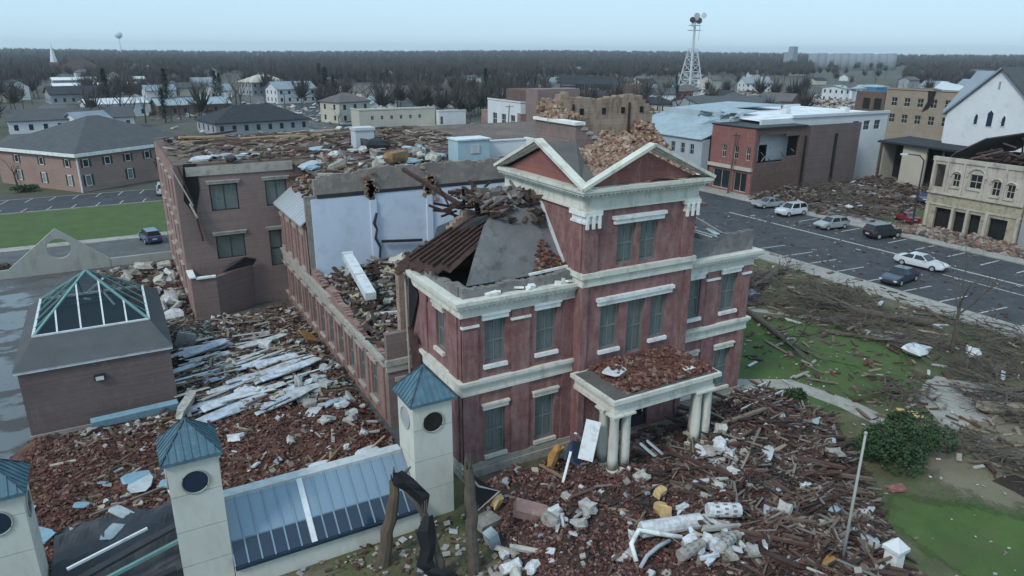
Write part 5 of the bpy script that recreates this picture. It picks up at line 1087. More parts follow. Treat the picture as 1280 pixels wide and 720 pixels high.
single('blue_board', plank_mesh('bbd', 1.3, 1.0, 0.07, 'deep_pane', 17), fp(718, 588, 0.7), (0.6, -0.6, 0.5), 'dark blue board behind the white panel by the porch', 'board')
single('orange_chair_back', lump_mesh('och', (0.6, 0.4, 1.2), 'orange_wood', 18), fp(693, 585, 0.6), (0.3, 0.1, 0.3), 'upright orange brown piece of furniture near the courthouse base', 'furniture')
single('orange_lump', lump_mesh('orl', (0.7, 0.5, 0.5), 'tan_board', 19), fp(824, 628, 0.3), (0.2, 0.1, 0.3), 'upper orange tan lump on the red bricks before the porch', 'lump', 0.8)
single('orange_lump', lump_mesh('orl', (0.7, 0.5, 0.5), 'tan_board', 19), fp(828, 648, 0.3), (0.1, 0.3, 1.3), 'larger orange tan lump touching the long fallen column', 'lump', 1.1)
single('orange_plywood', plank_mesh('opn', 1.5, 0.8, 0.08, 'tan_board', 20, 0, False), (40.4, 21.6, 0.15), (0.05, 0.1, -0.7), 'flat orange plywood lying on the lawn beside the evergreen bush', 'panel')
single('rust_sheet', lump_mesh('rst', (0.9, 0.5, 0.2), 'orange_wood', 21), fp(1035, 712, 0.3), (0, 0, 0.3), 'orange scrap beside the flagpole foot', 'scrap')
single('orange_scrap', lump_mesh('osc', (0.9, 0.6, 0.15), 'orange_brick', 22), (32.3, 17.2, 0.12), (0, 0, -0.4), 'flat orange red scrap on grass below the evergreen bush', 'scrap')
for i, (x, y) in enumerate(((818, 577), (826, 572))):
    single('metal_ladder_rail', plank_mesh('mlr', 2.2, 0.14, 0.1, 'lattice_metal', 23+i, 0, False), fp(x, y, 0.9), (0.1, 0.75, -0.5+i*0.05), 'shiny grey metal rail leaning at the porch steps', 'rail')['group'] = 'metal rails at the porch steps'
single('porch_panel', plank_mesh('ppn', 1.6, 0.9, 0.06, 'white_metal', 31), (21.0, 26.3, 5.5), (0.1, 0.05, 0.5), 'white panel lying on bricks on top of the porch roof', 'panel')
single('porch_panel', plank_mesh('ppn2', 1.6, 0.4, 0.05, 'white_trim', 32), (25.0, 24.9, 5.42), (0.1, 0.05, 0.12), 'torn white strip at the edge of the porch roof', 'strip')
# dense clusters of fallen white plasterwork
for i, (x, y, n_, sx, lab) in enumerate(((700, 640, 9, 1.1, 'white chunk in the plasterwork cluster left of the porch columns'), (890, 690, 14, 1.3, 'white chunk in the plasterwork cluster around the fallen drums'), (905, 575, 11, 1.2, 'white chunk in the plasterwork cluster beside the right porch columns'), (640, 690, 5, .9, 'white chunk lying alone on red bricks near the grey cabinet'))):
    c = fp(x, y); strew(n_, (c[0]-sx, c[0]+sx, c[1]-sx, c[1]+sx), hf, 'plasterwork_chunk', 'pwc', (0.85, 0.5, 0.42), 'plaster_lump', lab, 'chunk', 'plasterwork cluster %s' % ('one', 'two', 'three', 'four')[i], None, 3.14, .35, (.5, 1.25), 6, 80+i, None, True)
    strew(n_//2, (c[0]-sx, c[0]+sx, c[1]-sx, c[1]+sx), lambda x_, y_: hf(x_, y_)+.15, 'moulding_length', 'mvl', (1.5, .22, .18), 'board_pale', lab.replace('white chunk', 'white moulding length'), 'moulding', 'moulding cluster %s' % ('one', 'two', 'three', 'four')[i], None, 3.14, .25, (.5, 1.1), 5, 90+i)
# handrails in front of the right wing
HRL = thing('handrail', (32, 25, 0), 'bent grey tube handrail at the courthouse steps', 'handrail')
for y in (25.6, 26.9):
    m = MB(); m.tube([(30.0, y, 1.3), (34.2, y+0.6, 1.2)], [0.05, 0.05], 6); m.tube([(30.0, y, 0.8), (34.2, y+0.6, 0.7)], [0.04, 0.04], 6); m.build('rail', 'lattice_metal', HRL)
    for k in range(4):
        t = k/3; m = MB(); m.tube([(lerp(30, 34.2, t), y+0.6*t, 0), (lerp(30, 34.2, t), y+0.6*t, lerp(1.3, 1.2, t))], [0.05, 0.05], 6); m.build('post', 'lattice_metal', HRL)

# flagpole and capped pier
FPO = thing('flagpole', (24.3, 14.55, 0), 'pale grey flagpole standing in lumber rubble', 'flagpole')
m = MB(); m.tube([(24.3, 14.55, 0), (24.3, 14.55, 3.5), (24.3, 14.55, 6.8)], [0.075, 0.062, 0.045], 12); m.build('pole', 'pole_grey', FPO, True)
m = MB(); m.lathe((24.3, 14.55, 6.8), [(0.03, -0.02), (0.075, 0.05), (0.06, 0.11), (0.01, 0.14)], 12); m.build('finial', 'pole_grey', FPO, True)
PIER = thing('capped_pier', (26.0, 13.4, 0), 'white square pier with pointed cap in the rubble', 'pier')
m = MB(); m.box(25.72, 26.28, 13.12, 13.68, 0, 1.5); m.build('shaft', 'white_trim', PIER)
m = MB(); m.box(25.62, 26.38, 13.02, 13.78, 1.5, 1.66); m.add([(25.64, 13.04, 1.66), (26.36, 13.04, 1.66), (26.36, 13.76, 1.66), (25.64, 13.76, 1.66), (26, 13.4, 2.1)], [(0, 1, 4), (1, 2, 4), (2, 3, 4), (3, 0, 4)]); m.build('cap', 'white_metal', PIER)

# ------------------------------------------------------------------ trees
def branch(mb, p, d, L, r, depth, rr, gnarl=0.35, nmin=2, split=(0.35, 1.0), tw=None, sides=5, upb=0.12):
    p = Vector(p); d = Vector(d).normalized(); pts = [p]; rads = [r]; n = 4 if depth > 1 else 3
    for i in range(n):
        d = (d+Vector((rr.uniform(-1, 1), rr.uniform(-1, 1), rr.uniform(-0.6, 1)*0.8))*gnarl*0.45+Vector((0, 0, upb*0.5))).normalized(); p = p+d*L/n; pts.append(p); rads.append(r*(1-0.55*(i+1)/n))
    (mb if (r > 0.05 or tw is None) else tw).tube(pts, rads, sides if r > 0.06 else 3, False)
    if depth <= 0: return
    for k in range(nmin+rr.randrange(2)):
        t = rr.uniform(*split); i = min(n-1, int(t*n)); q = pts[i].lerp(pts[i+1], t*n-i) if i < n else pts[-1]
        dd = (d+Vector((rr.uniform(-1, 1), rr.uniform(-1, 1), rr.uniform(-0.5, 0.9)))*0.95).normalized()
        branch(mb, q, dd, L*rr.uniform(0.5, 0.75), rads[min(i+1, n)]*rr.uniform(0.55, 0.8), depth-1, rr, gnarl, nmin, split, tw, sides, upb)
def bare_tree(loc, h, r, seed, label, depth=4, group=None, lean=0.05, name='bare_tree', mat='bark'):
    T = thing(name, loc, label, 'tree', group); rr = random.Random(seed); tr, cr = MB(), MB()
    top = Vector((rr.uniform(-lean, lean)*h, rr.uniform(-lean, lean)*h, h*0.42))
    pts = [Vector((0, 0, -0.2)), top*0.5+Vector((rr.uniform(-0.1, 0.1), rr.uniform(-0.1, 0.1), 0)), top]; tr.tube(pts, [r*1.25, r, r*0.8], 8)
    for k in range(4+rr.randrange(2)):
        a = 2*math.pi*k/4.5+rr.uniform(0, 0.8); q = pts[1].lerp(top, rr.uniform(0.3, 1))
        branch(cr, q, (math.cos(a)*0.8, math.sin(a)*0.8, rr.uniform(0.7, 1.6)), h*rr.uniform(0.3, 0.45), r*0.55, depth-1, rr)
    for nm, mb in (('trunk', tr), ('crown', cr)):
        o = bpy.data.objects.new(nm, mb.mesh(nm, mat)); COL.objects.link(o); o.parent = T
    return T
def fallen_tree(loc, L, r, rz, seed, label, group=None, depth=4, spread=1.0, name='fallen_tree'):
    T = thing(name, loc, label, 'tree', group); T.rotation_euler = (0, 0, rz); rr = random.Random(seed); tr, cr = MB(), MB()
    pts = [Vector((0, 0, r*1.2)), Vector((L*0.3, 0.1, r*1.1+0.1)), Vector((L*0.62, -0.15, r+0.25))]; tr.tube(pts, [r*1.2, r, r*0.7], 8)
    for k in range(7):
        q = pts[1].lerp(pts[2], rr.uniform(0.1, 1)); branch(cr, q, (rr.uniform(0.5, 1.2), rr.uniform(-1, 1)*spread, rr.uniform(-0.05, 0.55)), L*rr.uniform(0.25, 0.42), r*0.5, depth-1, rr, 0.3, upb=-0.02)
    for v in range(len(cr.v)):
        x, y, z = cr.v[v]; cr.v[v] = (x, y, max(0.03, z*0.75))
    for k in range(8): a = rr.uniform(0, 6.28); tr.tube([(0, 0, r), (-0.5-rr.random()*0.4, math.cos(a)*r*2.2, max(0.05, r+math.sin(a)*r*2.2))], [r*0.3, 0.03], 5)
    for nm, mb in (('trunk', tr), ('crown', cr)):
        o = bpy.data.objects.new(nm, mb.mesh(nm, 'bark' if nm == 'trunk' else 'twig')); COL.objects.link(o); o.parent = T
    return T
bare_tree((52.6, 26.1, 0), 8.6, 0.13, 3, 'slender bare tree standing on the lawn edge wrapped in white cloth', 4)
# fallen trees on the right-hand lawn
fallen_tree((57.6, 46.5, 0), 13, 0.3, R(205), 5, 'fallen bare tree lying along the street sidewalk', spread=1.2)
fallen_tree((56, 30, 0), 14, 0.28, R(120), 6, 'fallen bare tree across dead brush by the sidewalk', spread=1.3)
fallen_tree((45.6, 40.0, 0), 15, 0.22, R(247), 7, 'long thin fallen tree lying across the green lawn', depth=3, spread=0.7)
fallen_tree((54.5, 18.5, 0), 12, 0.22, R(165), 8, 'fallen bare tree with pale branches by the paved terrace', spread=1.1)
fallen_tree((49, 15.5, 0), 9, 0.16, R(100), 9, 'small fallen tree lying on dry lawn below the terrace', spread=1.1)
fallen_tree((95, 58, 0), 12, 0.3, R(100), 12, 'fallen bare tree in the vacant lot beside the cream storefront', spread=1.3)
fallen_tree((88.5, 66, 0), 11, 0.25, R(20), 13, 'fallen bare tree in front of the brown brick side wall', spread=1.4)
fallen_tree((47.5, 33.0, 0), 9, 0.14, R(300), 40, 'thin fallen branch tree lying across the footpath', spread=1.1, depth=3)
fallen_tree((58.8, 38.5, 0), 8, 0.16, R(190), 41, 'short fallen tree poking over the sidewalk edge', spread=1.1, depth=3)
fallen_tree((50.5, 44.5, 0), 10, 0.18, R(20), 42, 'fallen tree with dark branches beside blue tarpaulin', spread=1.1, depth=3)
def brush(name, n, zone, label, keep=None, seed=1, hmax=0.9, L=(0.6, 2.2), mat='dry_twig', r=0.018):
    rr = random.Random(seed); m = MB(); c = 0
    while c < n:
        x, y = rr.uniform(zone[0], zone[1]), rr.uniform(zone[2], zone[3])
        if keep and not keep(x, y, rr): continue
        z = rr.random()**2*hmax+0.04; a = rr.uniform(0, 6.28); l = rr.uniform(*L); e = rr.uniform(-0.1, 0.35)
        d = Vector((math.cos(a), math.sin(a), e))*l; k = Vector((rr.uniform(-.15, .15), rr.uniform(-.15, .15), rr.uniform(-.1, .1)))*l
        q_ = r*(0.6+2.6*rr.random()**4); l = l; m.tube([(x, y, z), Vector((x, y, z))+d*0.5+k, Vector((x, y, z))+d], [q_*1.3, q_, q_*0.4], 3, False); c += 1
    stuff(name, m, mat, label)
bz = lambda x, y, rr: rr.random() < max(0, min(1, 0.25+1.8*nz(x, y, 0.22, 4))) and abs((x-53.5)+(y-36)*0.22) < 5.5
brush('lawn_brush', 2500, (45, 60, 18, 50), 'dense tangle of broken brown branches covering the lawn edge|brush', bz, 4)
brush('terrace_brush', 1000, (38.5, 52, 14, 24.5), 'broken branches and twigs littering the paved terrace|brush', lambda x, y, rr: rr.random() < max(0, 0.3+1.5*nz(x, y, 0.3, 2)), 5)
brush('lot_brush', 2600, (85, 122, 52.5, 76.5), 'broken branches and wreckage brush covering the vacant lot|brush', lambda x, y, rr: rr.random() < max(0, 0.4+1.5*nz(x, y, 0.15, 2)) and not (91 < x < 110 and y < 59), 6, 1.3, (0.8, 3.2), 'dry_twig', 0.03)
hl = heap('lot_rubble', 84.5, 122, 59, 77, 1.6, 'rubble_grey', 'low grey heaps of building rubble in the vacant lot|rubble', 1.0, 3.0, 9.0)
loose('lot_scraps', 1700, (84, 122, 58, 76.5), hl, 'dark_splinters', 'splintered lumber and masonry strewn over the vacant lot|scraps', (0.55, 0.12, 0.06), (0.4, 1.9), 0.5)
loose('lot_pale_scraps', 200, (83, 122, 57, 76.5), hl, 'bits_pale', 'pale sheets and scraps strewn over the vacant lot|scraps', (0.45, 0.25, 0.06), (0.3, 1.4), 0.4)
gl = lambda x, y: 0.05
loose('kerb_bricks', 700, (84.5, 89.2, 36, 52), lambda x, y: 0.16+0.3*max(0, nz(x, y, 0.5, 3)), 'rubble_mix', 'fallen brick and plaster along the foot of the cream storefront|rubble', (0.3, 0.2, 0.12), (0.4, 1.5), 0.6)
loose('street_scraps', 500, (62.8, 82, 20, 75), lambda x, y: 0.03, 'splinters', 'small scraps of lumber scattered over the street|scraps', (0.18, 0.06, 0.02), (0.4, 1.6), 0.2)
loose('walk_scraps', 1200, (38, 62, 10, 52), lambda x, y: 0.04, 'splinters', 'small scraps of wood scattered over the lawn and sidewalk|scraps', (0.3, 0.06, 0.03), (0.4, 1.8), 0.25)
strew(46, (36, 60, 11, 45), gl, 'pale_lumber', 'plm', (2.4, 0.2, 0.08), 'board_raw', 'pale broken board lying among branches on the lawn', 'board', 'boards on the lawn', None, 3.14, 0.12, (0.5, 1.3), 5, 71)
strew(22, (36, 58, 12, 45), gl, 'white_lumber', 'wlm', (1.8, 0.22, 0.08), 'board_pale', 'white broken board lying among branches on the lawn', 'board', 'white boards on the lawn', None, 3.14, 0.12, (0.5, 1.3), 5, 72)
single('white_tarpaulin', lump_mesh('wtp', (2.6, 1.5, 0.7), 'white_metal', 33), (49.9, 27.3, 0.3), (0.1, 0.15, 0.2), 'white sheet of siding crumpled on grass near slender bare tree', 'sheet')
single('white_wrap', lump_mesh('wwr', (1.5, 0.9, 0.6), 'white_metal', 34), (53.3, 25.0, 0.25), (0, 0.1, 0.5), 'white cloth heap at the foot of slender bare tree', 'cloth')
single('pink_boards', lump_mesh('pkb', (3.2, 1.5, 0.35), 'pale_brick', 35), (46.3, 43.4, 0.2), (0, 0.05, 0.3), 'pinkish stack of torn boards on the lawn behind the courthouse corner', 'boards')
single('blue_tarpaulin', lump_mesh('btp', (2.2, 1.6, 0.7), 'car_blue', 36), (48.6, 42.4, 0.3), (0.1, 0, 0.3), 'blue crumpled tarpaulin on the lawn behind courthouse corner', 'tarpaulin')
single('split_log', lump_mesh('pkt', (3.4, 0.8, 0.5), 'tan_brick', 37), (46.0, 19.0, 0.3), (0, 0.05, -0.5), 'pale orange split log lying on the paved terrace', 'log')
# splintered trunks with black cloth in the foreground
def snag(loc, h, r, seed, lean, label, arms, mat='bark'):
    T = thing('splintered_trunk', loc, label, 'tree stump'); rr = random.Random(seed); m = MB(); n = 7; pts = []; rads = []
    for i in range(n+1):
        t = i/n; pts.append(Vector((lean[0]*t+0.06*rr.uniform(-1, 1), lean[1]*t+0.06*rr.uniform(-1, 1), h*t-0.1))); rads.append(r*(1-0.35*t)*rr.uniform(0.9, 1.1))
    m.tube(pts, rads, 9)
    for k in range(6):
        a = 2*math.pi*k/6; b = pts[-1]+Vector((math.cos(a), math.sin(a), 0))*rads[-1]*0.6; m.tube([b-Vector((0, 0, 0.3)), b+Vector((rr.uniform(-.1, .1), rr.uniform(-.1, .1), rr.uniform(0.2, 0.75)))], [rads[-1]*0.45, 0.02], 4)
    o = bpy.data.objects.new('trunk', m.mesh('trunk', mat)); COL.objects.link(o); o.parent = T
    for s, d, L, rr_ in arms:
        mm = MB(); q = pts[0].lerp(pts[-1], s); dv = Vector(d).normalized(); mm.tube([q, q+dv*L*0.5+Vector((0.05, 0, 0.03)), q+dv*L], [rr_, rr_*0.85, rr_*0.3], 7); o = bpy.data.objects.new('limb', mm.mesh('limb', mat)); COL.objects.link(o); o.parent = T
    return T
def drape(T, pts, w, mat='cloth_dark', nm='torn_cloth'):
    m = MB(); rr = random.Random(len(pts)*7+int(w*100))
    for i, p in enumerate(pts):
        p = Vector(p); k = w*rr.uniform(0.6, 1.2)*(0.45 if i in (0, len(pts)-1) else 1)
        m.v += [tuple(p+Vector((-k, rr.uniform(-.1, .1), 0))), tuple(p+Vector((0, -0.14, 0))), tuple(p+Vector((k, rr.uniform(-.1, .1), 0)))]
    for i in range(len(pts)-1): m.f += [(3*i, 3*i+1, 3*i+4, 3*i+3), (3*i+1, 3*i+2, 3*i+5, 3*i+4)]
    o = bpy.data.objects.new(nm, m.mesh(nm, mat)); COL.objects.link(o); o.parent = T
s1 = snag((7.6, 24.6, 0), 4.0, 0.33, 1, (0.75, 0.1), 'splintered brown trunk draped with black cloth before the glazed walk', [(0.95, (0.5, -0.2, 0.6), 1.1, 0.12)], 'wood_pole')
drape(s1, [(0.8, -0.1, 4.5), (1.0, -0.2, 4.0), (1.35, -0.25, 3.6), (1.75, -0.35, 3.0), (1.8, -0.4, 2.3)], 0.42)
s2 = snag((9.6, 22.6, 0), 3.2, 0.22, 2, (-0.55, 0.5), 'leaning splintered trunk with hanging black cloth before the white tower', [(0.9, (-0.55, 0.3, 1), 1.6, 0.12)], 'bark')
drape(s2, [(-0.6, 0.1, 3.3), (-0.75, 0.0, 2.7), (-0.7, -0.1, 1.9), (-0.9, -0.1, 1.2), (-0.6, -0.2, 0.6)], 0.4); drape(s2, [(-0.9, -0.3, 1.0), (-0.3, -0.4, 0.6), (0.3, -0.5, 0.15)], 0.6)
s3 = snag((10.9, 22.4, 0), 5.0, 0.31, 3, (-0.05, 0.25), 'tall grey snapped trunk standing before the white tower', [(0.8, (-0.5, 0.1, 0.9), 0.9, 0.09), (0.55, (0.6, 0.1, 0.5), 0.6, 0.06)], 'bark')
ds = thing('bent_screen', (12.4, 24.6, 0), 'bent black framed screen leaning behind the snapped trunk', 'screen')
m = MB(); m.prism([Vector(p) for p in ((11.6, 24.9, 3.4), (11.7, 24.9, 0.6), (13.4, 25.0, 1.5))], (0.05, 0.08, 0)); m.build('mesh_sheet', 'cloth_dark', ds)
m = MB(); m.tube([(11.6, 24.85, 3.4), (12.4, 24.9, 2.2), (13.5, 24.95, 1.55), (11.7, 24.85, 0.6)], [0.05]*4, 6); m.build('frame', 'pole_grey', ds)
loose('corner_scraps', 700, (5, 14, 19, 26), lambda x, y: 0.04, 'splinters', 'small scraps littering the paving below the white tower|scraps', (0.09, 0.05, 0.02), (0.4, 1.6), 0.4)
loose('corner_pale', 130, (2, 14, 19, 26), lambda x, y: 0.04, 'bits_pale', 'small white scraps littering the paving below the glazed walk|scraps', (0.15, 0.1, 0.03), (0.4, 1.6), 0.4)
# evergreen bush and neighbours
def bush(loc, rx, ry, h, seed, label, n=2600, name='evergreen_bush', mat='shrub_leaf', leaf=0.16):
    T = thing(name, loc, label, 'bush'); rr = random.Random(seed); m = MB(); s = MB()
    lobes = [(rr.uniform(-0.68, 0.68)*rx, rr.uniform(-0.68, 0.68)*ry, h*rr.uniform(0.25, 0.68), rr.uniform(0.24, 0.5)) for _ in range(16)]
    for i in range(n):
        lx, ly, lz, lr = rr.choice(lobes); th, ph = rr.uniform(0, 6.28), math.acos(rr.uniform(-0.7, 1)); q = rr.uniform(0.55, 1.0)**0.5
        p = Vector((lx+math.cos(th)*math.sin(ph)*rx*lr*q, ly+math.sin(th)*math.sin(ph)*ry*lr*q, max(0.05, lz+math.cos(ph)*h*lr*0.85*q)))
        M = rot(rr.uniform(-1, 1), rr.uniform(-1, 1), rr.uniform(0, 6.28)); k = leaf*rr.uniform(0.7, 1.5)
        m.add([p+M @ Vector((-k*0.45, 0, 0)), p+M @ Vector((0, -k*0.2, k*0.1)), p+M @ Vector((0, k*1.3, k*0.3)), p+M @ Vector((k*0.45, 0, 0))], [(0, 1, 2), (1, 3, 2)])
    for i in range(7): a = 6.28*i/7; s.tube([(0, 0, 0), (math.cos(a)*rx*0.5, math.sin(a)*ry*0.5, h*0.7)], [0.06, 0.02], 5)
    for nm, mb, mt in (('foliage', m, mat), ('stem', s, 'bark')):
        o = bpy.data.objects.new(nm, mb.mesh(nm, mt)); COL.objects.link(o); o.parent = T
    return T
bush((35.6, 19.4, 0), 3.0, 2.2, 2.0, 4, 'spreading dark evergreen bush at the lawn edge beside rubble', 9000, leaf=0.11)
bush((35.6, 26.2, 0), 0.7, 0.6, 1.0, 5, 'small dark round bush at the courthouse steps', 1100, leaf=0.1)
bush((-11.3, 82.3, 0), 1.6, 0.8, 1.3, 6, 'dry brown bush behind the gable screen wall', 800, mat='dry_twig')

# ------------------------------------------------------------------ vehicles
def car(loc, rz, paint_mat, label, style='sedan', L=4.7, W=1.8, H=1.45):
    """body lofted from stations along its length (front at +x)"""
    T = thing('car', loc, label, 'car'); T.rotation_euler = (0, 0, rz); hl = L/2
    if style == 'sedan': st = [(1, .42, .58), (.97, .3, .70), (.8, .22, .80), (.42, .2, .92), (.2, .2, .95), (-.1, .2, .96), (-.45, .2, .97), (-.62, .2, .99), (-.86, .25, .97), (-.97, .32, .9), (-1, .42, .78)]; cab = [(.40, .93), (.10, H), (-.42, H-.02), (-.74, .98)]
    elif style == 'hatch': st = [(1, .42, .62), (.96, .3, .78), (.75, .22, .90), (.48, .2, .98), (.2, .2, 1.0), (-.3, .2, 1.02), (-.7, .2, 1.04), (-.93, .25, 1.02), (-.98, .35, .95), (-1, .45, .85)]; cab = [(.46, .98), (.16, H), (-.78, H-.04), (-.95, 1.03)]
    else: st = [(1, .45, .78), (.96, .32, .95), (.78, .25, 1.05), (.46, .25, 1.1), (.2, .25, 1.1), (-.3, .25, 1.12), (-.75, .25, 1.14), (-.95, .3, 1.12), (-1, .45, 1.0)]; cab = [(.44, 1.1), (.18, H), (-.84, H-.03), (-.97, 1.13)]
    m = MB(); hw = W/2; K = 8
    for t, zb, zt in st:
        e = 1-0.16*max(0, abs(t)-0.7)/0.3; zm = (zb+zt)/2
        prof = [(-hw*.8*e, zb), (-hw*e, zb+.12), (-hw*e, zm), (-hw*.93*e, zt), (hw*.93*e, zt), (hw*e, zm), (hw*e, zb+.12), (hw*.8*e, zb)]
        m.v += [(t*hl, y, z) for y, z in prof]
    for i in range(len(st)-1):
        for k in range(K): m.f.append((i*K+k, (i+1)*K+k, (i+1)*K+(k+1) % K, i*K+(k+1) % K))
    m.f += [tuple(range(K)), tuple(range((len(st)-1)*K+K-1, (len(st)-1)*K-1, -1))]
    # cabin shell
    c0, c1, c2, c3 = [(x*hl, z) for x, z in cab]; b = hw*.91; tp = hw*.70
    V = [(c0[0], -b, c0[1]-.03), (c0[0], b, c0[1]-.03), (c1[0], -tp, c1[1]), (c1[0], tp, c1[1]), (c2[0], -tp, c2[1]), (c2[0], tp, c2[1]), (c3[0], -b, c3[1]-.03), (c3[0], b, c3[1]-.03)]
    m.add(V, [(0, 1, 3, 2), (2, 3, 5, 4), (4, 5, 7, 6), (0, 2, 4, 6), (1, 7, 5, 3)])
    def part(nm, mb, mat, par=T): o = bpy.data.objects.new(nm, mb.mesh(nm, mat)); COL.objects.link(o); o.parent = par; return o
    part('body', m, paint_mat)
    V = [Vector(v) for v in V]
    def inset(q, k=0.1, off=0.012):
        c = sum(q, Vector())/len(q); n = (q[1]-q[0]).cross(q[2]-q[0]).normalized(); n = n if n.dot(c-Vector((0, 0, .8))) > 0 else -n
        pts = [p.lerp(c, k)+n*off for p in q]; nn = (pts[1]-pts[0]).cross(pts[2]-pts[0]); g = MB(); g.add(pts, [tuple(range(len(pts)))] if nn.dot(n) > 0 else [tuple(range(len(pts)-1, -1, -1))]); return g
    part('windscreen', inset([V[0], V[1], V[3], V[2]]), 'dark_glass'); part('rear_window', inset([V[4], V[5], V[7], V[6]], .13), 'dark_glass')
    for s in (0, 1):
        A, B, C, D = V[0+s], V[2+s], V[4+s], V[6+s]; mb_, mt = A.lerp(D, .52), B.lerp(C, .52)
        part('side_window', inset([A, B, mt, mb_], .13), 'dark_glass'); part('side_window', inset([mb_, mt, C, D], .13), 'dark_glass')
    wr = .33 if style != 'suv' else .37
    for t in (.62, -.60):
        for s in (-1, 1):
            w = MB(); x, y = t*hl, s*(hw-.08); w.tube([(x, y-s*.12, wr), (x, y+s*.1, wr)], [wr, wr], 18); ww = part('wheel', w, 'tyre')
            w = MB(); w.tube([(x, y+s*.08, wr), (x, y+s*.125, wr)], [wr*.62, wr*.58], 14); part('rim', w, 'rim', ww)
    zf = st[1][2]-.12
    for s in (-1, 1):
        g = MB(); g.obox((hl*.965, s*hw*.66, zf), (.09, .2, .07), rot(0, .2, s*-.35)); part('headlight', g, 'head_lamp')
        g = MB(); g.obox((-hl*.985, s*hw*.68, st[-2][2]-.12), (.05, .16, .1), rot(0, 0, s*.2)); part('tail_light', g, 'tail_lamp')
        g = MB(); g.obox((c0[0]-.25, s*(b+.09), c0[1]+.06), (.07, .09, .06), rot()); part('mirror', g, paint_mat)
    g = MB(); g.box(hl*.985, hl+.015, -hw*.5, hw*.5, .34, .5); part('grille', g, 'dark_metal')
    g = MB(); g.box(-hl-.01, -hl*.99, -.26, .26, .6, .74); part('number_plate', g, 'white_metal')
    return T
car((72.0, 40.6, 0.02), R(-84), 'car_white', 'white sedan driving along the street', 'sedan', 5.0, 1.85, 1.4)
car((65.3, 38.6, 0.02), R(186), 'car_navy', 'dark navy car parked nose to the courthouse kerb', 'sedan', 4.6, 1.85, 1.45)
car((78.8, 56.6, 0.02), R(172), 'car_silver', 'silver hatchback parked at the far kerb of the street', 'hatch', 4.4, 1.8, 1.5)
car((80.3, 50.6, 0.02), R(-10), 'car_black', 'black sport utility car parked at the far kerb of the street', 'suv', 4.7, 1.9, 1.75)
car((80.6, 64.4, 0.02), R(178), 'car_white', 'white van-like car with dark windows parked by the vacant lot', 'suv', 4.6, 1.9, 1.75)
car((82.0, 69.6, 0.02), R(170), 'car_silver', 'battered grey car half hidden by wreckage near brick storefront', 'sedan', 4.6, 1.8, 1.4)
car((90.8, 54.2, 0.08), R(60), 'car_red', 'crushed red car beside the cream storefront', 'sedan', 4.2, 1.75, 1.3)
car((104.5, 60.4, 0.4), R(35), 'car_blue', 'battered blue car among vacant lot wreckage', 'sedan', 4.4, 1.75, 1.35)
car((2.6, 90.2, 0.02), R(100), 'car_blue', 'blue hatchback parked on the street behind the annex', 'hatch', 4.2, 1.75, 1.55)
car((6.3, 121.5, 0.02), R(85), 'car_white', 'small white pickup at the edge of the car park', 'suv', 4.6, 1.8, 1.8)
for i, (x, y, a, pm, lab) in enumerate(((-18.8, 235, 88, 'car_silver', 'silver car on the long road past the offices'), (-15.2, 205, 270, 'car_navy', 'dark car on the long road near the offices'), (-19.5, 290, 90, 'car_white', 'white car far along the long road'), (60.5, 262, 95, 'car_white', 'white car on the road beyond the white building'), (64, 215, 185, 'car_silver', 'grey car parked beside the white flat building'))):
    car((x, y, 0.04), R(a), pm, lab)

# ------------------------------------------------------------------ buildings right of the street
# cream storefront with broken roof
CS = thing('cream_storefront', (89.3, 45.5, 0), 'two storey cream storefront with arched windows and caved-in brown roof', 'storefront')
Y0, Y1, X0, X1 = 40.2, 51.2, 89.3, 108.0
ups = [(atX(x, 236, X0).y, w_, zc, hh) for x, w_, zc, hh in ((1193, 0.9, 6.6, 1.6), (1218, 1.5, 6.75, 1.7), (1245, 0.95, 6.3, 1.7), (1264, 0.9, 6.2, 1.6))]
gopen = [(41.4, 43.4, 0.3, 2.9), (44.4, 45.7, 0.3, 2.9), (46.1, 47.5, 0.3, 2.9), (47.8, 49.9, 0.3, 3.0)]
m = MB(); wall(m, 'x', X0, 0.4, Y0, Y1, 4.9, 8.7, [(c-w/2, c+w/2, z-h/2, z+h/2) for c, w, z, h in ups]+[(49.6, 50.8, 5.5, 8.3)]); m.build('upper_wall', 'store_cream', CS)
m = MB(); wall(m, 'x', X0, 0.4, Y0, Y1, 0, 4.7, gopen); m.build('lower_wall', 'store_ochre', CS)
for z0, z1, o in ((4.7, 4.9, .25), (3.3, 3.5, .12), (8.7, 9.2, .15)): m = MB(); m.box(X0-o, X0+.3, Y0-.05, Y1+.05, z0, z1); m.build('cornice', 'store_cream', CS)
for y in (40.25, 42.6, 44.9, 47.3, 49.3, 50.95): m = MB(); m.box(X0-.14, X0+.05, y-.12, y+.13, 4.9, 8.7); m.build('pilaster', 'store_cream', CS)
for y in (40.3, 43.7, 45.9, 47.65, 50.8): m = MB(); m.box(X0-.25, X0+.05, y-.16, y+.16, 0, 3.3); m.build('post', 'store_cream', CS)
for c, w, z, h in ups:
    k = window(CS, 'x', X0, c-w/2, c+w/2, z-h/2, z+h/2, frame='store_cream', pane='dark_glass', curtain=False, sill='store_cream')
    a = MB(); pts = [Vector((X0-.06, c+w*.72*math.cos(t), z+h*.28+w*.72*math.sin(t))) for t in [math.pi*i/12 for i in range(13)]]; a.tube(pts, [.12]*13, 6); a.build('arch', 'store_cream', k)
for a, b, z0, z1 in gopen: m = MB(); m.box(X0+.6, X0+.65, a, b, z0, z1); m.build('shop_window', 'dark_glass' if a < 46 else 'interior_dark', CS)
m = MB(); m.box(X0+.4, X1, Y1-.4, Y1, 0, 8.6); m.box(X0+.4, X1, Y0, Y0+.4, 0, 8.6); m.box(X1-.4, X1, Y0+.4, Y1-.4, 0, 8.6); m.build('side_wall', 'brown_brick', CS)
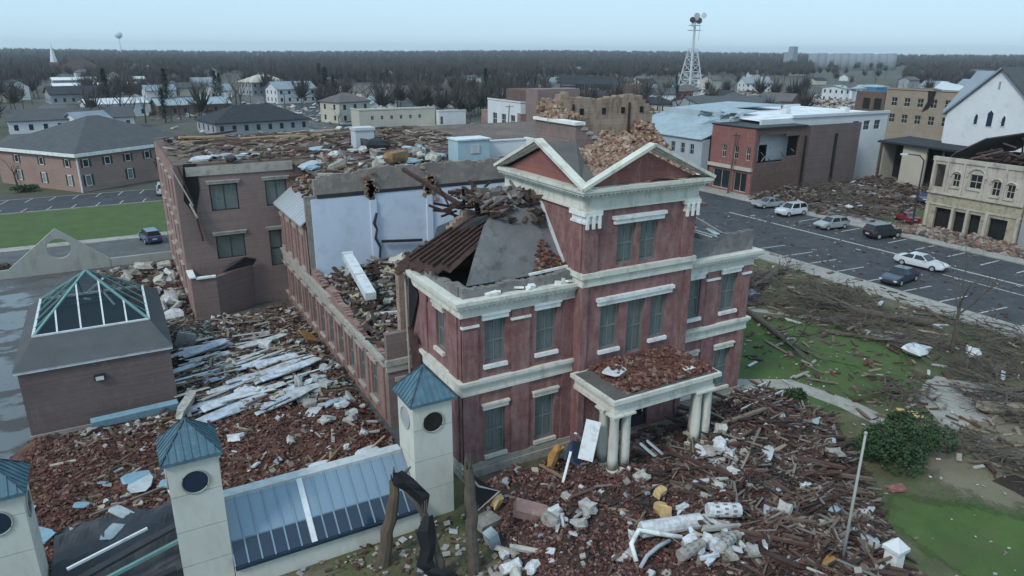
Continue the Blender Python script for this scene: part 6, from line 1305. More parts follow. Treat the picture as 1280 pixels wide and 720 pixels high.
m = MB(); m.box(X0+.45, X1, Y0+.4, Y1-.4, 4.5, 4.7); m.build('floor', 'interior_dark', CS)
m = MB(); m.prism([Vector(p) for p in ((92.5, Y1, 8.7), (X1, Y1, 8.7), (X1, 46.2, 12.2), (93.0, 47.6, 11.4), (91.2, 49.8, 9.6))], (0, 0, .14)); m.build('roof', 'shingle_brown', CS)
m = MB(); m.prism([Vector(p) for p in ((97.5, 42.4, 10.2), (100.5, 40.3, 9.0), (X1, Y0, 8.7), (X1, 46.0, 12.2), (99, 46.0, 12.0))], (0, 0, .14)); m.build('roof', 'shingle_brown', CS)
for i in range(26):
    c = Vector((rnd.uniform(90, 97), rnd.uniform(40.8, 48.5), rnd.uniform(8.6, 10.6))); d = Vector((rnd.uniform(-1, 1), rnd.uniform(-1, 1), rnd.uniform(-.4, .5))).normalized()*rnd.uniform(.7, 2.0)
    m = MB(); m.beam(c-d, c+d, .18, .16); m.build('rafter', rnd.choice(['char_wood', 'char_wood', 'wood_pole', 'brown_brick']), CS)
# grey neighbour
NB = thing('grey_shop', (89.5, 34, 0), 'grey painted shop next to the cream storefront', 'shop')
m = MB(); wall(m, 'x', 89.6, .4, 28, 40.1, 0, 7.8, [(36.5, 39, .4, 3), (31, 35, .4, 3), (37, 38, 4.6, 6.6)]); m.build('front_wall', 'house_grey', NB); m = MB(); m.box(90, 108, 28, 40.1, 7.4, 7.6); m.box(90, 108, 28, 28.4, 0, 7.4); m.build('roof', 'shingle', NB)
for a, b, z0, z1 in ((36.5, 39, .4, 3), (31, 35, .4, 3), (37, 38, 4.6, 6.6)): window(NB, 'x', 89.6, a, b, z0, z1, frame='white_trim', pane='dark_glass', curtain=False)
# red and brown brick commercial building
BB = thing('brick_storefront', (86, 80, 0), 'red brick corner storefront with brown side wall torn open upstairs', 'storefront')
rw = [(77.6, 78.5, 5.4, 7.4), (80.0, 80.9, 5.4, 7.4), (82.6, 83.5, 5.4, 7.4), (77.8, 80.4, .4, 3.4), (81.2, 85.0, .4, 3.4)]
m = MB(); wall(m, 'x', 86, .4, 77.0, 86.0, 0, 10.2, rw); m.build('front_wall', 'orange_brick', BB)
m = MB(); wall(m, 'y', 77.0, .4, 86.4, 111, 0, 10.3, [(86.9, 93.0, 5.0, 9.3), (93.0, 96.2, 5.7, 8.9)]); m.build('side_wall', 'brown_brick', BB)
m = MB(); m.box(98.5, 111, 76.9, 77.0, .0, 10.35); m.build('patched_brick', 'dark_brick', BB)
m = MB(); m.box(85.6, 86.1, 76.9, 86.1, 3.8, 4.3); m.build('shop_cornice', 'house_cream', BB); m = MB(); m.box(85.9, 97.5, 76.7, 86.2, 10.3, 10.5); m.build('roof', 'dark_metal', BB)
for a, b, z0, z1 in rw: window(BB, 'x', 86, a, b, z0, z1, frame='house_cream', pane='dark_glass', curtain=False, rails=1 if z0 > 4 else 0)
m = MB(); m.box(86.5, 97, 77.5, 85, 4.6, 4.8); m.box(96.6, 97, 77.5, 85, 4.8, 10.2); m.box(86.5, 97, 77.45, 86.2, 10.1, 10.25); m.box(86.45, 86.6, 77.5, 86, 7.5, 10.1); m.build('floor', 'interior_dark', BB); m = MB(); m.box(88.4, 91.8, 79.6, 79.7, 4.8, 7.4); m.build('white_partition', 'house_white', BB)  # near-black lining and ceiling paint in the shade of the torn opening
m = MB(); m.box(86.6, 96.6, 81.4, 81.6, 4.8, 10.05); m.build('rear_partition', 'interior_dark', BB)  # near-black backing, shade of the room put into its colour
for i in range(9): m = MB(); c = Vector((rnd.uniform(88, 96.5), 77.2, rnd.uniform(5, 9))); d = Vector((rnd.uniform(-1, 1), -.2, rnd.uniform(-1, 1)))*rnd.uniform(.4, 1.2); m.beam(c-d, c+d, .14, .1); m.build('torn_lath', 'grey_masonry', BB)
for x, w_ in ((97.2, .5), (104.5, .7)): m = MB(); m.box(x, x+w_, 76.82, 76.9, 0.2, 8.8); m.build('dark_flue', 'interior_dark', BB)
# long white-roofed block behind
WB = thing('white_roofed_block', (105, 88, 0), 'long flat building with bright white roof behind the brown wall', 'building')
ww = [(112.5, 114.2, 8.6, 10.2), (115.5, 117.2, 8.6, 10.2), (118.4, 120.1, 8.6, 10.2)]
m = MB(); wall(m, 'y', 79.6, .4, 90, 122, 0, 11.3, ww); m.build('front_wall', 'house_white', WB)
for bx in ((121.6, 122, 80, 99, 0, 11.3), (97, 97.4, 80, 99, 0, 11.3), (90, 97, 86.1, 86.4, 4, 11.3)): m = MB(); m.box(*bx); m.build('side_wall', 'house_white', WB)
m = MB(); m.add([(97.0, 79.7, 11.35), (121.9, 79.7, 11.35), (121.9, 99, 11.35), (97.0, 99, 11.35)], [(0, 1, 2, 3)]); m.add([(91, 79.7, 10.9), (97, 79.7, 11.35), (97, 90, 11.35), (93, 92, 10.9)], [(0, 1, 2, 3)]); m.build('roof', 'roof_membrane', WB)
m = MB(); m.box(97, 122.1, 79.4, 79.75, 11.3, 11.75); m.box(104, 122, 98.6, 99, 11.3, 11.7); m.build('parapet', 'house_white', WB)
for a, b, z0, z1 in ww: window(WB, 'y', 79.6, a, b, z0, z1, frame='house_grey', pane='dark_glass', curtain=False)
for x, y in ((103, 86), (110, 92), (116, 84)): m = MB(); m.box(x, x+1.2, y, y+1.2, 11.37, 12.1); m.build('roof_hatch', 'house_white', WB)
# blue metal-roofed block
BL = thing('blue_roofed_block', (86, 93, 0), 'grey block with crumpled pale blue metal roof beside brick storefront', 'building')
bw = [(88.2, 89.2, 5.2, 6.9), (90.4, 91.4, 5.2, 6.9), (88.2, 89.2, 1.5, 3.2), (92.8, 93.8, 5.2, 6.9)]
m = MB(); wall(m, 'x', 84.4, .4, 86.3, 106, 0, 7.8, bw); m.box(84.8, 110, 105.6, 106, 0, 7.8); m.box(84.8, 86, 86.3, 86.6, 0, 7.8); m.build('wall', 'grey_siding', BL)
for a, b, z0, z1 in bw: window(BL, 'x', 84.4, a, b, z0, z1, frame='house_grey', pane='interior_dark', curtain=False)
m = MB(); m.prism([Vector(p) for p in ((84.0, 86.2, 7.8), (84.0, 106.4, 7.8), (93.0, 106.4, 10.6), (93.0, 86.2, 10.6))][::-1], (0, 0, .12)); m.prism([Vector(p) for p in ((93.0, 86.2, 11.6), (93.0, 106.4, 11.2), (110, 106.4, 12.0), (110, 92.6, 12.2), (96.5, 92.6, 12.0), (96.5, 86.2, 12.0))][::-1], (0, 0, .12)); m.build('roof', 'blue_metal', BL)
m = MB(); m.box(92.8, 93.1, 86.3, 106, 10.5, 11.6); m.build('roof_step', 'grey_siding', BL)
for i in range(12): m = MB(); c = Vector((rnd.uniform(86, 97), rnd.uniform(84.5, 92), rnd.uniform(10.7, 11.8))); m.obox(c, (rnd.uniform(.6, 1.6), rnd.uniform(.3, .8), .03), rot(rnd.uniform(-.8, .8), rnd.uniform(-.6, .6), rnd.uniform(0, 3))); m.build('peeled_sheet', 'blue_metal', BL)
# church
CHU = thing('white_church', (118, 60, 0), 'big white church gable with lancet windows above the cream storefront', 'church')
m = MB(); m.prism([Vector((118, y, z)) for y, z in ((67.0, 0), (53.0, 0), (53.0, 12.4), (60.0, 19.1), (67.0, 12.4))], (.4, 0, 0)); m.build('gable_wall', 'church_white', CHU)
for y in (53, 66.6): m = MB(); m.box(118.4, 145, y, y+.4, 0, 12.4); m.build('side_wall', 'church_white', CHU)
m = MB()
m.prism([Vector(p) for p in ((117.4, 52.5, 12.0), (146, 52.5, 12.0), (146, 60, 19.2), (117.4, 60, 19.2))], (0, 0, .3)); m.build('roof', 'shingle', CHU)
m = MB(); m.prism([Vector(p) for p in ((117.4, 60, 19.2), (146, 60, 19.2), (146, 67.5, 12.0), (117.4, 67.5, 12.0))], (0, 0, .3)); m.build('roof', 'church_roof', CHU)
for y0 in (54.6, 56.0): m = MB(); m.prism([Vector((118.4+i*27, y0-.7*0, 12.4+(y0-53)*.96)) for i in (0,)]+[Vector((145, y0, 12.4+(y0-53)*.96)), Vector((145, y0+.35, 12.75+(y0-53)*.96)), Vector((118.4, y0+.35, 12.75+(y0-53)*.96))], (0, -.05, .32)); m.build('roof_stripe', 'lattice_metal', CHU)
m = MB(); m.prism([Vector(p) for p in ((121, 66, 12.0), (121, 69.6, 12.0), (129, 69.6, 18.4), (129, 66, 18.4))][::-1], (0, 0, .3)); m.build('roof', 'church_roof', CHU); m = MB(); m.box(121.6, 136, 67, 69.2, 0, 12.0); m.prism([Vector(p) for p in ((121.6, 69.2, 12), (136, 69.2, 12), (129, 69.2, 18))], (0, -.3, 0)); m.build('transept_wall', 'church_white', CHU)
for y, w, z0, z1 in ((62.4, .6, 10.9, 12.6), (60.4, .95, 10.7, 13.2), (58.4, .6, 10.9, 12.6)):
    k = MB(); pts = [Vector((117.97, y-w/2, z0)), Vector((117.97, y+w/2, z0)), Vector((117.97, y+w/2, z1-.5)), Vector((117.97, y, z1)), Vector((117.97, y-w/2, z1-.5))]; k.prism(pts, (-.02, 0, 0)); l = k.build('lancet_window', 'deep_pane', CHU)
    k = MB(); k.tube(pts+[pts[0]], [.08]*6, 5); k.build('frame', 'church_white', l)
m = MB(); m.box(117.9, 118, 59.9, 60.15, 16.3, 17.4); m.build('slit_window', 'house_grey', CHU)
# open shed roof between the storefront and the yellow block
SH = thing('damaged_shed', (118, 68, 0), 'low dark roofed shed with open front beside the church', 'shed')
m = MB(); m.prism([Vector(p) for p in ((111, 56, 7.2), (118, 55, 7.0), (122, 75, 7.4), (112.5, 74.5, 7.2))], (0, 0, .3)); m.build('roof', 'shingle_dark', SH)
m = MB(); m.box(112.8, 113.2, 66, 70, 0, 7.2); m.box(113.2, 117, 73.6, 74, 0, 7.2); m.build('wall', 'house_cream', SH)
for y in (57, 60, 63, 73.5): m = MB(); m.box(112.3, 112.6, y, y+.3, 0, 7.2); m.build('post', 'wood_pole', SH)
m = MB(); m.box(116.6, 117, 56, 74, 0, 7); m.build('rear_wall', 'interior_dark', SH)

def block(name, x0, x1, y0, y1, h, wallm, roofm, label, cat='building', wins=(), wface='x', frame='house_white', parap=0.4, pane='dark_glass', grp=None):
    """flat-roofed building with windows on its camera-side faces"""
    T = thing(name, ((x0+x1)/2, (y0+y1)/2, 0), label, cat, grp)
    hx = [w for w in wins if w[0] == 'x']; hy_ = [w for w in wins if w[0] == 'y']
    m = MB(); wall(m, 'x', x0, .3, y0, y1, 0, h, [w[1:] for w in hx]); m.build('wall', wallm, T)
    m = MB(); wall(m, 'y', y0, .3, x0+.3, x1, 0, h, [w[1:] for w in hy_]); m.build('wall', wallm, T)
    m = MB(); m.box(x1-.3, x1, y0+.3, y1, 0, h); m.box(x0+.3, x1-.3, y1-.3, y1, 0, h); m.build('wall', wallm, T)
    m = MB(); m.box(x0+.1, x1-.1, y0+.1, y1-.1, h, h+.15); m.build('roof', roofm, T)
    if parap: 
        m = MB(); m.box(x0-.1, x0+.2, y0-.1, y1+.1, h+.15, h+.15+parap); m.box(x0+.2, x1+.1, y0-.1, y0+.2, h+.15, h+.15+parap); m.build('parapet', wallm, T)
    for w in wins: window(T, w[0], x0 if w[0] == 'x' else y0, *w[1:], frame=frame, pane=pane, curtain=False)
    return T
# yellow brick block
yw = [('x', y, y+1.5, z, z+2.0) for y in (93.2, 96.4, 99.6, 102.8, 106.0) for z in (5.8, 9.6)]+[('y', x, x+1.6, z, z+2.0) for x in (168, 173, 178) for z in (5.8, 9.6)]
YB = block('tan_brick_block', 165, 184, 91.5, 109, 13.2, 'tan_brick', 'rubble_grey', 'three storey tan brick block with gash down its front', 'building', yw, frame='house_cream')
m = MB(); m.prism([Vector((164.9, y, z)) for y, z in ((97.0, 13.4), (98.9, 13.4), (98.6, 11.0), (99.6, 8.6), (98.2, 9.4), (97.4, 10.8))], (-.03, 0, 0)); m.build('wall_gash', 'interior_dark', YB)
m = MB(); m.box(165, 168, 109.2, 117, 0, 12.6); m.build('ruined_bay', 'brown_brick', YB)
for y, z in ((110, 8.5), (113, 8.5), (110, 4.5), (113, 4.6)): m = MB(); m.box(164.9, 165.02, y, y+1.8, z, z+2.6); m.build('ruined_opening', 'interior_dark' if z > 5 else 'house_cream', YB)
m = MB(); m.obox((167, 95.5, 14.3), (2.2, 2.4, .12), rot(.2, -.3, .2)); m.build('peeled_roofing', 'lattice_metal', YB)
# brick building with white storefront, mid distance
ow = [('x', y, y+2.6, 1.2, 4.6) for y in (175.5, 180.8, 186.2)]
OF = block('white_fronted_shop', 100, 116, 172.5, 192, 8.0, 'house_white', 'flat_roof', 'brick shop with white three-bay front beyond the annex roof', 'shop', ow, frame='house_white')
m = MB(); m.box(99.9, 116.1, 172.3, 172.5, 0, 5.2); m.box(99.85, 100, 172.4, 174, 0, 5.4); m.build('brick_side', 'pink_brick', OF); m = MB(); m.box(100.1, 116.1, 172.25, 172.45, 5.2, 7.2); m.build('white_band', 'house_white', OF)
m = MB(); m.box(101.5, 115, 166, 172.2, 0, 12.0); m.build('brick_tower', 'mauve_brick', OF); m = MB(); m.box(103, 114, 173, 186, 8.2, 11.4); m.build('upper_storey', 'brown_brick', OF)
m = MB(); m.box(99.9, 112, 192, 196, 0, 5); m.build('side_porch', 'pink_brick', OF)
# wrecked dark steel frame
q = atZ(735, 133); WF = thing('wrecked_hall', (q.x, q.y, 0), 'wrecked hall with black bent roof frame beyond the clock tower ruin', 'hall')
u = Vector((.95, -.3, 0)).normalized(); v = Vector((.3, .95, 0))
def wp(a, b, z): p = Vector((q.x, q.y, 0))+u*a*1.35+v*b; return (p.x, p.y, z)
m = MB(); m.prism([Vector(wp(-9, 0, 9.0)), Vector(wp(10, 0, 8.4)), Vector(wp(11, 9, 11.2)), Vector(wp(-8, 9, 12.6))], (0, 0, .3)); m.build('roof', 'shingle_dark', WF)
for a in (-9, -4, 1, 6, 10): m = MB(); m.beam(wp(a, 0, 0), wp(a, 0, 9), .4, .4); m.build('column', 'dark_metal', WF)
for b in (0, 4.5, 9): m = MB(); m.beam(wp(-9, b, 8.2+b*.3), wp(10.5, b, 7.6+b*.3), .35, .6); m.build('girder', 'dark_metal', WF)
m = MB(); m.beam(wp(-9, 8, 5.2), wp(10, 8, 5.0), .3, 2.2); m.build('inner_wall', 'house_white', WF); m = MB(); m.beam(wp(-10, -6, 2.6), wp(12, -6, 2.6), .5, 5.2); m.build('front_wall', 'brown_brick', WF); m = MB(); m.beam(wp(14, -3, 4.5), wp(14, 4, 4.5), 6.0, 9.0); m.build('brick_stack', 'brown_brick', WF)
# white low building, pale box, two storey house, dark hipped roof, offices
block('white_flat_building', 65, 89, 206, 214, 4.8, 'house_cream', 'house_cream', 'long low white building with small square windows and stub chimney', 'building', [('y', x, x+.9, 2.2, 3.3) for x in (68.5, 71.5, 74.5, 77.5, 80.5, 83.5)], frame='house_grey')
block('pale_blue_box_building', 89.4, 98.5, 204, 210, 3.9, 'house_white', 'roof_membrane', 'small pale blue white box building beside the long white building', 'building', [('y', 89.9, 90.8, .2, 2.6)], frame='house_grey')
def hip(name, c, wx, wy, h, rh, rz, wallm, roofm, label, cat='house', grp=None, gable=False, over=.5, wins=True, chim=False, winm='dark_glass'):
    T = thing(name, (c[0], c[1], gh(c[0], c[1])), label, cat, grp); T.rotation_euler = (0, 0, rz); a, b = wx/2, wy/2
    def part(nm, mb, mt, par=T): o = bpy.data.objects.new(nm, mb.mesh(nm, mt)); COL.objects.link(o); o.parent = par; return o
    m = MB(); m.box(-a, a, -b, b, 0, h)
    if gable: m.prism([(-a+.1, -b+.02, h), (-a+.1, b-.02, h), (-a+.1, 0, h+rh-.1)][::-1], (wx-.2, 0, 0))
    part('wall', m, wallm)
    A, B = a+over, b+over; r = MB(); z = h+.02
    if gable: r.add([(-A, -B, z), (A, -B, z), (A, B, z), (-A, B, z), (-A, 0, z+rh), (A, 0, z+rh), (-A, -B, z-.22), (A, -B, z-.22), (A, B, z-.22), (-A, B, z-.22), (-A, 0, z+rh-.22), (A, 0, z+rh-.22)], [(0, 1, 5, 4), (2, 3, 4, 5), (6, 10, 11, 7), (8, 11, 10, 9), (0, 6, 7, 1), (2, 8, 9, 3), (0, 4, 10, 6), (4, 3, 9, 10), (1, 7, 11, 5), (5, 11, 8, 2)])
    else:
        k = max(.3, A-B); r.box(-A, A, -B, B, z-.25, z); r.add([(-A, -B, z), (A, -B, z), (A, B, z), (-A, B, z), (-k, 0, z+rh), (k, 0, z+rh)], [(0, 1, 5, 4), (2, 3, 4, 5), (1, 2, 5), (3, 0, 4)])
    rf = part('roof', r, roofm)
    if chim: m = MB(); m.box(-.4, .4, -b*.4-.4, -b*.4+.4, h, h+rh+.8); part('chimney', m, 'brown_brick', rf)
    if wins:
        st = 2 if h > 4.5 else 1; fl = h/st
        for s in range(st):
            n = max(2, int(wx/3.2))
            for i in range(n):
                x = lerp(-a, a, (i+.5)/n); m = MB(); m.box(x-.5, x+.5, -b-.03, -b+.1, s*fl+.9, s*fl+.9+min(1.5, fl*.5)); part('window', m, winm)
            n = max(1, int(wy/3.5))
            for i in range(n):
                y = lerp(-b, b, (i+.5)/n); m = MB(); m.box(-a-.03, -a+.1, y-.5, y+.5, s*fl+.9, s*fl+.9+min(1.5, fl*.5)); part('window', m, winm)
    return T
# office building near the car park: rotated, with shuttered windows
OFC = hip('office_building', (-4.7+11*math.cos(R(36))-10*math.sin(R(36)), 128.4+11*math.sin(R(36))+10*math.cos(R(36))), 22, 20, 6.0, 4.6, R(36), 'office_brick', 'shingle', 'two storey pink brick office building with big grey hipped roof', 'office', None, False, .7, False)
def opart(nm, mb, mt, par): o = bpy.data.objects.new(nm, mb.mesh(nm, mt)); COL.objects.link(o); o.parent = par; return o
m = MB(); m.box(-11.72, 11.72, -10.72, -10.6, 5.55, 6.06); m.box(-11.72, -11.6, -10.6, 10.72, 5.55, 6.06); opart('fascia', m, 'white_trim', OFC)
for face in (0, 1):
    for i in range(6 if face == 0 else 3):
        for s in range(2):
            if face == 0 and s == 0 and i in (1, 3): continue
            u = -9.6+i*3.7 if face == 0 else -7.6+i*6.2; z0 = .9+s*2.9; z1 = z0+(1.7 if s == 0 else 1.25)
            def fb(d0, d1, a, b, zz0, zz1): mm = MB(); return mm.box(u+a, u+b, -10-d1, -10-d0, zz0, zz1) if face == 0 else mm.box(-11-d1, -11-d0, u+a, u+b, zz0, zz1)
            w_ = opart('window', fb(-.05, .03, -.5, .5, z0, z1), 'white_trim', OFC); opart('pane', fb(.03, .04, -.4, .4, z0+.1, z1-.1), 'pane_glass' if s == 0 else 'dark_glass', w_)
            opart('shutter', fb(-.05, .06, -.85, -.53, z0, z1), 'dark_metal', w_); opart('shutter', fb(-.05, .06, .53, .85, z0, z1), 'dark_metal', w_)
m = MB(); m.box(-11.1, -10.9, -10.12, -10.0, 0, 5.6); opart('downpipe', m, 'white_trim', OFC)
def spot(x, y): p = atZ(x, y); return (p.x, p.y)
hip('hip_roofed_hall', spot(318, 163), 26, 16, 3.2, 4.0, R(10), 'house_grey', 'shingle_dark', 'low hall with black hipped roof behind the annex lumber', 'hall')
block('pale_flat_shop', 45, 70, 150, 158, 3.2, 'grey_siding', 'blue_metal', 'low pale blue flat roofed shop in front of the black hipped hall', 'shop')
hip('cream_house', spot(433, 152), 12, 10, 6.5, 2.5, R(20), 'house_cream', 'shingle_brown', 'two storey cream house beside the long white building', 'house')
hip('blue_roofed_store', spot(240, 142), 24, 12, 3.6, 2.0, R(8), 'brown_brick', 'blue_metal', 'brick store with pale blue roof near the black hipped hall', 'store', None, True)
hip('gabled_white_house', spot(263, 132), 10, 8, 5.5, 3.5, R(80), 'house_white', 'house_roof', 'steep gabled white house behind the blue roofed store', 'house', None, True)
hip('dark_roofed_store', spot(92, 162), 30, 11, 3.4, 2.6, R(6), 'house_white', 'shingle', 'long white store with dark gabled roof behind the offices', 'store', None, True)
hip('white_shed', spot(145, 145), 18, 12, 4.5, 1.5, R(12), 'house_white', 'house_white', 'white metal shed behind the dark roofed store', 'shed', None, True)
hip('white_long_shed', spot(128, 118), 42, 16, 4.5, 1.4, R(6), 'house_white', 'roof_membrane', 'long white roofed shed far along the road', 'shed', None, True)
hip('white_low_shed', spot(130, 108), 55, 18, 4.5, 1.4, R(6), 'house_grey', 'roof_membrane', 'farther low white roofed shed beside the road', 'shed', None, True)
hip('black_roofed_barn', spot(105, 128), 26, 16, 4, 3, R(10), 'house_grey', 'shingle_dark', 'black roofed barn building beside the long road', 'barn', None, True)
hip('cottage', spot(111, 163), 9, 8, 3, 2.2, R(30), 'house_white', 'church_roof', 'small white cottage tucked behind the offices roof', 'cottage', None, True)
hip('white_villa', spot(365, 128), 18, 12, 6, 3.0, R(12), 'house_white', 'church_roof', 'two storey white villa with pale roof above the hipped hall', 'villa', None, True, chim=True)
hip('tan_roofed_house', spot(330, 118), 20, 14, 6.5, 3.5, R(18), 'house_grey', 'house_cream', 'grey house with tan hipped roof beyond the cross road', 'house')
hip('blue_warehouse', spot(1066, 127), 26, 14, 6.5, 1.2, R(-8), 'house_white', 'blue_metal', 'white and bright blue warehouse left of the tan brick block', 'warehouse', None, True)
BWH = thing('blue_panel_shed', spot(1090, 128)+(0,), 'bright blue panel shed beside the white warehouse', 'shed'); m = MB(); p = spot(1090, 128); m.box(p[0]-4, p[0]+5, p[1]-4, p[1]+4, 0, 7); m.build('wall', 'blue_panel', BWH); m = MB(); m.box(p[0]-4.3, p[0]+5.3, p[1]-4.3, p[1]+4.3, 7, 7.3); m.build('roof', 'grey_siding', BWH)
hip('gabled_wreck', spot(942, 116), 16, 10, 5.5, 3.5, R(-20), 'house_white', 'church_roof', 'white house with dark window row standing in the wrecked blocks', 'house', None, True)
hip('red_low_store', spot(835, 124), 22, 12, 4, .8, R(5), 'orange_brick', 'flat_roof', 'low red brick store near the lattice tower foot', 'store')
hip('grey_roof_depot', spot(905, 142), 34, 18, 4.5, 2, R(-12), 'house_grey', 'shingle', 'wide grey roofed depot behind the blue roofed block', 'depot', None, True)

# ------------------------------------------------------------------ far town: houses, wrecks, trees, forest
TAKEN = [(atZ(735, 133).x, atZ(735, 133).y, 22), (-5, 140, 26), (60, 152, 20), (78, 208, 22), (108, 180, 22), (97, 90, 34), (175, 100, 22), (132, 62, 22)]
def free(x, y, r):
    for a, b, c in TAKEN:
        if (x-a)**2+(y-b)**2 < (c+r)**2: return False
    return True
HW = [('house_white', 'white'), ('house_cream', 'cream'), ('house_grey', 'grey'), ('church_white', 'bright white'), ('brown_brick', 'brown brick'), ('office_brick', 'pink brick')]
HR = [('shingle', 'grey'), ('shingle_dark', 'black'), ('shingle_brown', 'brown'), ('church_roof', 'pale blue grey')]
rr = random.Random(77); nh = 0
def onroad(x, y): return abs(x+18) < 9 and y < 700 or (abs(x-(52+(y-200)*.065)) < 10 and 190 < y < 620) or abs(y-158) < 8 and x < 60
tries = 0
while nh < 120 and tries < 6000:
    tries += 1; px_ = rr.uniform(-60, 1340); py_ = 84+rr.random()**1.1*58; x, y = spot(px_, py_)
    if math.hypot(x, y) < 190 or onroad(x, y) or not free(x, y, 9) or (62 < x < 84): continue
    TAKEN.append((x, y, 7)); wm, wn_ = rr.choice(HW[:4] if rr.random() < .75 else HW); rm, rn_ = rr.choice(HR); g = rr.random() < .7
    two = rr.random() < .35; where = 'among bare trees beyond the square' if px_ < 800 else 'among wrecked blocks beyond the street'
    hip('house', (x, y), rr.uniform(9, 16), rr.uniform(7, 10), 5.6 if two else 3.2, rr.uniform(1.8, 3.2), rr.choice([0, R(90)])+rr.uniform(-.25, .25), wm, rm, '%s %s %s house with %s roof %s' % ('tall' if two else 'low', wn_, 'gabled' if g else 'hipped', rn_, where), 'house', 'houses '+where, g, .4, math.hypot(x, y) < 300)
    nh += 1
# wreckage spread through the blocks on the right
def wreck_h(x, y): return 0.2+1.1*max(0, nz(x, y, .09, 5)+.2)
loose('wreckage', 5200, (100, 330, 110, 300), wreck_h, 'bits_pale', 'pale sheets and boards of wrecked houses strewn through distant blocks|wreckage', (1.0, .6, .16), (.4, 2.2), .4, keep=lambda x, y, r_: free(x, y, -3) and not 62 < x < 84 and y < x*1.45 and r_.random() < .3+nz(x, y, .03))
loose('wreckage_timber', 5200, (95, 330, 105, 300), wreck_h, 'splinters', 'brown lumber of wrecked houses strewn through distant blocks|wreckage', (1.6, .3, .2), (.4, 2.0), .35, keep=lambda x, y, r_: free(x, y, -3) and not 62 < x < 84 and y < x*1.6)
loose('left_wreckage', 500, (10, 100, 150, 330), lambda x, y: .2, 'bits_pale', 'pale scraps strewn between houses beyond the annex|wreckage', (.7, .4, .12), (.4, 1.8), .4, keep=lambda x, y, r_: free(x, y, -3) and r_.random() < .3+nz(x, y, .03))

# bare tree prototypes, then copies
PT = []
for i in range(6):
    P = bare_tree((0, 0, 0), 10.5, .17, 100+i, 'x', 4 if i < 3 else 3, None, .04, 'bare_tree', 'far_twig'); PT.append(P)
PPINE = []
for i in range(2):
    T = thing('pine_tree', (0, 0, 0), 'x', 'tree'); r_ = random.Random(i+5); m = MB()
    for k in range(900):
        z = r_.random()**.8; rad = (1-z)*2.6*(0.75+.25*math.sin(z*40))*r_.uniform(.3, 1); a = r_.uniform(0, 6.28); p = Vector((math.cos(a)*rad, math.sin(a)*rad, 1.2+z*9.5)); d = Vector((math.cos(a), math.sin(a), -.25))*r_.uniform(.5, 1.0); s = Vector((-math.sin(a), math.cos(a), 0))*.22
        m.add([p-s, p+s, p+d], [(0, 1, 2)])
    o = bpy.data.objects.new('crown', m.mesh('crown', 'pine')); COL.objects.link(o); o.parent = T
    m = MB(); m.tube([(0, 0, 0), (0, 0, 9)], [.22, .05], 6); o = bpy.data.objects.new('trunk', m.mesh('trunk', 'bark')); COL.objects.link(o); o.parent = T; PPINE.append(T)
rr = random.Random(5); used = [False]*6; nt = 0; tries = 0; usedp = [False]*2
while nt < 296 and tries < 9000:
    tries += 1
    px_ = rr.uniform(-60, 1340); py_ = 92+rr.random()**.9*62 if px_ < 850 else 88+rr.random()*42; x, y = spot(px_, py_)
    if px_ > 820 and rr.random() < .62: continue
    if onroad(x, y) or math.hypot(x, y) < 175 or not free(x, y, 1.5) or 60 < x < 86 or (x < 62 and y < 160): continue
    TAKEN.append((x, y, 2)); zone = 'beyond the courthouse square' if px_ < 620 else 'in the wrecked blocks behind the lattice tower' if px_ < 950 else 'beyond the tan brick block'
    if rr.random() < .1 and px_ < 1000:
        k = rr.randrange(2); o = copy_tree(PPINE[k]) if usedp[k] else PPINE[k]; usedp[k] = True; s = rr.uniform(.8, 1.5)
        tag(o, 'dark conical pine tree '+zone, 'tree', 'pines '+zone)
    else:
        k = rr.randrange(6); o = copy_tree(PT[k]) if used[k] else PT[k]; used[k] = True; s = rr.uniform(.75, 1.5)*(1 if px_ < 850 else .8)
        tag(o, ('tall ' if s > 1.05 else 'small ')+'bare brown tree '+zone, 'tree', 'bare trees '+zone)
    o.location = (x, y, 0); o.rotation_euler = (0, 0, rr.uniform(0, 6.28)); o.scale = (s*rr.uniform(.9, 1.2), s*rr.uniform(.9, 1.2), s); nt += 1
# near individual trees behind the annex and by the office
for (x, y), s, lab in ((spot(425, 158), .6, 'small bare brown tree beside the cream house'), (spot(575, 150), .45, 'low greenish bare tree beside the pale box building'), (spot(22, 232), .5, 'small reddish bare tree against the offices')):
    o = copy_tree(PT[3]); o.location = (x, y, 0); o.scale = (s*1.4, s*1.4, s); tag(o, lab, 'tree'); 
    if 'group' in o: del o['group']
def topiary(loc, r, label):
    T = bush(loc, r, r, r*2, int(r*100)+7, label, 700, 'round_shrub', 'pine', .2); T['category'] = 'bush'
topiary((7.6, 131.5, 2.0), 1.4, 'dark round shrub at the offices corner near the annex')
for x, y, lab in ((-12.6, 133.2, 'dark low shrub bed at the offices wall'),): bush((x, y, 0), 2.2, 1.2, 1.2, 91, lab, 700, 'low_shrub', 'shrub_leaf', .2)

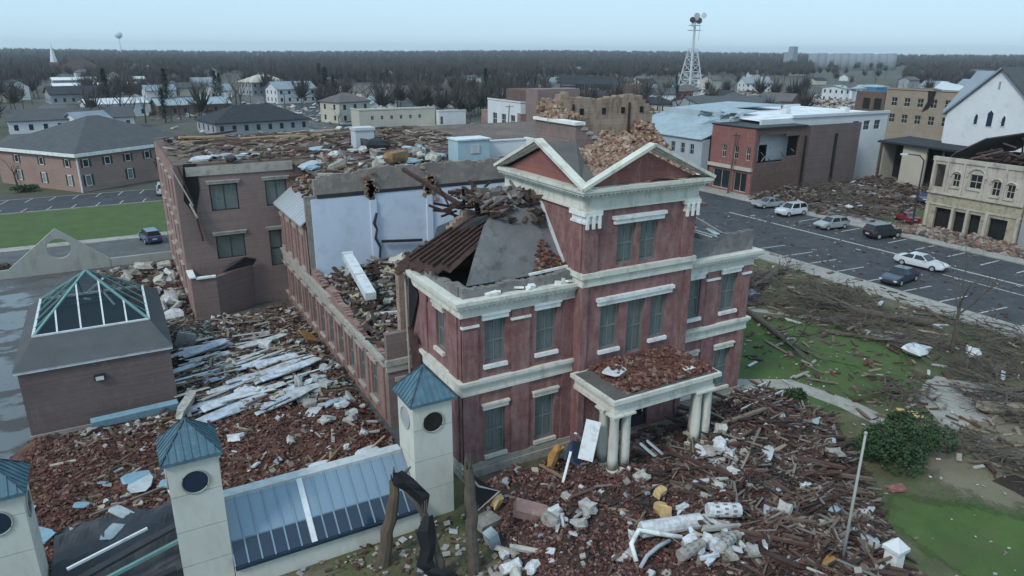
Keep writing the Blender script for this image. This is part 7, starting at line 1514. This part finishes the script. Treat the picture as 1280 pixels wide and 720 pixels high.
# forest reaching to the horizon: one mass of thin branches
def forest(name, n, dmin, dmax, k, label, hrange, wid, dens, seed, mat='far_twig'):
    g = np.random.default_rng(seed); V = []; cnt = 0
    while cnt < n:
        m_ = 4000; a = g.uniform(R(-22), R(82), m_); d = np.sqrt(g.uniform(dmin**2, dmax**2, m_)); x, y = d*np.sin(a), d*np.cos(a)
        for i in range(m_):
            if cnt >= n: break
            xi, yi = float(x[i]), float(y[i])
            if R(51.5) < a[i] < R(57.5) and d[i] < 1240 and g.random() > .12: continue
            if d[i] < 900:
                if onroad(xi, yi) or not free(xi, yi, 2): continue
                if a[i] > R(40) and d[i] < 640 and g.random() > .10: continue
                if g.random() > dens+1.3*mn.noise(Vector((xi*.006, yi*.006, 1.3))): continue
            h = g.uniform(*hrange); z0 = gh(xi, yi); r = h*.42; c = np.array([xi, yi, z0+h*.25])
            th = g.uniform(0, 6.28, k); ph = g.uniform(-.1, 1, k); q = g.uniform(.55, 1, k)
            tip = np.stack([xi+np.cos(th)*r*np.sqrt(1-ph**2*.8)*q, yi+np.sin(th)*r*np.sqrt(1-ph**2*.8)*q, z0+h*(.42+.58*np.clip(ph, 0, 1)*q)-h*.12*(ph < 0)], 1)
            base = c+(tip-c)*g.uniform(.05, .45, (k, 1)); sd = np.stack([-np.sin(th+g.uniform(-1, 1, k)), np.cos(th), g.uniform(-.5, .5, k)], 1)*wid*h/12
            V.append(np.stack([base-sd, base+sd, tip], 1).reshape(-1, 3))
            V.append(np.array([[xi-.2, yi, z0], [xi+.2, yi, z0], [xi, yi, z0+h*.6]])); cnt += 1
    V = np.concatenate(V); me = bpy.data.meshes.new(name); nf = len(V)//3
    me.vertices.add(len(V)); me.vertices.foreach_set('co', V.ravel().astype(np.float32)); me.loops.add(len(V)); me.loops.foreach_set('vertex_index', np.arange(len(V), dtype=np.int32))
    me.polygons.add(nf); me.polygons.foreach_set('loop_start', np.arange(0, len(V), 3, dtype=np.int32)); me.update(); me.materials.append(MATS[mat])
    o = bpy.data.objects.new(name, me); COL.objects.link(o); o['kind'] = 'stuff'; o['label'], o['category'] = label.split('|'); return o
forest('town_woods', 3300, 235, 900, 80, 'bare brown woods between the houses of the far town|woods', (8, 15), .34, .5, 3)
forest('far_forest', 6500, 850, 1900, 52, 'dark bare forest covering the distance to the horizon|forest', (11, 18), .8, 1, 4)
forest('horizon_forest', 5200, 1800, 3400, 34, 'bluish bare forest along the horizon ridge|forest', (13, 22), 1.6, 1, 5)

# lattice mast, water tower, silos, far church, poles
LT = thing('lattice_tower', (285, 305, 0), 'tall pale steel lattice tower topped with cluster of dishes', 'tower')
def leg(k, z): w = lerp(5.2, 1.6, min(1, z/24)); sx, sy = ((-1, -1), (1, -1), (1, 1), (-1, 1))[k]; return Vector((285+sx*w, 305+sy*w, z))
for k in range(4):
    m = MB(); m.tube([leg(k, 0), leg(k, 24)], [.42, .32], 5); m.build('leg', 'lattice_metal', LT)
    m = MB()
    for i in range(6):
        z0, z1 = i*4, i*4+4; m.tube([leg(k, z0), leg((k+1) % 4, z1)], [.16]*2, 4); m.tube([leg((k+1) % 4, z0), leg(k, z1)], [.16]*2, 4); m.tube([leg(k, z1), leg((k+1) % 4, z1)], [.18]*2, 4)
    m.build('bracing', 'lattice_metal', LT)
m = MB(); m.tube([(285, 305, 0), (285, 305, 33), (285, 305, 40)], [.75, .6, .45], 8); m.build('mast', 'lattice_metal', LT)
for z, r_ in ((33.5, 3.6), (36, 3.2)):
    m = MB(); m.tube([(285+r_*math.cos(a), 305+r_*math.sin(a), z) for a in [2*math.pi*i/16 for i in range(17)]], [.16]*17, 4)
    for i in range(8): a = 2*math.pi*i/8; m.tube([(285, 305, z), (285+r_*math.cos(a), 305+r_*math.sin(a), z)], [.12]*2, 4)
    m.build('platform', 'lattice_metal', LT)
for i, (dx, dz, r_, mt) in enumerate(((-2.2, 38.6, 1.5, 'dark_metal'), (1.2, 38.2, 1.7, 'dark_metal'), (0, 40.6, 1.6, 'pole_grey'), (3.6, 40.8, 1.5, 'lattice_metal'), (-1.6, 36.2, 1.2, 'lattice_metal'), (-.2, 39.6, 1.4, 'pole_grey'))):
    m = MB(); d = Vector((-.55, -.8, .1)).normalized(); c = Vector((285+dx, 304+dx*-.4, dz)); m.tube([c-d*.5, c, c+d*.6], [r_*.35, r_*.85, r_], 14); m.build('dish', mt, LT)
m = MB(); m.tube([(281, 303, 38.2), (285, 305, 38.6)], [.18]*2, 5); m.tube([(287.5, 304, 28), (287.6, 304, 36)], [.1]*2, 4); m.build('antenna', 'dark_metal', LT)
q = atZ(148, 42, 66); dd = (q-Vector((0, 0, 21))); 
WTX = atY(148, 43.5, 2200); WT_ = thing('water_tower', (WTX.x, WTX.y, gh(WTX.x, WTX.y)), 'white ball water tower above the far forest', 'water tower')
zc = WTX.z; m = MB(); m.lathe((WTX.x, WTX.y, zc), [(.5, -9.5), (5, -8), (8.6, -4), (9.6, 0), (8.4, 4.2), (5, 7.4), (.5, 8.6)], 18); m.build('tank', 'church_white', WT_, True); m = MB(); m.tube([(WTX.x, WTX.y, 0), (WTX.x, WTX.y, zc-8)], [1.4, 0.9], 10); m.build('stem', 'house_white', WT_)
a, b = atY(1017, 80, 725), atY(1112, 80, 660); SI = thing('grain_silos', (a.x, a.y, 0), 'long row of grey grain silos on the horizon', 'silos')
for i in range(11):
    t = i/10; p = a.lerp(b, t); m = MB(); top = 22.5+.6*math.sin(i*2.1); m.lathe((p.x, p.y, 0), [(8.4, -2), (8.4, top), (7, top+1.0)], 14); m.build('silo', 'silo_grey', SI, True)
p = atY(990, 70, 760); m = MB(); m.box(p.x-8, p.x+3, p.y-8, p.y+8, 0, 25); m.box(p.x-3, p.x+5, p.y-5, p.y+5, 25, 33); m.build('headhouse', 'silo_grey', SI)
fx, fy = spot(88, 92); FC = thing('far_church', (fx, fy, 0), 'far brick church with white spire at the end of the road', 'church')
m = MB(); m.box(fx-8, fx+26, fy-8, fy+12, 0, 7); m.prism([(fx-8, fy-8, 7), (fx+26, fy-8, 7), (fx+9, fy-8, 16)], (0, 20, 0)); m.build('hall', 'brown_brick', FC); m = MB(); m.box(fx-16, fx-8.1, fy-6, fy+2, 0, 11); m.build('tower', 'orange_brick', FC)
m = MB(); m.tube([(fx-12, fy-2, 11), (fx-12, fy-2, 13), (fx-12, fy-2, 29)], [3.0, 2.8, .1], 8); m.build('spire', 'church_white', FC)
def pole(loc, h, label, arms=1, lean=0.0):
    T = thing('utility_pole', loc, label, 'pole', 'utility poles'); x, y, z = loc; m = MB(); m.tube([(x, y, 0), (x+lean*h, y, h)], [.17, .11], 7); m.build('shaft', 'wood_pole', T)
    for i in range(arms): m = MB(); m.beam((x+lean*h-1.1, y, h-.4-i*.9), (x+lean*h+1.1, y, h-.4-i*.9), .12, .12); m.build('crossarm', 'wood_pole', T)
for i in range(7): pole((-25, 150+i*42, 0), 10, 'wooden utility pole beside the long road', 2)
for i in range(6): pole((46+i*3, 215+i*45, 0), 10, 'wooden utility pole beside the cross road', 1)
for i, (x, y, l) in enumerate(((84.6, 80, .06), (83.4, 118, 0), (83.4, 150, .05), (121, 120, -.08), (140, 150, .05), (110, 140, 0))): pole((x, y, 0), 9.5, 'wooden utility pole along the street by the brick storefront' if i < 3 else 'wooden utility pole among wrecked blocks', 1, l)
LMP = thing('street_lamp', (88.2, 51.8, 0), 'curved arm street lamp at the cream storefront corner', 'street lamp')
m = MB(); m.tube([(88.2, 51.8, 0), (88.2, 51.8, 8.6), (87.8, 52.2, 9.2), (86.4, 53.0, 9.4)], [.12, .09, .08, .06], 8); m.build('post', 'dark_metal', LMP); m = MB(); m.obox((86.1, 53.2, 9.35), (.4, .16, .09), rot(0, 0, -.5)); m.build('lamp_head', 'white_metal', LMP)

# ------------------------------------------------------------------ air: thin haze over the whole place
hz = MB(); hz.box(-2600, 5200, -600, 5200, -1.0, 78)
ho = hz.build('haze', None); ho['kind'] = 'stuff'; ho['label'] = 'thin blue grey haze over the town'; ho['category'] = 'haze'
hm = bpy.data.materials.new('haze_air'); hm.use_nodes = True; hm.node_tree.nodes.clear()
mo = hm.node_tree.nodes.new('ShaderNodeOutputMaterial'); pv = hm.node_tree.nodes.new('ShaderNodeVolumePrincipled')
pv.inputs['Color'].default_value = (.86, .93, 1, 1); pv.inputs['Density'].default_value = 0.00016; pv.inputs['Anisotropy'].default_value = .2
hm.node_tree.links.new(pv.outputs[0], mo.inputs['Volume']); ho.data.materials.append(hm)
for o in COL.objects:
    if '_o' in o: del o['_o']
